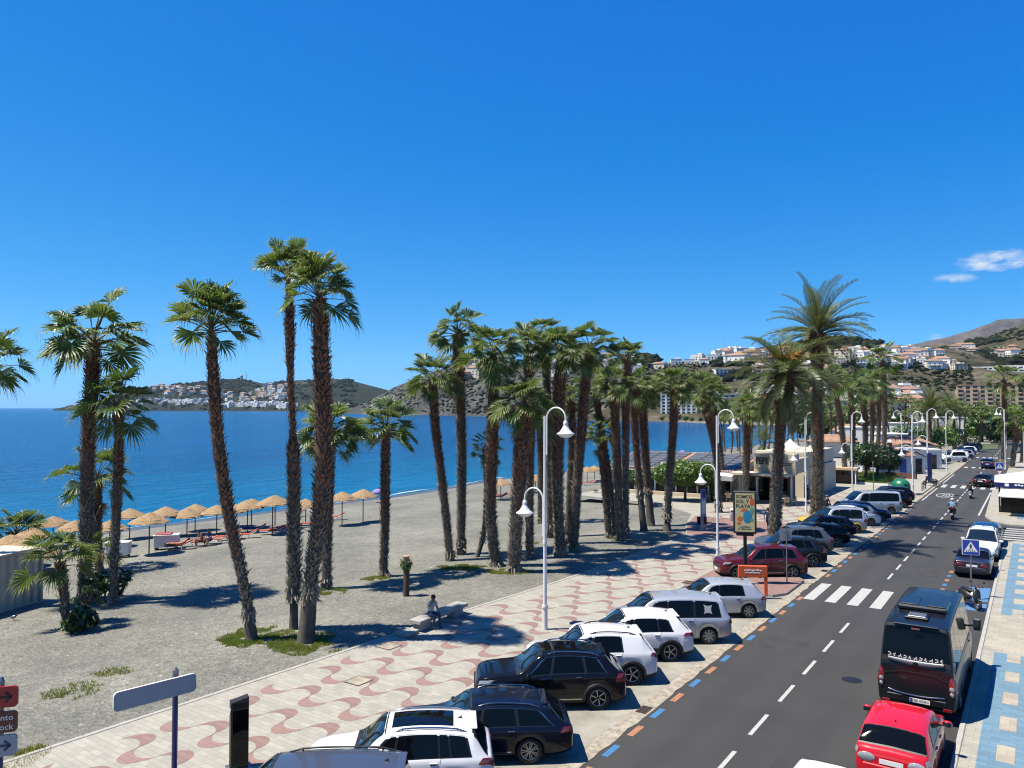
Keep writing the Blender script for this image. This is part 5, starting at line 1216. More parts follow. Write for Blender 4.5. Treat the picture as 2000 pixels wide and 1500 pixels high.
    g = MB(); c.top(g, c.xr0 + .05, c.xw - .07, 9.15, M['glass_blue'], .008, 8); w_ = part('windscreen', g, t)
    g = MB()
    for yy in (-.35, .25): g.tube([c.sp(c.xw - .05, 10.5, 1) * 1 + Vector((0, yy - c.sp(c.xw - .05, 10.5, 1).y, .012)), Vector((c.xw - .24, yy + .5, c.zt(c.xw - .24) + .02))], .005, M['black'], 4)
    part('wiper', g, w_)
    if rear_glass:
        g = MB(); c.top(g, c.xrb - .005, c.xr1 - .01, 8.6, M['black'], .004, 8); part('rear_surround', g, t)
        g = MB(); c.top(g, c.xrb + .03 * (1 if c.xr1 - c.xrb > .2 else .3), c.xr1 - .045, 8.8, M['glass'], .008, 8); r_ = part('rear_window', g, t)
    g = MB(); sx0 = c.xr1 + .10; wv = c.sp(sx0, 9.4, 1).y
    g.box((c.xr1 - .05, 0, c.zt(c.xr1) + .005), (.17, wv * 1.75, .032), pmat, bev=.014); spoiler and part('spoiler', g, t)
    if antenna:
        g = MB(); z = c.zt(c.xr1 + .28); g.add([(c.xr1 + .36, 0, z), (c.xr1 + .22, .025, z), (c.xr1 + .22, -.025, z), (c.xr1 + .22, 0, z + .075)], [(0, 1, 3), (2, 0, 3), (1, 2, 3)], M['black']); part('antenna', g, t)
    if sunroof:
        g = MB(); c.top(g, sunroof[0], sunroof[1], sunroof[2], M['glass'], .006, 5, 8); part('sunroof', g, t)
    # seam across the bonnet, grille, bumpers, plates
    zn = c.zn; g = MB(); g.box((h - .015, 0, zn - .33), (.06, c.W * .58, .16), M['black'], bev=.02); part('grille', g, t)
    g = MB(); g.box((h + .012, 0, c.gc + .22), (.02, .52, .11), M['plate']); part('number_plate', g, t)
    g = MB(); zc = c.gc + .30; g.box((-h - .004, 0, zc), (.05, c.W * .74, .20), clad_m or (M['black'] if c.clad else pmat), bev=.02); part('rear_bumper', g, t)
    zp = (c.zrb - .30 + c.gc + .45) / 2 + .02
    if not cap: return t, c
    g = MB(); g.box((-h - .006, 0, zp), (.016, .52, .11), M['plate'])
    pl = part('number_plate', g, t)
    if plate: o = link('lettering', text_mesh(plate, .105, .002, M['ink']), pl, (-h - .016, 0, zp), (R(90), 0, R(-90)))
    for sd in (1, -1):
        yy = c.W * .5 * .80; ztl = c.ring(-h + .1)[5][1] - .02
        g = MB(); g.ell((-h + .012, sd * (yy - .14), ztl - .05), (.035, .21, .115), tmat or M['red_lens'], 12, 8); part('tail_light', g, t)
    return t, c
P_ = {k: paint('paint_' + k, *v) for k, v in dict(white=((1.15, 1.16, 1.18), 0, .25), white2=((1.02, 1.04, 1.07), 0, .25), black=((.006, .006, .009), .0, .15), navy=((.006, .009, .026), .1, .2), silver=((.80, .83, .88), .55, .33),
     silver2=((.85, .87, .90), .55, .35), red=((.85, .012, .03), 0, .3), wine=((.15, .008, .014), .2, .22), grey=((.17, .195, .215), .5, .3), slate=((.14, .17, .25), .5, .35), blue=((.015, .05, .14), .3, .25), yellow=((.95, .62, .03), .1, .3), blue2=((.012, .016, .13), .1, .25), bluegrey=((.30, .44, .52), .3, .35), char=((.022, .026, .034), .4, .3)).items()}
A = YAW
# angled bays: every car's nose points to the beach, its flank to the camera.  local +x = nose
CS = 1.04
NOSE = math.pi + A + R(1.5)
def bay_car(label, px, py, spec, pmat, dz=0, **k):
    """(px, py): where the rear left wheel (nearest the camera) meets the ground"""
    c = Car(**spec); g_ = G(px, py, 0); nz_ = NOSE + R(dz)
    f = Vector((math.cos(nz_), math.sin(nz_), 0)); l = Vector((-math.sin(nz_), math.cos(nz_), 0))
    o = g_ - (f * c.xa + l * (c.W / 2 - .10)) * CS
    return build_car(label, spec, pmat, (o.x, o.y, .005), nz_, scale=CS, group=k.pop('group', 'cars parked nose-in along the promenade'), **k)
bay_car('grey-blue people carrier nearest the camera, only its ribbed roof in view', 721, 1694, dict(L=4.6, W=1.84, H=1.72, zh=1.12, xw=1.35, xr0=.62, xr1=-1.95, xrb=-2.2, zrb=1.0), P_['slate'], 2, rails=M['black'])
bay_car('white SUV with a glass sunroof, second from the front of the row', 891, 1574, dict(L=4.45, W=1.83, H=1.68, R=.35, zh=1.10, zn=.95, xw=.98, xr0=.25, xr1=-1.72, xrb=-2.08, zrb=1.10, zb0=1.05, zb1=1.12, clad=.36), P_['white'], 3, sunroof=(.12, -1.30, 9.9), rails=M['chrome'], side=[(.70, .10, .12, .0), (.04, -.95, -.06, -.93), (-1.0, -1.22, -.98, -1.16), (-1.26, -1.68, -1.20, -1.56)], tail=(.03, .36, 4.9, 6.2))
bay_car('dark navy estate car with silver roof rails and chrome window line', 1034, 1492, dict(L=4.86, W=1.83, H=1.47, R=.335, zh=.96, zn=.84, xw=.95, xr0=.15, xr1=-1.70, xrb=-2.25, zrb=1.00, zb0=.93, zb1=.98, ro=1.12, spokes=7), P_['navy'], 2, rails=M['chrome'], chrome=True, style='twin', side=[(.68, -.02, .02, -.10), (-.10, -.98, -.18, -.92), (-1.06, -1.92, -1.00, -1.52)], tail=(.03, .34, 4.9, 6.2))
bay_car('black SUV with a panoramic roof between the navy estate and the white cars', 1168, 1386, dict(L=4.57, W=1.85, H=1.66, R=.355, zh=1.08, zn=.98, xw=1.0, xr0=.25, xr1=-1.60, xrb=-2.10, zrb=1.12, zb0=1.03, zb1=1.12, clad=.34, spokes=6), P_['black'], 1, rails=M['chrome'], chrome=True, style='dark', sunroof=(.12, -1.2, 9.6), side=[(.72, .02, .08, -.06), (-.06, -1.02, -.14, -.95), (-1.10, -1.66, -1.03, -1.36)])
bay_car('small white SUV with black roof rails and black arches', 1234, 1338, dict(L=4.3, W=1.82, H=1.66, R=.355, zh=1.10, zn=.98, xw=.90, xr0=.25, xr1=-1.60, xrb=-1.98, zrb=1.08, zb0=1.04, zb1=1.10, clad=.42, spokes=5), P_['white2'], 1, rails=M['black'], style='star', side=[(.62, .06, .10, .0), (-.06, -.98, -.10, -.92)], tail=(.03, .26, 5.0, 6.5))
bay_car('white crossover with dark cladding and a rear spoiler, beside the silver people carrier', 1309, 1292, dict(L=4.38, W=1.83, H=1.60, R=.35, zh=1.04, zn=.94, xw=.98, xr0=.22, xr1=-1.62, xrb=-2.02, zrb=1.10, zb0=.98, zb1=1.08, clad=.40, spokes=5), P_['white'], 0, style='star', side=[(.70, .05, .06, -.04), (-.02, -.90, -.10, -.86), (-.96, -1.42, -.92, -1.22)], tail=(.03, .42, 5.0, 6.2))
bay_car('silver people carrier with a star-shaped sunshade in its rear side window', 1384, 1258, dict(L=4.72, W=1.85, H=1.74, R=.325, zh=1.12, zn=.92, xw=1.42, xr0=.62, xr1=-2.0, xrb=-2.26, zrb=1.06, zb0=1.02, zb1=1.04, ro=.92, spokes=8, tumble=.2), P_['silver'], 0, style='hub', side=[(1.06, .22, .46, .12), (.14, -.86, .05, -.86), (-.95, -1.90, -.95, -1.78)], shade=(1, 2), tail=(.03, .13, 4.6, 8.0), doors=[(1.1, .18), (.16, -.9)])
bay_car('silver hatchback in front of the orange sign', 1462, 1207, dict(L=4.2, W=1.75, H=1.50, R=.31, zh=.98, zn=.82, xw=1.02, xr0=.30, xr1=-1.55, xrb=-1.95, zrb=1.0, zb0=.94, zb1=.98, spokes=7, ro=.80), P_['silver2'], 0, style='hub', side=[(.70, .0, .10, -.06), (-.06, -1.12, -.10, -1.02)], tail=(.03, .30, 4.8, 6.2), doors=[(.85, .0), (-.02, -1.0)])
bay_car('dark red SUV behind the ad panel post', 1548, 1131, dict(L=4.68, W=1.86, H=1.68, R=.36, zh=1.08, zn=.95, xw=1.08, xr0=.30, xr1=-1.75, xrb=-2.15, zrb=1.12, zb0=1.02, zb1=1.12, spokes=5, clad=.30), P_['wine'], 0, style='twin', side=[(.75, .02, .12, -.05), (-.06, -1.0, -.12, -.95), (-1.08, -1.75, -1.02, -1.5)], chrome=True)
bay_car('black SUV just beyond the dark red one', 1588, 1108, dict(L=4.65, W=1.86, H=1.62, R=.36, xrb=-2.14, xr1=-1.7, zrb=1.08, clad=.30, zb1=1.1), P_['char'], 0, chrome=True, style='star')
bay_car('grey SUV beyond the black one', 1603, 1084, dict(L=4.5, W=1.86, H=1.64, R=.36, clad=.38, xrb=-2.08, zrb=1.1), P_['grey'], 0)
bay_car('black hatchback beyond the grey SUV', 1636, 1069, dict(L=4.3, W=1.8, H=1.48, xrb=-1.98, xr1=-1.45, zrb=1.02, zh=.98, zb0=.94), P_['black'], 0)
bay_car('dark blue-black estate under the palm shadow', 1650, 1052, dict(L=4.5, W=1.8, H=1.50, zh=.98, zb0=.94, xrb=-2.05, zrb=1.02), P_['navy'], 0)
bay_car('silver and yellow high-roofed delivery car', 1672, 1042, dict(L=4.1, W=1.70, H=1.82, zh=1.12, zn=.95, xw=1.1, xr0=.45, xr1=-1.78, xrb=-1.95, zrb=1.1, zb0=1.08, zb1=1.1, clad=.48, tumble=.12), P_['silver'], 0, clad_m=P_['yellow'], side=[(.80, .1, .30, .05), (-.02, -.72, -.02, -.72), (-.86, -1.62, -.86, -1.58)])
bay_car('yellow car with only its bonnet showing behind the black hatchback', 1660, 1036, dict(L=4.2, W=1.75, H=1.44, zh=.96, zb0=.92), P_['yellow'], 0)
bay_car('pale silver-green hatchback in the far bays', 1690, 1024, dict(L=4.1, W=1.75, H=1.5), P_['bluegrey'], 0)
def bay_car_out(label, px, py, spec, pmat, **k):
    c = Car(**spec); g_ = G(px, py, 0); nz_ = A - R(1)
    f = Vector((math.cos(nz_), math.sin(nz_), 0)); l = Vector((-math.sin(nz_), math.cos(nz_), 0)); o = g_ - (f * c.xf - l * (c.W / 2 - .1)) * CS
    return build_car(label, spec, pmat, (o.x, o.y, .005), nz_, scale=CS, group='cars parked nose-in along the promenade', **k)
bay_car_out('white hatchback parked tail-in with its nose to the road', 1701, 1028, dict(L=3.9, W=1.72, H=1.50, xw=.95, xr0=.2, xr1=-1.4, xrb=-1.80, zrb=1.0, R=.31), P_['white'])
bay_car_out('dark blue crossover parked tail-in beside the white hatchback', 1722, 1019, dict(L=4.25, W=1.8, H=1.56, R=.34, clad=.38), P_['blue'])
bay_car('silver passenger van in the far bays', 1741, 1005, dict(L=5.0, W=1.92, H=1.92, R=.33, zh=1.22, zn=1.02, xw=1.72, xr0=.85, xr1=-2.32, xrb=-2.44, zrb=1.15, zb0=1.12, zb1=1.14, tumble=.14, ro=1.0), P_['silver2'], 0, name='parked_van', cat='van', side=[(1.30, .52, .78, .42), (.26, -2.15, .26, -2.12)], doors=[(1.35, .4), (.38, -.7)])
bay_car('black car beyond the silver passenger van', 1764, 993, dict(L=4.5, W=1.82, H=1.62, xrb=-2.08), P_['black'], 0)
bay_car('dark blue car before the green bottle bank', 1770, 983, dict(L=4.4, W=1.82, H=1.55), P_['navy'], 0)
# far bays beyond the white houses
for i, (px, py, pm_, lab, sp_) in enumerate([(1884, 903, 'white', 'white delivery van, nearest of the far parked cars', dict(L=4.4, W=1.8, H=1.84, zh=1.15, xw=1.2, xr0=.6, xr1=-2.0, xrb=-2.12, zrb=1.1, zb0=1.08, zb1=1.1, tumble=.12)), (1880, 897, 'white2', 'white car behind the far delivery van', dict()), (1896, 896, 'silver', 'silver car among the far parked cars', dict()), (1899, 892, 'blue', 'dark blue car among the far parked cars', dict()),
        (1902, 888, 'white', 'white car fourth among the far parked cars', dict()), (1906, 885, 'char', 'charcoal car among the far parked cars', dict()), (1908, 882, 'grey', 'grey car among the far parked cars', dict()), (1912, 879, 'black', 'black car last of the far parked cars', dict())]):
    sp_ = dict(sp_); sp_['fine'] = 0; bay_car(lab, px, py, sp_, P_[pm_], 0, group='cars parked far down the road')
# ---- along the right-hand kerb and on the road: noses point away
FWD = math.pi / 2
def road_car(label, u, v, spec, pmat, **k):
    return build_car(label, spec, pmat, (u, v, .005), FWD + R(k.pop('dz', 0)), scale=1.03, **k)
road_car('red hatchback parked behind the black minibus', -3.06, 22.75, dict(L=3.95, W=1.70, H=1.45, R=.30, zh=.98, zn=.82, xw=.95, xr0=.25, xr1=-1.42, xrb=-1.83, zrb=1.0, zb0=.92, zb1=.96, ro=.70), P_['red'], tmat=M['clear_lens'], spoiler=False, tail=(.03, .2, 5.0, 6.4), side=[(.62, -.06, .08, -.12), (-.14, -1.08, -.20, -.98)], doors=[(.8, -.1), (-.12, -.95)], clad_m=None, mir=True)
t_, c_ = None, None
road_car('white van nearest the camera on the road, only its roof showing', -3.6, 16.75, dict(L=4.3, W=1.76, H=1.80, zh=1.15, xw=1.2, xr0=.6, xr1=-1.95, xrb=-2.08, zrb=1.1, zb0=1.08, zb1=1.1, tumble=.12), P_['white'], name='parked_van', cat='van')
road_car('dark violet-grey coupe parked before the zebra crossing sign', -3.05, 51.2, dict(L=4.35, W=1.76, H=1.42, R=.31, zh=.94, zn=.78, xw=.75, xr0=.10, xr1=-.75, xrb=-1.50, zrb=1.0, zb0=.90, zb1=.94), paint('paint_violet', (.055, .05, .075), .5, .3), side=[(.45, -.2, -.05, -.22), (-.28, -1.1, -.30, -.75)], doors=[(.6, -.3)], tail=(.03, .25, 4.9, 6.3), tmat=paint('violet_lens', (.16, .02, .03), 0, .15))
road_car('white SUV facing the camera parked behind the violet coupe', -2.95, 57.3, dict(L=4.5, W=1.84, H=1.66, R=.35, clad=.36), P_['white'], dz=180, rails=M['black'])
road_car('dark blue car parked behind the white SUV at the corner', -2.95, 62.2, dict(L=4.3, W=1.8, H=1.50), P_['blue'], dz=0)
road_car('black saloon driving off past the second zebra crossing', -5.0, 108.0, dict(L=4.5, W=1.8, H=1.42, xr1=-1.1, xrb=-1.7, zrb=1.02, zh=.95, zb0=.92), P_['black'], name='car', dz=-14)
road_car('dark blue hatchback driving away far down the road', -6.3, 140.5, dict(L=4.2, W=1.78, H=1.5, fine=0), P_['blue2'], name='car')
road_car('grey van far off at the end of the road', -3.4, 190, dict(L=4.8, W=1.9, H=2.0, zh=1.2, xw=1.6, xr0=.8, xr1=-2.2, xrb=-2.34, zrb=1.15, zb0=1.1, zb1=1.1, fine=0, tumble=.12), P_['grey'], name='van', cat='van', dz=180)
# ---- the black minibus
bs_ = dict(L=7.0, W=2.16, H=2.90, R=.36, fo=1.0, ro=1.55, zh=1.6, zn=1.15, xw=2.75, bd=.0, xr0=2.0, xr1=-3.22, zr1=2.78, xrb=-3.47, zrb=1.80, zb0=1.36, zb1=1.36, gc=.30, tumble=.11, spokes=8, wr=(.93, .965, .985, .995))
bus, cb = build_car('black minibus with a big dark rear window and a row of white letters under it', bs_, P_['char'], (-3.12, 29.45, .005), FWD, name='minibus', cat='minibus', side=[(2.35, 1.5, 1.9, 1.4), (1.4, .3, 1.4, .3), (.26, -.9, .26, -.9), (-.94, -2.1, -.94, -2.1), (-2.14, -3.1, -2.14, -3.0)], doors=[(2.4, 1.45)], antenna=False, tail=(.02, .12, 4.2, 4.5), mir=False, cap=False)
h = cb.h
mb = MB()                                                         # curved silver strip under the rear window
n = 14; vs = []
for i in range(n + 1):
    y = lerp(-.74, .74, i / n); z = 1.72 - .10 * (1 - (y / .74) ** 2); zt_ = 1.79 - .03 * (1 - (y / .74) ** 2); x = -h - .035
    vs += [(x, y, z), (x, y, zt_), (x + .03, y, z - .01), (x + .03, y, zt_ + .01)]
mb.add(vs, [(4 * i, 4 * i + 1, 4 * i + 5, 4 * i + 4) for i in range(n)] + [(4 * i + 1, 4 * i + 3, 4 * i + 7, 4 * i + 5) for i in range(n)] + [(4 * i + 2, 4 * i, 4 * i + 4, 4 * i + 6) for i in range(n)], M['grey_metal'], True); part('silver_strip', mb, bus)
mb = MB(); rl = random.Random(8)
for i in range(11):                                                # white letters, tilted, unreadable in the photo
    y = lerp(.70, -.70, i / 10); z = 1.88 - .04 * (1 - (y / .7) ** 2); x = -h - .026; a = rl.uniform(-.3, .3); m3 = Matrix.Rotation(a, 3, 'X')
    for (dy, dz, sy_2, sz_2) in [((-.03, 0, .022, .10), (0, .04, .075, .02), (0, -.04, .075, .022)), ((0, 0, .024, .10), (.02, .0, .06, .022)), ((-.03, 0, .02, .1), (.03, -.02, .02, .06), (0, 0, .07, .02))][i % 3]:
        v_ = m3 @ Vector((0, dy, dz)); mb.box((x, y + v_.y, z + v_.z), (.008, sy_2, sz_2), M['sign_white'], m3)
part('lettering', mb, bus)
mb = MB(); vs = []
for i in range(n + 1):
    y = lerp(-.98, .98, i / n); z = .84 - .12 * (1 - (y / .98) ** 2); x = -h - .05 + .14 * (abs(y) / .98) ** 4
    vs += [(x, y, z), (x, y, z + .03), (x + .06, y, z + .03), (x + .06, y, z)]
mb.add(vs, [(4 * i, 4 * i + 1, 4 * i + 5, 4 * i + 4) for i in range(n)] + [(4 * i + 1, 4 * i + 2, 4 * i + 6, 4 * i + 5) for i in range(n)], M['chrome'], True); part('chrome_strip', mb, bus)
mb = MB(); mb.ell((-h - .04, 0, 1.66), (.015, .085, .085), M['alloy_dark'], 16, 6); part('badge', mb, bus)
for sd in (1, -1):
    mb = MB(); mb.ell((-h + .015, sd * .945, 1.13), (.06, .09, .30), M['red_lens'], 12, 8); tl = part('tail_light', mb, bus)
    mb = MB(); mb.ell((-h - .035, sd * .945, 1.10), (.025, .065, .075), M['clear_lens'], 12, 6); mb.ell((-h - .03, sd * .945, .95), (.025, .055, .06), M['clear_lens'], 12, 6); part('lens', mb, tl)
    mb = MB(); mb.box((-h - .02, sd * .82, .46), (.03, .22, .09), M['red_lens'], bev=.01); part('reflector', mb, bus)
    p = cb.sp(2.55, 7.2, sd); mb = MB(); mb.box((p.x + .12, p.y + sd * .25, p.z + .15), (.12, .24, .42), M['black'], bev=.04); mb.box((p.x + .055, p.y + sd * .25, p.z + .15), (.012, .18, .34), M['glass_blue']); mb.tube([(p.x, p.y, p.z + .1), (p.x + .12, p.y + sd * .2, p.z + .12)], .035, M['black'], 6); part('wing_mirror', mb, bus)
mb = MB(); mb.box((-h - .045, -.1, .60), (.015, .54, .12), M['plate']); pl = part('number_plate', mb, bus); link('lettering', text_mesh('3506 KHN', .115, .002), pl, (-h - .055, -.08, .60), (R(90), 0, R(-90)))
mb = MB(); mb.box((-h - .056, .13, .60), (.006, .05, .12), M['sign_blue']); part('blue_band', mb, pl)
mb = MB(); mb.box((-h + .10, 0, 2.70), (.03, .22, .04), M['red_lens']); part('brake_light', mb, bus)
mb = MB(); mb.box((-1.15, 0, 2.95), (1.35, 1.42, .17), P_['char'], bev=.05); mb.box((-1.15, -.38, 3.05), (1.2, .5, .06), P_['char'], bev=.02); mb.box((-1.15, .38, 3.05), (1.2, .5, .06), P_['char'], bev=.02); part('air_conditioner', mb, bus)
mb = MB(); mb.box((-2.45, .05, 2.87), (.68, .66, .06), M['alloy_dark'], bev=.02); mb.box((-2.45, .05, 2.905), (.5, .5, .03), M['grey_metal'], bev=.01); part('roof_hatch', mb, bus)
mb = MB(); mb.tube([(-h - .006, -.92, 1.35), (-h - .016, -.86, 1.28), (-h - .02, -.4, 1.42), (-h - .02, .4, 1.42), (-h - .016, .86, 1.28), (-h - .006, .92, 1.35)], .006, M['dark'], 4); part('hatch_seam', mb, bus)

# ================================================================== STREET FURNITURE
def pix_up(px, py, d): return PT(px, py, d)
def lamp_post(label, u, v, arms, top=9.35, zb=PZ, group='white street lamps along the promenade', base_r=.076):
    t = thing('street_lamp', label, 'street lamp', (u, v, zb), 0, group); top -= zb
    tp = max([a[0] for a in arms]) - .35
    mb = MB(); mb.tube([(0, 0, 0), (0, 0, .9)], [base_r * 1.35, base_r * 1.25], M['post_white'], 12); mb.tube([(0, 0, .9), (0, 0, 1.0)], [base_r * 1.55] * 2, M['post_white'], 12); mb.tube([(0, 0, 1.0), (0, 0, 3.6), (0, 0, tp - zb)], [base_r, base_r * .85, base_r * .6], M['post_white'], 12); mb.tube([(0, 0, 3.55), (0, 0, 3.7)], [base_r * 1.1] * 2, M['post_white'], 12); part('post', mb, t)
    for (z, sx, sy) in arms:
        z -= zb; r = .46; n = math.hypot(sx, sy); dx, dy = sx / n, sy / n; o = .10
        pts = [(dx * o, dy * o, z - 2.0), (dx * o, dy * o, z - r)] + [(dx * (o + r - r * math.cos(a)), dy * (o + r - r * math.cos(a)), z - r + r * math.sin(a)) for a in [math.pi * k / 12 for k in range(1, 13)]] + [(dx * (o + 2 * r), dy * (o + 2 * r), z - r - .12)]
        mb = MB(); mb.tube(pts, .036, M['post_white'], 8)
        for zz in (z - 1.9, z - .9): mb.box((dx * .06, dy * .06, zz), (.13, .05, .04), M['post_white'], math.atan2(dy, dx))
        arm = part('arm', mb, t)
        c = (dx * (o + 2 * r), dy * (o + 2 * r), z - r - .12)
        mb = MB(); mb.lathe([(.045, .04), (.09, -.02), (.10, -.12), (.085, -.16), (.11, -.2), (.16, -.30), (.25, -.42), (.37, -.50), (.38, -.53), (.33, -.53)], M['post_white'], 18, c); part('lamp_shade', mb, arm)
        mb = MB(); mb.lathe([(.33, -.53), (.28, -.60), (.16, -.66), (0, -.68)], M['sign_white'], 16, c); part('lamp_glass', mb, arm)
    return t
lamp_post('tall double white street lamp nearest the camera with one arm over the beach', -17.1, 27.2, [(9.42, 1, 0), (6.0, -1, 0)], group=None, base_r=.085)
lamp_post('double white street lamp beside the dark red SUV', -15.75, 44.4, [(9.3, 1, 0), (6.0, -1, 0)], group=None)
lamp_post('double white street lamp before the restaurant between the two date palms', -17.0, 70.8, [(9.0, 1, 0), (5.8, -1, 0)], group=None)
lamp_post('double white street lamp beside the lawn with the ficus trees', -16.45, 88.6, [(9.0, 1, 0), (5.6, -1, 0)], group=None)
lamp_post('double white street lamp at the pavement corner by the green bottle bank', -11.0, 91.7, [(9.0, 1, 0), (5.4, -1, 0)], group=None)
lamp_post('double white street lamp beside the banner post at the second crossing', -11.3, 108.5, [(9.3, 1, 0), (5.9, -1, 0)], group=None)
lamp_post('white street lamp on the right pavement with its arm over the road', -4.0, 140.0, [(9.5, -1, 0)], group=None)
for (u, v) in ((-16.5, 126), (-16.3, 143), (-10.9, 128)): lamp_post('slim far white street lamp among the avenue palms', u, v, [(9.0, 1 if u > -12 else -1, 0)], group='far street lamps')
lamp_post('far white street lamp by the roundabout', -5.6, 205, [(9.0, -1, 0)], group=None)
# ---- sign posts
t = thing('sign_post', 'blank white direction board on a dark blue pole, seen from behind', 'sign', (-15.8, 9.75, PZ))
top = 3.5
mb = MB(); mb.tube([(0, 0, 0), (0, 0, 2.95)], .06, M['navy_post'], 12); part('pole', mb, t)
mb = MB(); mb.tube([(0, 0, 2.95), (0, 0, 3.48)], .065, M['grey_metal'], 12); mb.tube([(0, 0, 3.48), (0, 0, 3.53)], [.05, .02], M['grey_metal'], 12); part('pole_top', mb, t)
pr = PT(378, 1340, 16.9) - Vector((-15.8, 9.75, PZ)); plf = PT(226, 1374, 15.75) - Vector((-15.8, 9.75, PZ)); dv = plf - pr; dv.z = 0; ang = math.atan2(dv.y, dv.x)
def rr_panel(mb, w, hgt, th, r, m, mb2=None, n=5):
    pts = []
    for (sx, sz, a0) in ((1, 1, 0), (-1, 1, 90), (-1, -1, 180), (1, -1, 270)):
        for k in range(n + 1): a = R(a0 + 90 * k / n); pts.append((sx * (w / 2 - r) + r * math.cos(a), sz * (hgt / 2 - r) + r * math.sin(a)))
    N_ = len(pts); vs = [(x, -th / 2, z) for x, z in pts] + [(x, th / 2, z) for x, z in pts]
    mb.add(vs, [tuple(range(N_)), tuple(reversed(range(N_, 2 * N_)))], mb2 or m); mb.add(vs, [(i, N_ + i, N_ + (i + 1) % N_, (i + 1) % N_) for i in range(N_)], m)
mid = (pr + plf) / 2
mb = MB(); rr_panel(mb, dv.length + .1, .40, .05, .09, M['sign_white'], M['sign_back']); part('board', mb, t, (mid.x, mid.y, 3.17), ang)  # white board whose faces are coloured grey-blue to hold their shade
t = thing('sign_post', 'pole with a red, a brown and a white direction board cut by the left edge', 'sign', (-17.45, 6.95, PZ)); b0 = Vector((-17.45, 6.95, PZ))
mb = MB(); mb.tube([(0, 0, 0), (0, 0, 2.2)], .06, M['navy_post'], 12); part('pole', mb, t)
mb = MB(); mb.tube([(0, 0, 2.2), (0, 0, 3.72)], .06, M['grey_metal'], 12); mb.tube([(0, 0, 3.72), (0, 0, 3.80)], [.06, .03], M['grey_metal'], 12); part('pole_top', mb, t)
ang2 = YAW + .30
ca, sa = math.cos(ang2), math.sin(ang2)
for (z, m, nm) in ((3.42, 'sign_red', 0), (2.92, 'sign_brown', 1), (2.45, 'sign_back', 2)):
    w = 1.5; off = -.42
    mb = MB(); rr_panel(mb, w, .42, .05, .08, M[m]); bd = part('board', mb, t, (ca * off + sa * .09, sa * off - ca * .09, z), ang2)
    if nm != 1:
        mb = MB(); m_ = M['ink'] if nm == 0 else M['navy_post']; mb.box((.50, -.03, 0), (.26, .008, .045), m_); 
        for s_ in (1, -1): mb.box((.58, -.03, s_ * .045), (.15, .008, .045), m_, Matrix.Rotation(s_ * R(42), 3, 'Y'))
        part('arrow', mb, bd)
        mb = MB(); mb.box((.22, -.03, 0), (.16, .008, .3) if nm == 0 else (.10, .008, .05), M['sign_white'] if nm == 0 else m_); part('pictogram', mb, bd)
    else:
        for s_, zz in (('Peñón del Santo', .09), ('Santo Rock', -.10)): link('lettering', text_mesh(s_, .17, .003, M['sign_white'], 'RIGHT'), bd, (.68, -.028, zz), (R(90), 0, 0))
# parking ticket machine
b0 = G(466, 1500, PZ); t = thing('parking_machine', 'black slab-shaped parking ticket machine with a white P', 'ticket machine', b0, YAW + R(28))
mb = MB(); wv, dp, hh = .44, .26, 1.82
vs = [(x, y, z) for x in (-wv / 2, wv / 2) for y in (-dp / 2, dp / 2) for z in (0, hh - (.0 if x > 0 else .10))]
mb.add(vs, [(0, 1, 3, 2), (4, 6, 7, 5), (0, 4, 5, 1), (2, 3, 7, 6), (1, 5, 7, 3), (0, 2, 6, 4)], M['black']); part('case', mb, t)
mb = MB(); mb.box((.02, -dp / 2 - .004, .82), (wv - .06, .012, 1.38), M['glass']); mb.box((.02, -dp / 2 - .005, 1.62), (wv - .06, .01, .12), M['alloy_dark']); part('front_panel', mb, t)
mb = MB(); mb.box((0, 0, .02), (.6, .45, .05), M['grey_metal']); part('foot', mb, t)
o = link('lettering', text_mesh('P', .24, .003, M['sign_white'], bold=True), t, (-wv / 2 - .006, 0.0, 1.46), (R(90), 0, R(-90)))
# stone bench and the man
t = thing('stone_bench', 'long pale stone bench at the edge of the promenade', 'bench', (-21.45, 25.4, PZ), R(4))
mb = MB(); mb.box((0, .15, .40), (.62, 3.5, .16), M['stone_pale'], bev=.02); part('seat', mb, t)
for y in (-1.1, 1.3): mb = MB(); mb.box((0, y, .16), (.42, .7, .32), M['stone_pale'], bev=.02); part('foot', mb, t)
mb = MB(); mb.box((-.1, -2.0, .08), (.7, .75, .16), M['stone_pale'], bev=.02); part('step', mb, t)
# ad panel
b0 = G(1456, 1141, PZ); d0 = depth(b0)
t = thing('advert_panel', 'lit-up style advert panel on a post with a yellow beach poster', 'advert panel', b0, YAW - R(16))
zc = PT(1454, 1001, d0).z - PZ
mb = MB(); mb.tube([(0, 0, 0), (0, 0, zc - 1.1)], .09, M['alloy_dark'], 10); part('post', mb, t)
mb = MB(); mb.box((0, .02, zc), (1.18, .26, 2.24), M['black'], bev=.05); mb.box((0, .02, zc - 1.17), (.9, .2, .14), M['black'], bev=.03); part('case', mb, t)
M['poster'] = pm('poster_yellow', (.72, .60, .22), .4, col2=(.70, .66, .42), scale=1.2)
mb = MB(); mb.box((0, -.112, zc), (.98, .012, 2.02), M['poster']); ps = part('poster', mb, t)
for i, s_ in enumerate(('SOMOS', 'SOL Y', 'PLAYA')): link('lettering', text_mesh(s_, .25, .002, M['ink'], 'LEFT', True), ps, (-.45, -.121, zc + .82 - i * .25), (R(90), 0, 0))
for i, s_ in enumerate(('ALMUÑÉCAR', 'LA HERRADURA')): link('lettering', text_mesh(s_, .095, .002, M['ink'], 'CENTER', True), ps, (0, -.121, zc - .76 - i * .11), (R(90), 0, 0))
M['p_blue'] = pm('poster_blue', (.03, .30, .50), .4); M['p_orange'] = pm('poster_orange', (.70, .22, .06), .4); M['p_green'] = pm('poster_green', (.15, .38, .25), .4)
mb = MB()
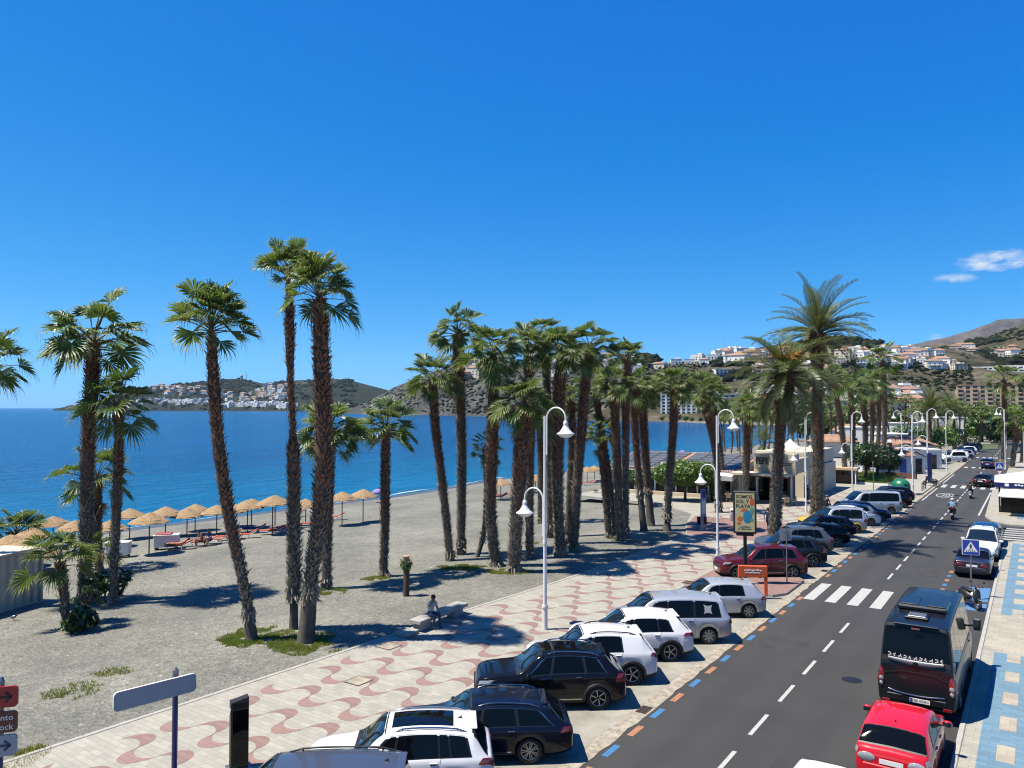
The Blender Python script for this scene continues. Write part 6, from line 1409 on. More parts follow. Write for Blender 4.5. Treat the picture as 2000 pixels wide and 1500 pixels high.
for (x, z, rx, rz, m) in ((.14, -.22, .24, .36, 'p_blue'), (-.24, -.34, .15, .15, 'p_orange'), (-.05, .12, .16, .12, 'p_orange'), (.36, .08, .10, .22, 'p_green'), (.34, -.38, .10, .12, 'p_green'), (-.30, -.58, .12, .10, 'p_orange'), (.36, .55, .12, .22, 'orange')):
    mb.ell((x, -.118, zc + z), (rx, .005, rz), M[m], 14, 8)
part('artwork', mb, ps)
# sign seen from behind
b0 = G(1537, 1137, PZ); d0 = depth(b0); t = thing('road_sign', 'square road sign seen from behind on a thin grey pole', 'sign', b0, YAW)
zt = PT(1537, 1033, d0).z - PZ
mb = MB(); mb.tube([(0, 0, 0), (0, 0, zt)], .035, M['grey_metal'], 8); part('pole', mb, t)
mb = MB(); rr_panel(mb, .62, .64, .03, .05, M['sign_back']); part('board', mb, t, (-.02, .05, zt - .33)); 
mb = MB(); mb.box((0, .0, zt - .2), (.4, .03, .04), M['grey_metal']); mb.box((0, .0, zt - .5), (.4, .03, .04), M['grey_metal']); part('bracket', mb, t)
# orange portal sign
b0 = G(1496, 1165, PZ); t = thing('orange_sign', 'orange portal-shaped sign with white lettering behind the silver hatchback', 'sign', b0, YAW + R(-8))
mb = MB(); mb.box((0, 0, .72), (.16, .12, 1.44), M['orange'], bev=.02); part('leg', mb, t)
mb = MB(); mb.box((-1.24, 0, .72), (.16, .12, 1.44), M['orange'], bev=.02); part('leg', mb, t)
mb = MB(); mb.box((-.62, -.01, 1.22), (1.40, .15, .58), M['orange'], bev=.04); pn = part('panel', mb, t)
mb = MB()
for k in range(7): mb.box((-1.0 + k * .125, -.09, 1.27 + .012 * (k % 3)), (.10, .008, .06 + .02 * (k % 2)), M['sign_white'], Matrix.Rotation(.15 * ((k % 3) - 1), 3, 'Y'))
for k in range(6): mb.box((-.95 + k * .125, -.09, 1.16), (.105, .008, .05), M['sign_white'], Matrix.Rotation(.2 * ((k % 2) - .5), 3, 'Y'))
part('lettering', mb, pn)
# zebra crossing signs
def zebra_sign(label, b0, ztop, size, rot, yield_=False):
    t = thing('crossing_sign', label, 'sign', b0, rot)
    mb = MB(); mb.tube([(0, .03, 0), (0, .03, ztop)], .035, M['grey_metal'], 8); part('pole', mb, t)
    mb = MB(); rr_panel(mb, size, size, .025, .05, M['sign_white']); bd = part('board', mb, t, (0, -.02, ztop - size / 2))
    mb = MB(); rr_panel(mb, size * .93, size * .93, .01, .04, M['sign_blue']); part('blue_field', mb, bd, (0, -.016, 0))
    s = size * .40
    mb = MB(); mb.add([(-s, -.024, -s * .72), (s, -.024, -s * .72), (0, -.024, s * .95)], [(0, 1, 2)], M['sign_white']); part('triangle', mb, bd)
    mb = MB(); y = -.028; k = size / .75
    def seg(x0, z0, x1, z1, w): 
        d = Vector((x1 - x0, 0, z1 - z0)); mb.box(((x0 + x1) / 2 * k, y, (z0 + z1) / 2 * k), (d.length * k, .004, w * k), M['ink'], Matrix.Rotation(-math.atan2(d.z, d.x), 3, 'Y'))
    mb.ell((0, y, .155 * k), (.026 * k, .003, .028 * k), M['ink'], 10, 6); seg(0, .12, .0, .02, .06); seg(.0, .03, -.06, -.11, .03); seg(.0, .03, .05, -.06, .03); seg(.05, -.06, .07, -.13, .028); seg(0, .11, -.06, .04, .022); seg(0, .11, .06, .05, .022)
    for q in range(5): seg(-.19 + q * .085, -.19, -.165 + q * .085, -.14, .035)
    part('pedestrian', mb, bd)
    if yield_:
        mb = MB(); mb.add([(-.36, -.02, ztop - size - .06), (.36, -.02, ztop - size - .06), (0, -.02, ztop - size - .68)], [(0, 2, 1)], M['sign_red']); mb.add([(-.25, -.026, ztop - size - .12), (.25, -.026, ztop - size - .12), (0, -.026, ztop - size - .55)], [(0, 2, 1)], M['sign_white']); part('yield_board', mb, t)
zebra_sign('blue pedestrian crossing sign on a grey pole by the parked scooter', (-2.75, 43.6, 0), 2.95, .76, YAW - R(20))
zebra_sign('far blue crossing sign with a yield triangle under it', (-3.75, 110.0, 0), 2.75, .9, YAW - R(25), True)
# info totem
b0 = G(1374, 1038, .05); d0 = depth(b0); hh = (PT(1374, 957, d0).z)
t = thing('info_totem', 'slim grey information pillar with a blue head by the gravel', 'sign', b0, YAW + R(20))
mb = MB(); mb.box((0, 0, hh / 2), (.44, .14, hh), M['sign_back'], bev=.02); part('pillar', mb, t)
mb = MB(); mb.box((0, -.075, hh - .35), (.42, .012, .6), M['sign_blue']); mb.ell((.02, -.083, hh - .32), (.13, .004, .16), M['navy_post'], 10, 6); part('blue_head', mb, t)
mb = MB(); mb.box((0, -.075, hh * .58), (.36, .01, 1.0), M['sign_white']); 
for k in range(9): mb.box((0, -.081, hh * .58 + .4 - k * .1), (.28, .004, .02), M['grey_metal'])
part('text_panel', mb, t)
mb = MB(); mb.box((.1, -.1, .85), (.22, .12, .55), M['black'], bev=.02); part('waste_flap', mb, t)
b0 = G(1366, 1036, .05); t = thing('litter_bin', 'small dark litter bin beside the information pillar', 'litter bin', b0)
mb = MB(); mb.lathe([(.10, .45), (.17, .5), (.19, 1.0), (.20, 1.02), (.16, 1.02), (.14, .6)], M['alloy_dark'], 12); part('bucket', mb, t)
mb = MB(); mb.tube([(.2, .05, 0), (.2, .05, 1.15)], .03, M['grey_metal'], 6); part('post', mb, t)
b0 = G(1432, 1018, PZ); t = thing('litter_bin', 'white litter bin behind the ad panel', 'litter bin', b0)
mb = MB(); mb.lathe([(0, 0), (.22, 0), (.25, .95), (.25, 1.0), (.2, 1.05), (0, 1.05)], M['post_white'], 14); part('bucket', mb, t)
mb = MB(); mb.box((0, -.23, .85), (.24, .06, .1), M['dark']); part('slot', mb, t)
mb = MB(); mb.box((-11.2 + .9, 42.05 - .4, PZ + .004), (.001, .001, .001), M['dark'])
# bottle bank
b0 = G(1760, 968, PZ); t = thing('bottle_bank', 'rounded green bottle bank at the end of the bays', 'bottle bank', b0, YAW)
mb = MB(); mb.lathe([(.70, 0), (.86, .12), (.92, .8), (.90, 1.2), (.72, 1.55), (.40, 1.72), (0, 1.76)], M['green_bin'], 18); part('shell', mb, t)
mb = MB(); mb.box((0, -.86, 1.22), (.22, .12, .22), M['dark'], bev=.03); part('slot', mb, t); mb = MB(); mb.box((.05, -.93, .7), (.3, .02, .4), M['sign_white']); part('sticker', mb, t)
mb = MB(); mb.tube([(-.12, 0, 1.72), (0, 0, 1.9), (.12, 0, 1.72)], .025, M['grey_metal'], 6); part('lifting_hook', mb, t)
# bollards near the second crossing, thin signs
for k, (u, v) in enumerate(((-10.6, 96.0), (-10.6, 97.6), (-10.6, 99.2))):
    t = thing('bollard', 'thin dark bollard at the kerb of the pavement tip', 'bollard', (u, v, PZ), 0, 'bollards at the pavement tip'); mb = MB(); mb.tube([(0, 0, 0), (0, 0, .85)], .05, M['alloy_dark'], 8); part('post', mb, t); mb = MB(); mb.ell((0, 0, .88), (.06, .06, .06), M['grey_metal'], 8, 6); part('cap', mb, t)
b0 = G(1813, 943, PZ); t = thing('banner_post', 'dark blue banner post on the pavement by the second crossing', 'sign', b0, YAW)
mb = MB(); mb.box((.2, .0, 1.9), (.55, .12, 3.6), M['navy_post'], bev=.03); part('banner', mb, t); mb = MB(); mb.box((.2, 0, .06), (.8, .4, .12), M['grey_metal']); part('foot', mb, t)
b0 = G(1706, 960, PZ); t = thing('pole', 'thin bare grey pole by the white scalloped border of the lawn', 'pole', b0); mb = MB(); mb.tube([(0, 0, 0), (0, 0, 3.4)], .04, M['grey_metal'], 6); part('post', mb, t); mb = MB(); mb.box((0, 0, 3.2), (.05, .35, .35), M['sign_back']); part('plate', mb, t)

# ================================================================== BEACH
def umbrella_mesh():
    rr = random.Random(4); top_ = MB(); n = 26; prof = [(0, .62), (.28, .50), (.62, .33), (.98, .14), (1.26, -.04), (1.34, -.12)]
    for k in range(len(prof) - 1):
        (r0, z0), (r1, z1) = prof[k], prof[k + 1]; vs = []
        for i in range(n):
            a = 2 * math.pi * i / n; j0, j1 = rr.uniform(.97, 1.03), rr.uniform(.96, 1.06)
            vs += [(r0 * math.cos(a), r0 * math.sin(a), z0 + .025 * (k > 0)), ((r1 + .03) * j1 * math.cos(a), (r1 + .03) * j1 * math.sin(a), z1 + rr.uniform(-.02, .01))]
        top_.add(vs, [(2 * i, 2 * i + 1, (2 * i + 3) % (2 * n), (2 * i + 2) % (2 * n)) for i in range(n)], M['thatch'])
    top_.lathe([(1.30, -.1), (.6, .2), (0, .5)], M['wood'], 14)
    st = MB()
    for i in range(70): a = rr.random() * 6.28; r = rr.uniform(1.28, 1.4); st.add([(1.22 * math.cos(a), 1.22 * math.sin(a), -.02), (1.22 * math.cos(a + .03), 1.22 * math.sin(a + .03), -.02), (r * math.cos(a), r * math.sin(a), -.2 + rr.uniform(-.06, .05))], [(0, 1, 2)], M['thatch'])
    return top_.mesh('thatch_top'), st.mesh('straw_fringe')
UT, US = umbrella_mesh()
pole_mb = MB(); pole_mb.tube([(0, 0, -.2), (0, 0, 1)], .045, M['wood'], 8); PM_ = pole_mb.mesh('pole')
LABU = {}
def parasol(ax, ay, bx, by, label, s=1.0):
    b0 = GB(bx, by); d = depth(b0); ztop = PT(ax, ay, d).z - b0.z
    t = thing('straw_parasol', label, 'parasol', b0, 0, 'straw parasols on the beach')
    link('pole', PM_, t, None, None, (1, 1, ztop - .4)); o = link('thatch_top', UT, t, (0, 0, ztop - .62 * s), bx * .7, s); link('straw_fringe', US, t, (0, 0, ztop - .62 * s), bx * .7, s)
for a in [(103, 1008, 103, 1068, 'straw parasol left of the stout palm, under the left-edge palm'), (143, 1016, 146, 1076, 'straw parasol partly hidden left of the stout palm trunk'), (62, 1030, 62, 1088, 'straw parasol behind the low palm at the left edge'), (212, 1016, 214, 1070, 'straw parasol behind the red-brown palm trunk'),
          (256, 993, 253, 1054, 'straw parasol just right of the red-brown palm'), (292, 1001, 291, 1083, 'straw parasol nearest the camera, standing free before the row'), (323, 989, 323, 1050, 'straw parasol behind the nearest free one'), (365, 992, 365, 1047, 'straw parasol over the bathers, front row'), (383, 984, 381, 1038, 'straw parasol over the bathers, back row'),
          (426, 986, 423, 1044, 'straw parasol half hidden by the curved palm trunk'), (455, 984, 456, 1030, 'straw parasol peeping out right of the curved trunk'), (485, 976, 483, 1040, 'straw parasol left of the slender palm, front of a pair'), (498, 974, 491, 1032, 'straw parasol left of the slender palm, back of a pair'), (533, 968, 532, 1045, 'straw parasol between the curved and the slender palm, front'), (541, 967, 537, 1036, 'straw parasol between the curved and the slender palm, back'),
          (597, 974, 597, 1025, 'straw parasol half hidden behind the shaggy palm'), (668, 960, 668, 1027, 'straw parasol right of the shaggy palm, left of two'), (709, 955, 709, 1021, 'straw parasol right of the shaggy palm, right of two'), (978, 934, 978, 976, 'straw parasol seen between the grove trunks at the left'), (1046, 927, 1046, 962, 'straw parasol behind the tall lamp in the grove'), (1074, 918, 1074, 955, 'straw parasol just right of the tall lamp'),
          (1148, 911, 1147, 943, 'straw parasol far off between the two groves, left one'), (1162, 909, 1161, 940, 'straw parasol far off between the two groves, right one')]: parasol(*a)
parasol(20, 1044, 20, 1110, 'straw parasol behind the container at the very left', 1.35); parasol(48, 1054, 46, 1120, 'big straw parasol rising behind the container roof', 1.5)
# corrugated container
pa, pb = GB(-70, 1216), GB(81, 1173); dv = pb - pa; dv.z = 0; Lc = dv.length; ang = math.atan2(dv.y, dv.x); hh = PT(80, 1066, depth(pb)).z - pb.z
t = thing('beach_container', 'cream corrugated metal container at the left edge', 'container', (pb.x, pb.y, pb.z - .05), ang)
M['corr_grey'] = pm('groove_grey', (.30, .29, .28), .6, var=.1)
M['corr'] = pm('cream_metal', (.85, .75, .57), .55, var=.12, scale=1.2)
mb = MB(); n = int(Lc / .46); vs = []
for i in range(n):
    x0 = -Lc + i * Lc / n; w = Lc / n
    for (fx, dy) in ((0, 0), (.42, 0), (.52, .16), (.90, .16)): vs += [(x0 + fx * w, dy, .08), (x0 + fx * w, dy, hh - .1)]
vs += [(0, 0, .08), (0, 0, hh - .1)]; m_ = len(vs) // 2
mb.add(vs, [(2 * i, 2 * i + 2, 2 * i + 3, 2 * i + 1) for i in range(m_ - 1) if i % 4 in (0, 1, 3)], M['corr']); mb.add(vs, [(2 * i, 2 * i + 2, 2 * i + 3, 2 * i + 1) for i in range(m_ - 1) if i % 4 == 2], M['corr_grey']); part('corrugated_side', mb, t)
mb = MB(); mb.box((-Lc / 2, 1.25, hh / 2), (Lc - .02, 2.3, hh - .05), M['corr']); part('shell', mb, t)
mb = MB(); mb.box((-Lc / 2, .02, hh - .05), (Lc, .12, .12), M['corr']); mb.box((-Lc / 2, .02, .04), (Lc, .12, .1), M['corr']); mb.box((0, .02, hh / 2), (.1, .12, hh), M['corr']); part('frame', mb, t)
# white lockers
def locker(px, py, w, label, red=False):
    b0 = GB(px, py); t = thing('beach_locker', label, 'locker', b0, YAW + R(12))
    mb = MB(); mb.box((0, .4, .62), (w, .9, .86), M['white_paint'], bev=.03); part('box', mb, t)
    mb = MB(); mb.box((0, .4, 1.07), (w + .08, 1.0, .06), M['white_paint']); part('lid', mb, t)
    for x in (-1, 1): mb = MB(); mb.box((x * (w / 2 - .15), .4, .1), (.12, .8, .24), M['wood']); part('foot', mb, t)
    if red: mb = MB(); mb.box((-.2, .4, 1.15), (w * .7, .7, .12), M['sign_red'], bev=.04); o = link('folded_cushion', mb.mesh('folded_cushion'), None, b0, YAW + R(12)); tag(o, 'folded red lounger cushion on the white locker by the bathers', 'cushion')
locker(228, 1090, 1.5, 'white beach locker between the two palm trunks near the container'); locker(323, 1074, 1.7, 'white beach locker left of the sunbathers', True)
# loungers
def lounger_parts():
    f = MB(); 
    for y in (-.28, .28): f.tube([(-.95, y, .30), (.35, y, .30), (.95, y, .62)], .025, M['white_paint'], 6)
    legs = [];
    for x in (-.75, .35):
        g = MB(); g.tube([(x - .1, -.28, 0), (x, -.28, .30), (x, .28, .30), (x - .1, .28, 0)], .022, M['white_paint'], 6); legs.append(g.mesh('leg'))
    c = MB(); 
    def cush(a, b_, z0, z1):
        L_ = math.hypot(b_ - a, z1 - z0); c.box(((a + b_) / 2, 0, (z0 + z1) / 2 + .07), (L_, .56, .09), M['cushion'], Matrix.Rotation(-math.atan2(z1 - z0, b_ - a), 3, 'Y'), .03)
    cush(-.95, -.2, .30, .30); cush(-.2, .36, .30, .30); cush(.36, .98, .31, .66)
    return f.mesh('frame'), legs, c.mesh('cushion')
M['cushion'] = pm('red_cushion', (.55, .10, .05), .8, var=.15); M['purple'] = pm('purple_cloth', (.10, .05, .32), .8, var=.2); M['blue_cl'] = pm('blue_cloth', (.04, .10, .38), .8, var=.15)
LF, LL, LC = lounger_parts()
lgl = [(348, 1074, 'red lounger with a white frame, leftmost near the white locker'), (372, 1068, 'red lounger second from the locker'), (398, 1066, 'red lounger under the seated bathers'), (424, 1062, 'red lounger beside the bather in blue'), (446, 1056, 'red lounger hidden by the curved palm'), (478, 1052, 'red lounger right of the curved palm'), (496, 1040, 'lounger under a purple towel'), (530, 1044, 'orange-red lounger under the pair of parasols'), (548, 1040, 'orange-red lounger right under the pair of parasols'), (600, 1030, 'red lounger behind the shaggy palm'), (652, 1016, 'red lounger standing upright near the far parasols'), (575, 1010, 'red lounger behind the slender palm'), (975, 975, 'dark lounger in the grove gap at the left'), (1060, 962, 'lounger behind the tall lamp'), (1150, 948, 'lounger under the far pair of parasols'), (985, 972, 'second lounger in the grove gap')]
for i, (px, py, lab) in enumerate(lgl):
    b0 = GB(px, py); t = thing('sun_lounger', lab, 'sun lounger', b0, YAW + R(15) + random.uniform(-.2, .2), 'sun loungers on the beach')
    link('frame', LF, t)
    for l in LL: link('leg', l, t)
    link('cushion', LC, t)
mb = MB(); mb.grid(lambda a, b: (lerp(-.9, .9, a), lerp(-.34, .34, b), .46 + .16 * max(0, a - .62) / .38 - .10 * (abs(b - .5) * 2) ** 6), 8, 6, M['purple']); p = GB(496, 1040); o = link('towel', mb.mesh('towel'), None, p, YAW + R(15)); tag(o, 'purple towel spread on a lounger', 'towel')
for (px, py, s_, lab) in ((738, 981, 1.0, 'purple parasol on the sand left of the straight lone palm'), (1333, 893, 1.2, 'small lilac parasol far along the beach')):
    b0 = GB(px, py); t = thing('beach_umbrella', lab, 'parasol', b0); mb = MB(); mb.tube([(0, 0, 0), (0, 0, 1.5)], .025, M['white_paint'], 6); part('pole', mb, t)
    mb = MB(); mb.lathe([(0, 1.6), (.35, 1.53), (.65, 1.32), (.80, 1.05), (.78, 1.04), (.62, 1.28), (0, 1.52)], pm('lilac_cloth', (.30, .24, .60), .8), 12); part('canopy', mb, t)
p = GB(26, 1212); t = thing('pigeon', 'grey pigeon standing on the gravel before the container', 'bird', p, YAW)
mb = MB(); mb.ell((0, 0, .17), (.15, .075, .075), M['grey_metal'], 10, 7, Matrix.Rotation(-.3, 3, 'Y')); mb.ell((.15, 0, .26), (.045, .04, .045), M['alloy_dark'], 8, 6); mb.tube([(.09, 0, .20), (.15, 0, .26)], [.05, .035], M['alloy_dark'], 6); mb.tube([(.19, 0, .26), (.225, 0, .25)], [.012, .003], M['ink'], 5); mb.add([(-.12, -.03, .15), (-.12, .03, .15), (-.28, .03, .12), (-.28, -.03, .12)], [(0, 1, 2, 3)], M['alloy_dark']); part('body', mb, t)
for s_ in (1, -1): mb = MB(); mb.tube([(.01, s_ * .03, .11), (.02, s_ * .03, 0), (.06, s_ * .03, .004)], .008, M['sign_red'], 5); part('leg', mb, t)

# ================================================================== RESTAURANT AND LOW BUILDINGS
t = thing('restaurant', 'single-storey beach restaurant with a PEPE sign and solar roof', 'restaurant', (-20.2, 75.6, PZ)); pepe = t
M['rbeige'] = pm('beige_render', (.72, .60, .43), .85, var=.08, scale=.8); M['rwhite'] = pm('warm_white_render', (.80, .70, .53), .85, var=.08, scale=.6); M['brick'] = pm('brown_panel', (.16, .085, .055), .7, var=.2)
X = -21.0
mb = MB(); mb.box((-2.0, 12.5, 1.55), (5.6, 13.5, 3.1), M['rwhite']); mb.box((-2.0, 12.5, 3.9), (5.2, 13.1, 1.5), M['rwhite']); part('side_wall', mb, t)
mb = MB(); mb.box((-.95, .9, 3.85), (4.0, 1.4, 1.9), M['rbeige']); mb.box((.85, 3.6, 3.6), (.4, 4.0, 1.4), M['rbeige']); part('sign_wall', mb, t)
link('lettering', text_mesh('PEPE', .92, .02, M['ink'], 'LEFT', True), t, (-2.75, .17, 4.05), (R(90), 0, 0), (.68, 1, 1))
mb = MB(); mb.box((.2, .19, 3.72), (1.0, .02, .05), M['wood']); mb.box((.1, .19, 3.88), (1.2, .02, .07), M['wood']); part('small_lettering', mb, t)
mb = MB(); mb.box((-2.0, .2, 2.82), (5.6, 3.4, .22), M['rwhite']); part('canopy', mb, t)
mb = MB(); mb.box((-2.1, .9, 2.55), (5.0, .15, .35), M['brick']); part('lintel', mb, t)
for x in (-4.6, -2.9, -1.2, .45):
    mb = MB(); mb.box((x, 1.0, 1.35), (.16, .16, 2.7), M['white_paint']); part('pillar', mb, t)
for x0, x1 in ((-4.5, -3.0), (-2.8, -1.3), (-1.1, .35)):
    mb = MB(); mb.box(((x0 + x1) / 2, 1.4, 1.3), (x1 - x0, .05, 2.5), M['glass']); part('glass_panel', mb, t)
mb = MB(); mb.box((.25, 1.8, 1.3), (.5, .9, 2.6), M['brick']); part('brown_pier', mb, t)
mb = MB(); mb.box((.82, 9.2, 1.75), (.03, .9, .6), M['win']); mb.box((.82, 5.2, 1.3), (.03, 1.6, 2.2), M['win']); part('window', mb, t)
mb = MB(); mb.box((-2.0, 7, 4.68), (5.3, 1.4, .10), M['rwhite']); mb.box((-1.6, 8, 4.5), (1.6, .1, .35), M['win']); part('roof_edge', mb, t)
# hall with tiled roof
mb = MB(); mb.box((-12.2, 7.5, 1.3), (14.4, 12.0, 2.6), M['rwhite']); part('hall_wall', mb, t)
mb = MB(); mb.box((-12.2, .6, .18), (14.4, .35, .36), M['rbeige']); part('plinth', mb, t)
for k in range(12):
    x = -18.8 + k * 1.2
    mb = MB(); mb.box((x, 1.3, 1.4), (.14, .16, 2.3), M['white_paint']); part('pillar', mb, t)
    if k < 11: mb = MB(); mb.box((x + .6, 1.42, 1.4), (1.04, .06, 2.2), M['glass']); part('glass_panel', mb, t)
y0, y1, z0, z1 = .2, 9.0, 2.75, 4.15
mb = MB()
def roofp(a, b): return (lerp(-19.8, -4.75, a), lerp(y0, y1, b), lerp(z0, z1, b))
mb.add([roofp(0, 0), roofp(1, 0), roofp(1, 1), roofp(0, 1), (-19.8, 13.6, 2.75), (-4.75, 13.6, 2.75)], [(0, 1, 2, 3), (3, 2, 5, 4)], M['tile'])
mb.add([(-4.75, y0, z0), (-4.75, 13.6, 2.75), (-4.75, y1, z1), (-19.8, y0, z0), (-19.8, 13.6, 2.75), (-19.8, y1, z1)], [(0, 1, 2), (4, 3, 5)], M['rwhite']); rf = part('roof', mb, t)
tm = MB(); n = 8; tm.add([p for j in (0, 1) for p in [(.13 * math.cos(math.pi * k / n), j * .5, .10 * math.sin(math.pi * k / n)) for k in range(n + 1)]], [(k, k + 1, n + 2 + k, n + 1 + k) for k in range(n)], pm('eave_tile', (.55, .36, .24), .9, var=.3, scale=3)); tme = tm.mesh('eave_tile')
for k in range(54): link('eave_tile', tme, rf, (-19.6 + k * .278, y0 - .12, z0 + .0), (math.atan2(z1 - z0, y1 - y0), 0, 0))
mb = MB(); mb.box((-12.3, .22, 2.62), (15.1, .2, .18), M['rwhite']); part('eave_board', mb, t)
mb = MB(); mb.box((-6.8, -.35, 2.38), (4.2, 1.4, .5), M['white_paint'], Matrix.Rotation(.2, 3, 'X')); part('awning', mb, t)
M['solar'] = pm('solar_cell', (.13, .14, .16), .55, var=.2, scale=.8)
sm_ = MB(); sl = math.atan2(z1 - z0, y1 - y0); sm_.box((0, 0, .08), (1.6, .96, .05), M['solar'], bev=.01); sm_.box((0, -.49, .08), (1.66, .03, .06), M['grey_metal']); sm_.box((0, .49, .08), (1.66, .03, .06), M['grey_metal']); sme = sm_.mesh('solar_panel')
for i in range(8):
    for j in range(7): 
        b = .08 + j * .132; link('solar_panel', sme, rf, (-18.6 + i * 1.75 + (.5 if i > 3 else 0), lerp(y0, y1, b), lerp(z0, z1, b)), (sl, 0, 0))
# tables and chairs of the terrace
cm_ = MB(); cm_.box((0, 0, .44), (.44, .44, .05), M['wicker'] if 'wicker' in M else pm('wicker', (.38, .29, .19), .8, var=.2)); seat_me = cm_.mesh('seat'); WK = cm_.mats[0]
b_ = MB(); b_.box((0, .21, .70), (.44, .05, .5), WK); back_me = b_.mesh('backrest')
l_ = MB(); l_.tube([(0, 0, 0), (0, 0, .44)], .02, WK, 5); leg_me = l_.mesh('leg')
a_ = MB(); a_.box((0, 0, .62), (.04, .40, .04), WK); arm_me = a_.mesh('armrest')
tt = MB(); tt.lathe([(0, .72), (.42, .72), (.42, .75), (0, .75)], M['white_paint'], 16); tt_me = tt.mesh('table_top'); tl_ = MB(); tl_.tube([(0, 0, 0), (0, 0, .72)], .04, M['grey_metal'], 8); tl_.lathe([(0, .03), (.26, .02), (.26, 0)], M['grey_metal'], 12); tl_me = tl_.mesh('pedestal')
for i, (u, v, lab) in enumerate(((-19.7, 74.2, 'round cafe table beside the right corner of the restaurant'), (-23.6, 74.4, 'round cafe table before the glass front'), (-25.4, 74.6, 'round cafe table at the left of the terrace'))):
    t = thing('cafe_table', lab, 'table', (u, v, PZ)); link('table_top', tt_me, t); link('pedestal', tl_me, t)
    for k in range(4):
        a = k * math.pi / 2 + .4; t = thing('cafe_chair', 'tan wicker chair ' + ('behind', 'left of', 'before', 'right of')[k] + ' the ' + lab, 'chair', (u + .75 * math.sin(a) * -1, v + .75 * math.cos(a), PZ), a, 'chairs of the terrace, table ' + ('right', 'middle', 'left')[i])
        link('seat', seat_me, t); link('backrest', back_me, t)
        for x in (-.19, .19):
            link('armrest', arm_me, t, (x * 1.15, 0, 0))
            for y in (-.19, .19): link('leg', leg_me, t, (x, y, 0))
mb = MB(); mb.lathe([(.22, 0), (.32, .55), (.34, .6), (.28, .6), (0, .55)], M['alloy_dark'], 12)
for i, (u, v, lab) in enumerate(((-20.6, 73.6, 'planter with a dark shrub at the restaurant corner'), (-18.6, 82.0, 'planter with a dark shrub along the restaurant side wall'), (-26.8, 74.4, 'planter with a yellowish plant left of the restaurant entrance'))):
    t = thing('planter', lab, 'planter', (u, v, PZ)); part('pot', mb, t); m2 = MB(); leaf_cloud(m2, [(0, 0, 1.0, .45, .45, .5)], 420, .09, (M['leaf_tree'], M['leaf_dark']) if i < 2 else (M['leaf_light'], M['leaf_tree']), random.Random(i), .2); part('plant', m2, t)
# white marquee
b0 = Vector((-25.5, 98.5, PZ)); t = thing('marquee', 'white peaked marquee tent with a blue lettered valance', 'tent', b0, R(6))
mb = MB(); S_ = 4.0
def tent(a, b):
    x, y = lerp(-S_, S_, a), lerp(-S_, S_, b); q = max(abs(x), abs(y)) / S_; return (x, y, 2.5 + 2.9 * (1 - q) ** 1.5)
mb.grid(tent, 12, 12, M['white_paint']); part('canopy', mb, t)
for a in range(4):
    r_ = Matrix.Rotation(a * math.pi / 2, 3, 'Z'); mb = MB(); c = r_ @ Vector((0, -S_, 2.3)); mb.box(c, (2 * S_, .04, .42), M['sign_blue'], r_); part('valance', mb, t)
    mb = MB()
    for k in range(9): c = r_ @ Vector((-2.6 + k * .66, -S_ - .03, 2.3)); mb.box(c, (.42, .02, .13), M['sign_white'], r_)
    part('lettering', mb, t)
    mb = MB(); c = r_ @ Vector((-S_ + .1, -S_ + .1, 1.2)); mb.box(c, (.1, .1, 2.5), M['white_paint']); part('pole', mb, t)
b0 = Vector((-21.6, 100.5, PZ)); t = thing('beach_bar', 'low open beach bar with a tan roof edge beside the tent', 'bar', b0, R(4))
mb = MB(); mb.box((0, 0, .55), (6.5, .5, 1.1), M['brick']); part('counter', mb, t); mb = MB(); mb.box((0, .2, 1.85), (7.2, 3.0, .28), M['w3']); part('roof', mb, t)
for x in (-3.4, 0, 3.4): mb = MB(); mb.box((x, -1.1, .9), (.12, .12, 1.8), M['white_paint']); part('pillar', mb, t)
mb = MB(); mb.box((0, 1.6, .9), (6.8, .2, 1.8), M['rwhite']); part('back_wall', mb, t)
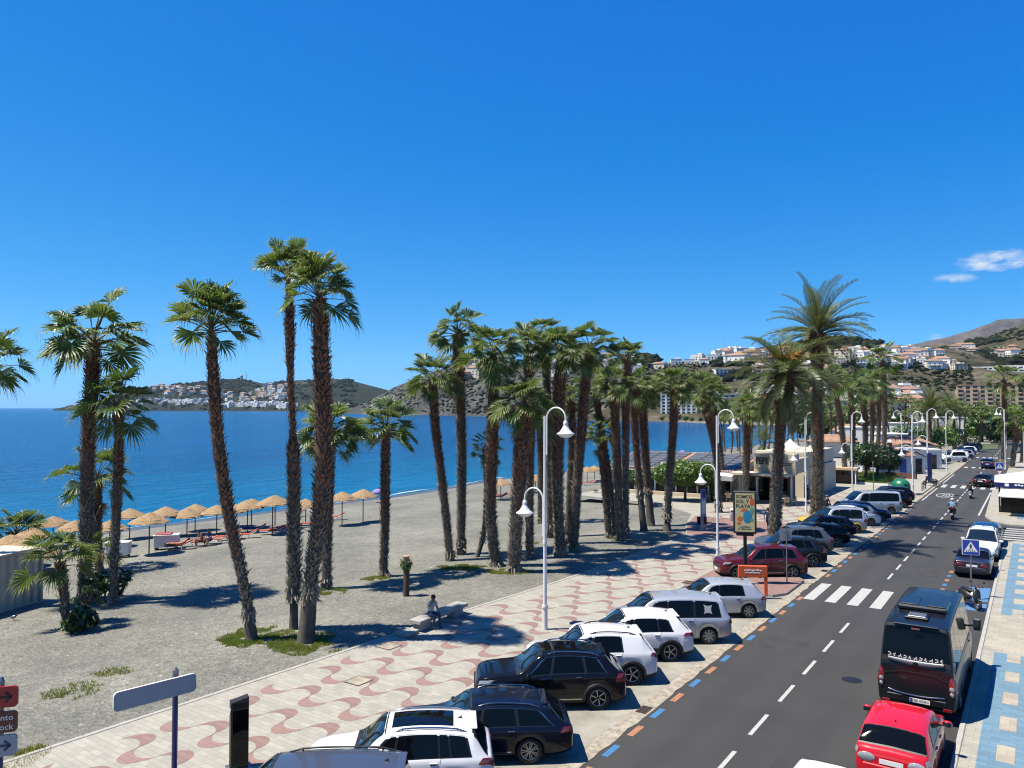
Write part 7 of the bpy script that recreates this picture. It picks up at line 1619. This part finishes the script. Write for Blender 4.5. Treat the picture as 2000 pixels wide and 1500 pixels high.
# low white houses by the pavement tip
def cottage(label, px, py, w, d, h, roof, rot, door=True, blue=False, roofm=None, wall=None):
    b0 = G(px, py, PZ); t = thing('low_house', label, 'house', b0, rot); wall = wall or M['w1']
    mb = MB(); mb.box((0, d / 2, h / 2), (w, d, h), wall); part('wall', mb, t)
    if roof == 'gable':
        mb = MB(); e = .3; rz = h + w * .26; mb.add([(-w / 2 - e, -e, h - .05), (0, -e, rz), (w / 2 + e, -e, h - .05), (-w / 2 - e, d + e, h - .05), (0, d + e, rz), (w / 2 + e, d + e, h - .05)], [(0, 1, 4, 3), (1, 2, 5, 4)], roofm or M['tile']); mb.add([(-w / 2, 0, h), (w / 2, 0, h), (0, 0, rz - .08), (-w / 2, d, h), (w / 2, d, h), (0, d, rz - .08)], [(0, 1, 2), (4, 3, 5)], wall); part('roof', mb, t)
    elif roof == 'hip':
        e = .4; a, b_ = w / 2 + e, d / 2 + e; rz = h + min(w, d) * .24; mb = MB(); mb.add([(-a, d / 2 - b_, h), (a, d / 2 - b_, h), (a, d / 2 + b_, h), (-a, d / 2 + b_, h), (-a * .4, d / 2, rz), (a * .4, d / 2, rz)], [(0, 1, 5, 4), (1, 2, 5), (2, 3, 4, 5), (3, 0, 4)], M['tile']); r_ = part('roof', mb, t)
        mb = MB(); mb.box((a * .3, d / 2, rz), (.5, .5, 1.1), M['tile']); mb.lathe([(.45, rz + .55), (.1, rz + 1.0), (0, rz + 1.0)], M['w1'], 8, (a * .3, d / 2, 0)); part('chimney', mb, r_)
        tm2 = MB(); tm2.tube([(0, 0, 0), (0, .9, 0)], .1, M['tile'], 6); tme2 = tm2.mesh('eave_tile')
        for k in range(int(2 * a / .28)): link('eave_tile', tme2, r_, (-a + k * .28 + .1, d / 2 - b_ - .03, h + .03), (.35, 0, 0))
    else:
        mb = MB(); mb.box((0, d / 2, h + .12), (w + .3, d + .3, .24), wall); part('roof', mb, t)
    if door: mb = MB(); mb.box((w * .2, -.03, 1.05), (.95, .08, 2.1), M['sign_blue'] if blue else M['win']); dr = part('door', mb, t); mb = MB(); mb.box((w * .2 + .35, -.09, 1.05), (.05, .05, .12), M['chrome']); part('handle', mb, dr)
    mb = MB(); mb.box((-w * .25, -.03, 1.5), (1.0, .06, 1.0), M['win']); wd = part('window', mb, t); mb = MB(); mb.box((-w * .25, -.06, .97), (1.15, .12, .06), M['w1']); part('sill', mb, wd)
    return t
cottage('white house with a gable wall and dark door before the tiled roofs', 1786, 925, 3.4, 6, 2.3, 'gable', YAW + R(6))
cottage('pale blue-white house with a blue door and tiled roof', 1750, 926, 5.2, 6, 2.5, 'hip', YAW + R(4), True, True, wall=pm('bluish_render', (.75, .82, .92), .85, var=.05))
cottage('long low house with terracotta roof and a chimney cap', 1786, 902, 7.5, 7, 2.8, 'hip', YAW)
cottage('flat white house with small windows behind the ficus trees', 1748, 893, 6.0, 6, 4.2, 'flat', YAW, False)
cottage('white open pavilion right of the tiled houses', 1812, 915, 4.4, 5, 2.7, 'flat', YAW)
cottage('small white kiosk with a tan roof left of the marquee', 1640, 893, 7, 6, 2.8, 'hip', YAW)
mb = MB(); p0, p1 = G(1728, 931, PZ), G(1790, 936, PZ); mb.box((p0 + p1) / 2 + Vector((0, 0, .35)), ((p1 - p0).length, .3, .7), M['brick'], math.atan2(p1.y - p0.y, p1.x - p0.x)); o = link('garden_wall', mb.mesh('garden_wall')); tag(o, 'dark low garden wall before the white houses', 'wall')
# corner kiosk on the right
t = thing('kiosk', 'corner kiosk with white awnings, dark frame and racks of goods', 'kiosk', (-2.75, 79.4, PZ), R(2))
mb = MB()
for (x, y) in ((0, 0), (3.2, 0), (6.2, 0), (0, 6), (6.2, 6)): mb.box((x, y, 1.35), (.14, .14, 2.7), M['black'])
mb.box((3.1, 0, 2.55), (6.2, .16, .16), M['black']); mb.box((0, 3, 2.55), (.16, 6, .16), M['black']); part('frame', mb, t)
mb = MB(); mb.add([(-.35, -.4, 2.75), (6.6, -.4, 2.75), (6.6, 6.3, 2.9), (-.35, 6.3, 2.9), (2.4, 2.6, 3.7), (6.6, 2.6, 3.75)], [(0, 1, 5, 4), (1, 2, 5), (2, 3, 4, 5), (3, 0, 4)], M['white_paint']); part('roof', mb, t)
mb = MB(); mb.box((3.1, -.45, 2.58), (6.9, .05, .42), M['navy_post']); mb.box((-.4, 2.9, 2.58), (.05, 6.7, .42), M['navy_post']); fs_ = part('fascia', mb, t)
mb = MB()
for k in range(9): mb.box((1.2 + k * .22, -.49, 2.6 + .02 * math.sin(k * 2)), (.17, .02, .12), M['sign_white'], Matrix.Rotation(.3 * math.sin(k * 3), 3, 'Y'))
mb.box((.55, -.49, 2.6), (.3, .02, .24), M['sign_white']); part('lettering', mb, fs_)
mb = MB(); mb.add([(.2, -.1, 2.35), (3.4, -.1, 2.35), (3.9, -1.9, 1.75), (-.1, -1.9, 1.75), (.2, -.1, 2.3), (3.4, -.1, 2.3), (3.9, -1.9, 1.70), (-.1, -1.9, 1.70)], [(3, 2, 1, 0), (4, 5, 6, 7), (2, 3, 7, 6)], M['white_paint']); part('awning', mb, t)
mb = MB(); mb.add([(3.6, -.1, 2.45), (6.6, -.1, 2.45), (6.8, -1.5, 2.05), (3.8, -1.5, 2.05), (3.6, -.1, 2.4), (6.6, -.1, 2.4), (6.8, -1.5, 2.0), (3.8, -1.5, 2.0)], [(3, 2, 1, 0), (4, 5, 6, 7), (2, 3, 7, 6)], M['w2']); part('awning', mb, t)
for (c, s_) in (((1.6, .02, .75), (3.0, .06, 1.4)), ((0, 1.5, .75), (.06, 2.8, 1.4)), ((0, 4.5, .75), (.06, 2.8, 1.4))): mb = MB(); mb.box(c, s_, M['glass']); part('glass_panel', mb, t)
mb = MB(); mb.box((1.6, -.12, .06), (3.6, .3, .14), M['rwhite']); part('step', mb, t)
mb = MB(); mb.box((4.8, .8, 1.1), (3.0, .3, 2.1), M['dark']); rk = part('display_rack', mb, t)
rr = random.Random(9); gm = [pm('goods_%s' % n, c, .6) for n, c in (('red', (.5, .05, .04)), ('white', (.7, .7, .7)), ('blue', (.05, .12, .4)), ('tan', (.45, .3, .15)), ('pink', (.6, .25, .3)))]
for i in range(9):
    for j in range(5): mb = MB(); mb.box((3.5 + i * .31, .58, .35 + j * .38), (.22, .10, .26), gm[rr.randrange(5)], bev=.02); part('boxed_goods', mb, rk)
for (u, v, c, lab) in ((-1.6, 152, 'sign_blue', 'blue banner on the right pavement beyond the lamp'), (-1.7, 146, 'green_bin', 'green banner on the right pavement beyond the lamp')):
    t = thing('banner', lab, 'banner', (u, v, PZ), YAW); mb = MB(); mb.tube([(0, 0, 0), (0, 0, 5.5)], .05, M['white_paint'], 6); part('pole', mb, t); mb = MB(); mb.box((.55, 0, 4.2 if c == 'sign_blue' else 2.2), (1.0, .04, 1.9), M[c]); part('flag', mb, t)

for i, (px, py, w, h_, lab) in enumerate(((1690, 872, 9, 4.5, 'low white building with a flat roof behind the ficus trees'), (1660, 868, 8, 3.5, 'small white building left of the avenue palms'), (1850, 850, 12, 6, 'white flat-roofed building behind the far parked cars'), (1760, 862, 10, 5, 'white building with small windows beyond the tiled houses'), (1905, 846, 8, 4.5, 'pale green and white pavilion by the roundabout'), (1720, 848, 12, 6, 'white apartment house deep behind the avenue'), (1790, 846, 12, 7, 'cream apartment house deep behind the avenue'))):
    cottage(lab, px, py, w, 7, h_, 'hip' if i % 3 == 1 else 'flat', YAW - R(20), False, wall=M['w1'] if i not in (4, 6) else M['w2'])

# ================================================================== PEOPLE AND TWO-WHEELERS
def person(label, loc, rz, J, shirt, trousers, hairc=None, sleeves='short', shorts=False, shoes=None, helmet=None, group=None, scale=1.0, bald=False):
    """J: joint positions (x forward, y left, z up). One continuous skinned body; hair and headgear are its children."""
    skin = M['skin']; shoes = shoes or M['black']
    names = list(J); P = [Vector(J[k]) for k in names]; ix = {k: i for i, k in enumerate(names)}
    E = [('pelvis', 'waist'), ('waist', 'chest'), ('chest', 'neck'), ('neck', 'head'), ('head', 'crown')]
    for s in ('l', 'r'): E += [('chest', 'sh' + s), ('sh' + s, 'el' + s), ('el' + s, 'wr' + s), ('wr' + s, 'ha' + s), ('pelvis', 'hi' + s), ('hi' + s, 'kn' + s), ('kn' + s, 'an' + s), ('an' + s, 'to' + s)]
    me = bpy.data.meshes.new('person'); me.from_pydata(P, [(ix[a], ix[b]) for a, b in E], [])
    o = bpy.data.objects.new('person', me); COL.objects.link(o)
    md = o.modifiers.new('skin', 'SKIN'); RAD = dict(pelvis=.145, waist=.135, chest=.15, neck=.058, head=.092, crown=.075, sh=.072, el=.045, wr=.032, ha=.042, hi=.10, kn=.062, an=.042, to=.040)
    for k, i in ix.items():
        r = RAD.get(k, RAD.get(k[:2])); v = me.skin_vertices[0].data[i]; v.radius = (r, r * (.80 if k in ('chest', 'waist', 'pelvis') else 1)) if k in ('chest', 'waist', 'pelvis') else (r, r)
        v.use_root = (k == 'pelvis')
    sb = o.modifiers.new('sub', 'SUBSURF'); sb.levels = 2; sb.render_levels = 2
    dg = bpy.context.evaluated_depsgraph_get(); m2 = bpy.data.meshes.new_from_object(o.evaluated_get(dg)); bpy.data.objects.remove(o); m2.name = 'person'
    m2.materials.clear(); mats = [skin, shirt, trousers, shoes]
    for m in mats: m2.materials.append(m)
    def near(p):
        best = (9, None, 0)
        for a, b in E:
            A_, B_ = P[ix[a]], P[ix[b]]; d = B_ - A_; t = max(0, min(1, (p - A_).dot(d) / max(d.length_squared, 1e-9))); q = (p - A_ - d * t).length
            if q < best[0]: best = (q, (a, b), t)
        return best
    for pl in m2.polygons:
        _, (a, b), t = near(pl.center); k = b[:2]
        if (a, b) in (('neck', 'head'), ('head', 'crown')): mi = 0
        elif (a, b) == ('chest', 'neck'): mi = 1 if t < .75 else 0
        elif k == 'el': mi = 1 if (sleeves == 'long' or t < .62) else 0
        elif k == 'wr': mi = 1 if sleeves == 'long' else 0
        elif k == 'ha': mi = 0
        elif k == 'hi' or (a, b) == ('pelvis', 'waist'): mi = 2 if (k == 'hi' or t < .5) else 1
        elif k == 'kn': mi = 2 if not shorts or t < .8 else 0
        elif k == 'an': mi = 2 if not shorts else 0
        elif k == 'to': mi = 3
        else: mi = 1
        pl.material_index = mi; pl.use_smooth = True
    # hands (five fingers each), nose, ears, eyes joined into the same mesh
    mb = MB(); mb.mats = mats[:]; mb.v = [tuple(v.co) for v in m2.vertices]; mb.f = [tuple(p.vertices) for p in m2.polygons]; mb.m = [p.material_index for p in m2.polygons]; mb.sm = [True] * len(mb.f)
    hd = P[ix['head']]; up = (P[ix['crown']] - hd).normalized(); fw = Vector(J.get('_face', (1, 0, 0))) if '_face' in J else Vector((1, 0, 0))
    face = FACE.get(label, Vector((1, 0, 0))); face = (face - up * face.dot(up)).normalized(); sdv = up.cross(face)
    c = (hd + P[ix['crown']]) / 2
    mb.ell(c + face * .095 - up * .01, (.018, .016, .028), skin, 8, 6); mb.ell(c + face * .085 - up * .065, (.012, .028, .008), M['sign_brown'], 8, 5, None)
    for s in (1, -1):
        mb.ell(c + sdv * s * .088 - up * .005, (.02, .012, .032), skin, 8, 6); mb.ell(c + face * .082 + sdv * s * .034 + up * .018, (.010, .012, .009), M['ink'], 8, 5)
    for s, sg in (('l', 1), ('r', -1)):
        w, h_ = P[ix['wr' + s]], P[ix['ha' + s]]; d = (h_ - w).normalized(); sd_ = d.orthogonal().normalized(); nn = d.cross(sd_)
        for k in range(4): 
            b0 = h_ + sd_ * (.027 - .018 * k); L_ = (.07, .08, .075, .06)[k]; mb.tube([b0, b0 + d * L_ * .5 + nn * .006, b0 + d * L_ * .85 + nn * .03], [.010, .009, .007], skin, 5)
        b0 = w.lerp(h_, .6) + sd_ * .03; mb.tube([b0, b0 + sd_ * .03 + d * .03, b0 + sd_ * .035 + d * .06], [.012, .010, .008], skin, 5)
    o = link('person', mb.mesh('person'), None, loc, rz, scale); tag(o, label, 'person', group)
    hm = MB(); q = c + up * .035 - face * .018
    rot = Matrix((face, sdv, up)).transposed()
    if helmet:
        hm.ell(c + up * .02, (.15, .135, .15), helmet, 14, 9, rot); part('helmet', hm, o); vz = MB(); vz.ell(c + face * .05 + up * .0, (.11, .115, .06), M['glass'], 12, 7, rot); part('visor', vz, o)
    else:
        hm.ell(q, (.108, .100, .098), hairc or M['hair'], 12, 8, rot); part('hair', hm, o)
    return o
FACE = {}
def J_stand(walk=.0, lean=0):
    return dict(pelvis=(0, 0, .96), waist=(.0, 0, 1.10), chest=(.01 + lean, 0, 1.33), neck=(.015 + lean, 0, 1.49), head=(.03 + lean, 0, 1.58), crown=(.035 + lean, 0, 1.69), shl=(lean, .19, 1.42), shr=(lean, -.19, 1.42), ell=(lean - .03 - walk * .3, .24, 1.15), elr=(lean - .03 + walk * .3, -.24, 1.15), wrl=(lean + .06 - walk * .4, .25, .91), wrr=(lean + .06 + walk * .4, -.25, .91), hal=(lean + .08 - walk * .45, .25, .83), har=(lean + .08 + walk * .45, -.25, .83),
                hil=(0, .10, .90), hir=(0, -.10, .90), knl=(.03 + walk * .35, .10, .50), knr=(.03 - walk * .25, -.10, .50), anl=(walk * .55 - .02, .10, .08), anr=(-.02 - walk * .6, -.10, .08 + walk * .12), tol=(walk * .55 + .16, .11, .03), tor=(.13 - walk * .6, -.11, .03))
def J_sit(h=.46, lean=.06):
    z = h + .10
    return dict(pelvis=(0, 0, z), waist=(.0, 0, z + .15), chest=(lean, 0, z + .38), neck=(lean * 1.5, 0, z + .54), head=(lean * 1.8 + .02, 0, z + .63), crown=(lean * 1.8 + .03, 0, z + .74), shl=(lean, .19, z + .46), shr=(lean, -.19, z + .46), ell=(lean + .05, .24, z + .2), elr=(lean + .05, -.24, z + .2), wrl=(lean + .28, .16, z + .12), wrr=(lean + .28, -.16, z + .12), hal=(lean + .36, .13, z + .10), har=(lean + .36, -.13, z + .10),
                hil=(.05, .10, z - .02), hir=(.05, -.10, z - .02), knl=(.46, .13, z + .0), knr=(.46, -.13, z + .0), anl=(.46, .13, .09), anr=(.40, -.13, .09), tol=(.62, .14, .03), tor=(.56, -.14, .03))
M['tee_white'] = pm('white_cotton', (.72, .72, .74), .9, var=.05); M['jeans'] = pm('blue_jeans', (.03, .06, .17), .9, var=.2); M['navy_cl'] = pm('navy_cloth', (.015, .025, .09), .9); M['black_cl'] = pm('black_cloth', (.012, .012, .014), .9); M['hair_grey'] = pm('grey_hair', (.28, .27, .26), .8); M['khaki'] = pm('khaki', (.25, .2, .13), .9)
J = J_sit(.46, .10); J['wrr'] = (.30, -.10, 1.12); J['har'] = (.26, -.05, 1.19); J['elr'] = (.26, -.24, .92)
lab = 'man in a white shirt and jeans sitting on the stone bench, hand at his face'; FACE[lab] = Vector((1, -.25, -.05))
person(lab, (-21.30, 24.75, PZ + .02), R(-12), J, M['tee_white'], M['jeans'])
lab = 'man in dark blue walking away beside the lower date palm'; FACE[lab] = Vector((1, 0, 0)); p = G(1500, 1037, PZ)
person(lab, p, R(75), J_stand(.35), M['navy_cl'], M['navy_cl'], sleeves='long')
lab = 'waiter in a white shirt standing at the restaurant side'; FACE[lab] = Vector((1, 0, 0)); person(lab, G(1586, 982, PZ), R(80), J_stand(.05), M['tee_white'], M['black_cl'])
lab = 'person in dark clothes standing beside the waiter'; FACE[lab] = Vector((1, 0, 0)); person(lab, G(1578, 982, PZ), R(200), J_stand(.05), M['black_cl'], M['black_cl'])
lab = 'bather in a blue shirt sitting on a lounger'; p = GB(410, 1066); FACE[lab] = Vector((1, 0, 0)); person(lab, p + Vector((0, 0, .02)), YAW + R(250), J_sit(.42, .1), M['blue_cl'], M['navy_cl'], shorts=True, shoes=M['skin'])
lab = 'tanned bather with bare torso sitting on a lounger'; p = GB(394, 1068); FACE[lab] = Vector((1, 0, 0)); person(lab, p + Vector((0, 0, .02)), YAW + R(230), J_sit(.42, .14), M['skin'], M['cushion'], shorts=True, shoes=M['skin'])
def J_lie():
    z = .46; return dict(pelvis=(0, 0, z + .02), waist=(.16, 0, z + .03), chest=(.40, 0, z + .14), neck=(.55, 0, z + .24), head=(.64, 0, z + .31), crown=(.74, 0, z + .38), shl=(.46, .19, z + .15), shr=(.46, -.19, z + .15), ell=(.22, .27, z + .06), elr=(.22, -.27, z + .06), wrl=(.0, .25, z + .06), wrr=(0, -.25, z + .06), hal=(-.08, .24, z + .05), har=(-.08, -.24, z + .05), hil=(-.06, .1, z), hir=(-.06, -.1, z), knl=(-.47, .11, z + .06), knr=(-.47, -.11, z + .02), anl=(-.88, .12, z + .0), anr=(-.88, -.12, z + .0), tol=(-.92, .14, z + .12), tor=(-.92, -.14, z + .12))
lab = 'sunbather lying on the lounger nearest the white locker'; FACE[lab] = Vector((-.3, 0, 1)); person(lab, GB(348, 1074), YAW + R(15), J_lie(), M['skin'], M['cushion'], shorts=True, shoes=M['skin'])
lab = 'sunbather lying under the pair of parasols'; FACE[lab] = Vector((-.3, 0, 1)); person(lab, GB(548, 1040), YAW + R(12), J_lie(), M['skin'], M['navy_cl'], shorts=True, shoes=M['skin'])
lab = 'person in light clothes standing at the water edge left of the grove'; FACE[lab] = Vector((1, 0, 0)); person(lab, GB(857, 966), R(120), J_stand(.1), M['tee_white'], M['blue_cl'], shorts=True)
for k, (px, py, lab) in enumerate(((1376, 890, 'tiny bather far down the beach beside the lilac parasol'), (1386, 889, 'tiny second bather far down the beach'))):
    FACE[lab] = Vector((1, 0, 0)); person(lab, GB(px, py), R(50 + 90 * k), J_sit(.05, .02) | dict(knl=(.35, .12, .40), knr=(.35, -.12, .40), anl=(.62, .13, .08), anr=(.62, -.13, .08), tol=(.78, .13, .04), tor=(.78, -.13, .04)), M['skin'], M['navy_cl'], shorts=True)
# ---- scooters
def scooter(label, loc, rz, body, seatm=None, cat='scooter', lean=0, topbox=None, group=None):
    t = thing('scooter', label, cat, loc, rz, group); t.rotation_euler = (lean, 0, rz)
    def wheel(x, front=False):
        mb = MB(); r = .25; mb.lathe([(r * .62, -.05), (r * .8, -.065), (r * .96, -.04), (r, 0), (r * .96, .04), (r * .8, .065), (r * .62, .05)], M['rubber'], 20, (0, 0, 0), 'y'); w = part('wheel', mb, t, (x, 0, r))
        m2 = MB(); m2.lathe([(0, -.03), (r * .2, -.04), (r * .2, .04), (0, .03)], M['alloy'], 10, axis='y'); m2.lathe([(r * .56, -.045), (r * .64, -.05), (r * .64, .05), (r * .56, .045)], M['alloy'], 18, axis='y')
        for k in range(5): a = k * 1.2566; m2.tube([(r * .15 * math.cos(a), 0, r * .15 * math.sin(a)), (r * .6 * math.cos(a), 0, r * .6 * math.sin(a))], .018, M['alloy'], 5)
        part('rim', m2, w)
    wheel(.62); wheel(-.62)
    mb = MB(); mb.tube([(.62, 0, .25), (.50, 0, .62), (.40, 0, .98)], [.035, .04, .04], M['alloy_dark'], 8); mb.tube([(.62, .06, .25), (.50, .06, .6)], .022, M['grey_metal'], 6); part('fork', mb, t)
    mb = MB(); mb.grid(lambda a, b: (.66 + .07 * math.sin(math.pi * b) - .16 * b, lerp(-.11, .11, a), .42 + .14 * b), 6, 6, body); mb.ell((.62, 0, .46), (.22, .075, .10), body, 10, 7); part('mudguard', mb, t)
    mb = MB(); mb.ell((.44, 0, .66), (.10, .19, .36), body, 12, 9, Matrix.Rotation(-.28, 3, 'Y')); part('front_shield', mb, t)
    mb = MB(); mb.box((.12, 0, .30), (.62, .26, .09), M['black'], bev=.03); part('footboard', mb, t)
    mb = MB(); mb.ell((-.42, 0, .56), (.50, .19, .24), body, 14, 9, Matrix.Rotation(.12, 3, 'Y')); part('rear_body', mb, t)
    mb = MB(); mb.ell((-.30, 0, .79), (.46, .16, .085), seatm or M['black'], 14, 8); part('seat', mb, t)
    mb = MB(); mb.tube([(.34, .34, 1.03), (.40, .14, 1.06), (.42, 0, 1.04), (.40, -.14, 1.06), (.34, -.34, 1.03)], .018, M['black'], 6); mb.ell((.43, 0, 1.02), (.09, .11, .09), body, 10, 7); part('handlebar', mb, t)
    for s in (1, -1): mb = MB(); mb.tube([(.38, s * .2, 1.06), (.37, s * .30, 1.24)], .009, M['black'], 5); mb.ell((.37, s * .32, 1.27), (.02, .065, .045), M['black'], 8, 6); part('mirror', mb, t)
    mb = MB(); mb.ell((.52, 0, .98), (.05, .08, .07), M['clear_lens'], 10, 7); part('headlight', mb, t)
    mb = MB(); mb.ell((-.88, 0, .66), (.05, .12, .045), M['red_lens'], 10, 6); part('tail_light', mb, t)
    mb = MB(); mb.box((-.93, 0, .48), (.012, .20, .16), M['plate']); part('number_plate', mb, t)
    mb = MB(); mb.tube([(-.2, -.15, .25), (-.6, -.17, .30), (-.92, -.18, .38)], [.03, .05, .05], M['grey_metal'], 8); part('exhaust', mb, t)
    if topbox: mb = MB(); mb.box((-.86, 0, .98), (.36, .42, .32), topbox, bev=.07); part('top_box', mb, t)
    return t
sc1 = scooter('dark scooter with a white flank parked slantwise before the minibus', (-2.75, 42.0, 0), math.pi / 2 + R(215), M['black'], lean=R(-8))
mb = MB(); mb.ell((.30, 0, .66), (.16, .20, .14), M['white_paint'], 10, 7); part('white_panel', mb, sc1)
scooter('small dark scooter parked on the pavement by the second crossing', (-10.6, 103.5, PZ), R(160), M['black'], lean=R(6))
def J_ride():
    return dict(pelvis=(-.22, 0, .93), waist=(-.19, 0, 1.07), chest=(-.08, 0, 1.30), neck=(-.05, 0, 1.45), head=(-.03, 0, 1.54), crown=(-.02, 0, 1.65), shl=(-.06, .20, 1.38), shr=(-.06, -.20, 1.38), ell=(.10, .33, 1.18), elr=(.10, -.33, 1.18), wrl=(.30, .34, 1.08), wrr=(.30, -.34, 1.08), hal=(.36, .33, 1.06), har=(.36, -.33, 1.06), hil=(-.16, .12, .88), hir=(-.16, -.12, .88), knl=(.22, .20, .80), knr=(.22, -.20, .80), anl=(.12, .19, .42), anr=(.12, -.19, .42), tol=(.28, .19, .37), tor=(.28, -.19, .37))
for (u, v, lab, sl, cl, hm, body, tb) in ((-5.98, 74.6, 'rider in a pale blue jacket with a white helmet riding away', 'scooter with dark red tail ridden by the person in pale blue', M['navy_cl'], M['tee_white'], M['black'], M['sign_brown']), (-5.75, 92.6, 'rider dressed in black with a black helmet farther up the road', 'scooter with pale tail ridden by the person in black', M['black_cl'], M['black'], M['sign_back'], None)):
    scooter(sl, (u, v, 0), math.pi / 2, body, topbox=tb); FACE[lab] = Vector((1, 0, 0)); person(lab, (u, v, 0), math.pi / 2, J_ride(), cl if tb is None else pm('pale_blue_jacket', (.20, .38, .62), .8), M['navy_cl'], sleeves='long', helmet=hm)
# mobility scooter
p = G(1617, 1000, PZ); t = thing('mobility_scooter', 'black mobility scooter by the taller date palm', 'mobility scooter', p, R(70))
mb = MB(); mb.box((0, 0, .28), (1.05, .5, .14), M['black'], bev=.05); part('base', mb, t); mb = MB(); mb.box((-.25, 0, .55), (.45, .45, .1), M['black'], bev=.04); mb.box((-.45, 0, .85), (.1, .45, .6), M['black'], bev=.04); part('seat', mb, t); mb = MB(); mb.tube([(.42, 0, .3), (.30, 0, .95)], .03, M['black'], 6); mb.tube([(.28, -.25, .95), (.28, .25, .95)], .018, M['black'], 6); part('tiller', mb, t)
for x in (-.35, .4):
    for s in (1, -1): mb = MB(); mb.lathe([(.05, -.04), (.13, -.05), (.14, 0), (.13, .05), (.05, .04)], M['rubber'], 14, axis='y'); part('wheel', mb, t, (x, s * .24, .14))
lab = 'white-haired person in black on the mobility scooter'; FACE[lab] = Vector((1, 0, 0)); person(lab, p + Vector((-.08, -.22, .10)), R(70), J_sit(.52, .05), M['black_cl'], M['black_cl'], M['hair_grey'], sleeves='long')
# ---- haze: one body of pale air round the whole view
mh, th, bh = newmat('haze_air'); th.nodes.remove(bh); vv_ = N(th, 'ShaderNodeVolumePrincipled'); vv_.inputs['Color'].default_value = (.62, .82, 1, 1); vv_.inputs['Density'].default_value = 2.2e-5; vv_.inputs['Anisotropy'].default_value = .3
th.links.new(vv_.outputs[0], th.nodes['Material Output'].inputs['Volume'])
mb = MB(); mb.box((-300, 2300, 268), (11000, 10000, 584), mh)
if HAZE: struct('haze', mb, 'stuff')
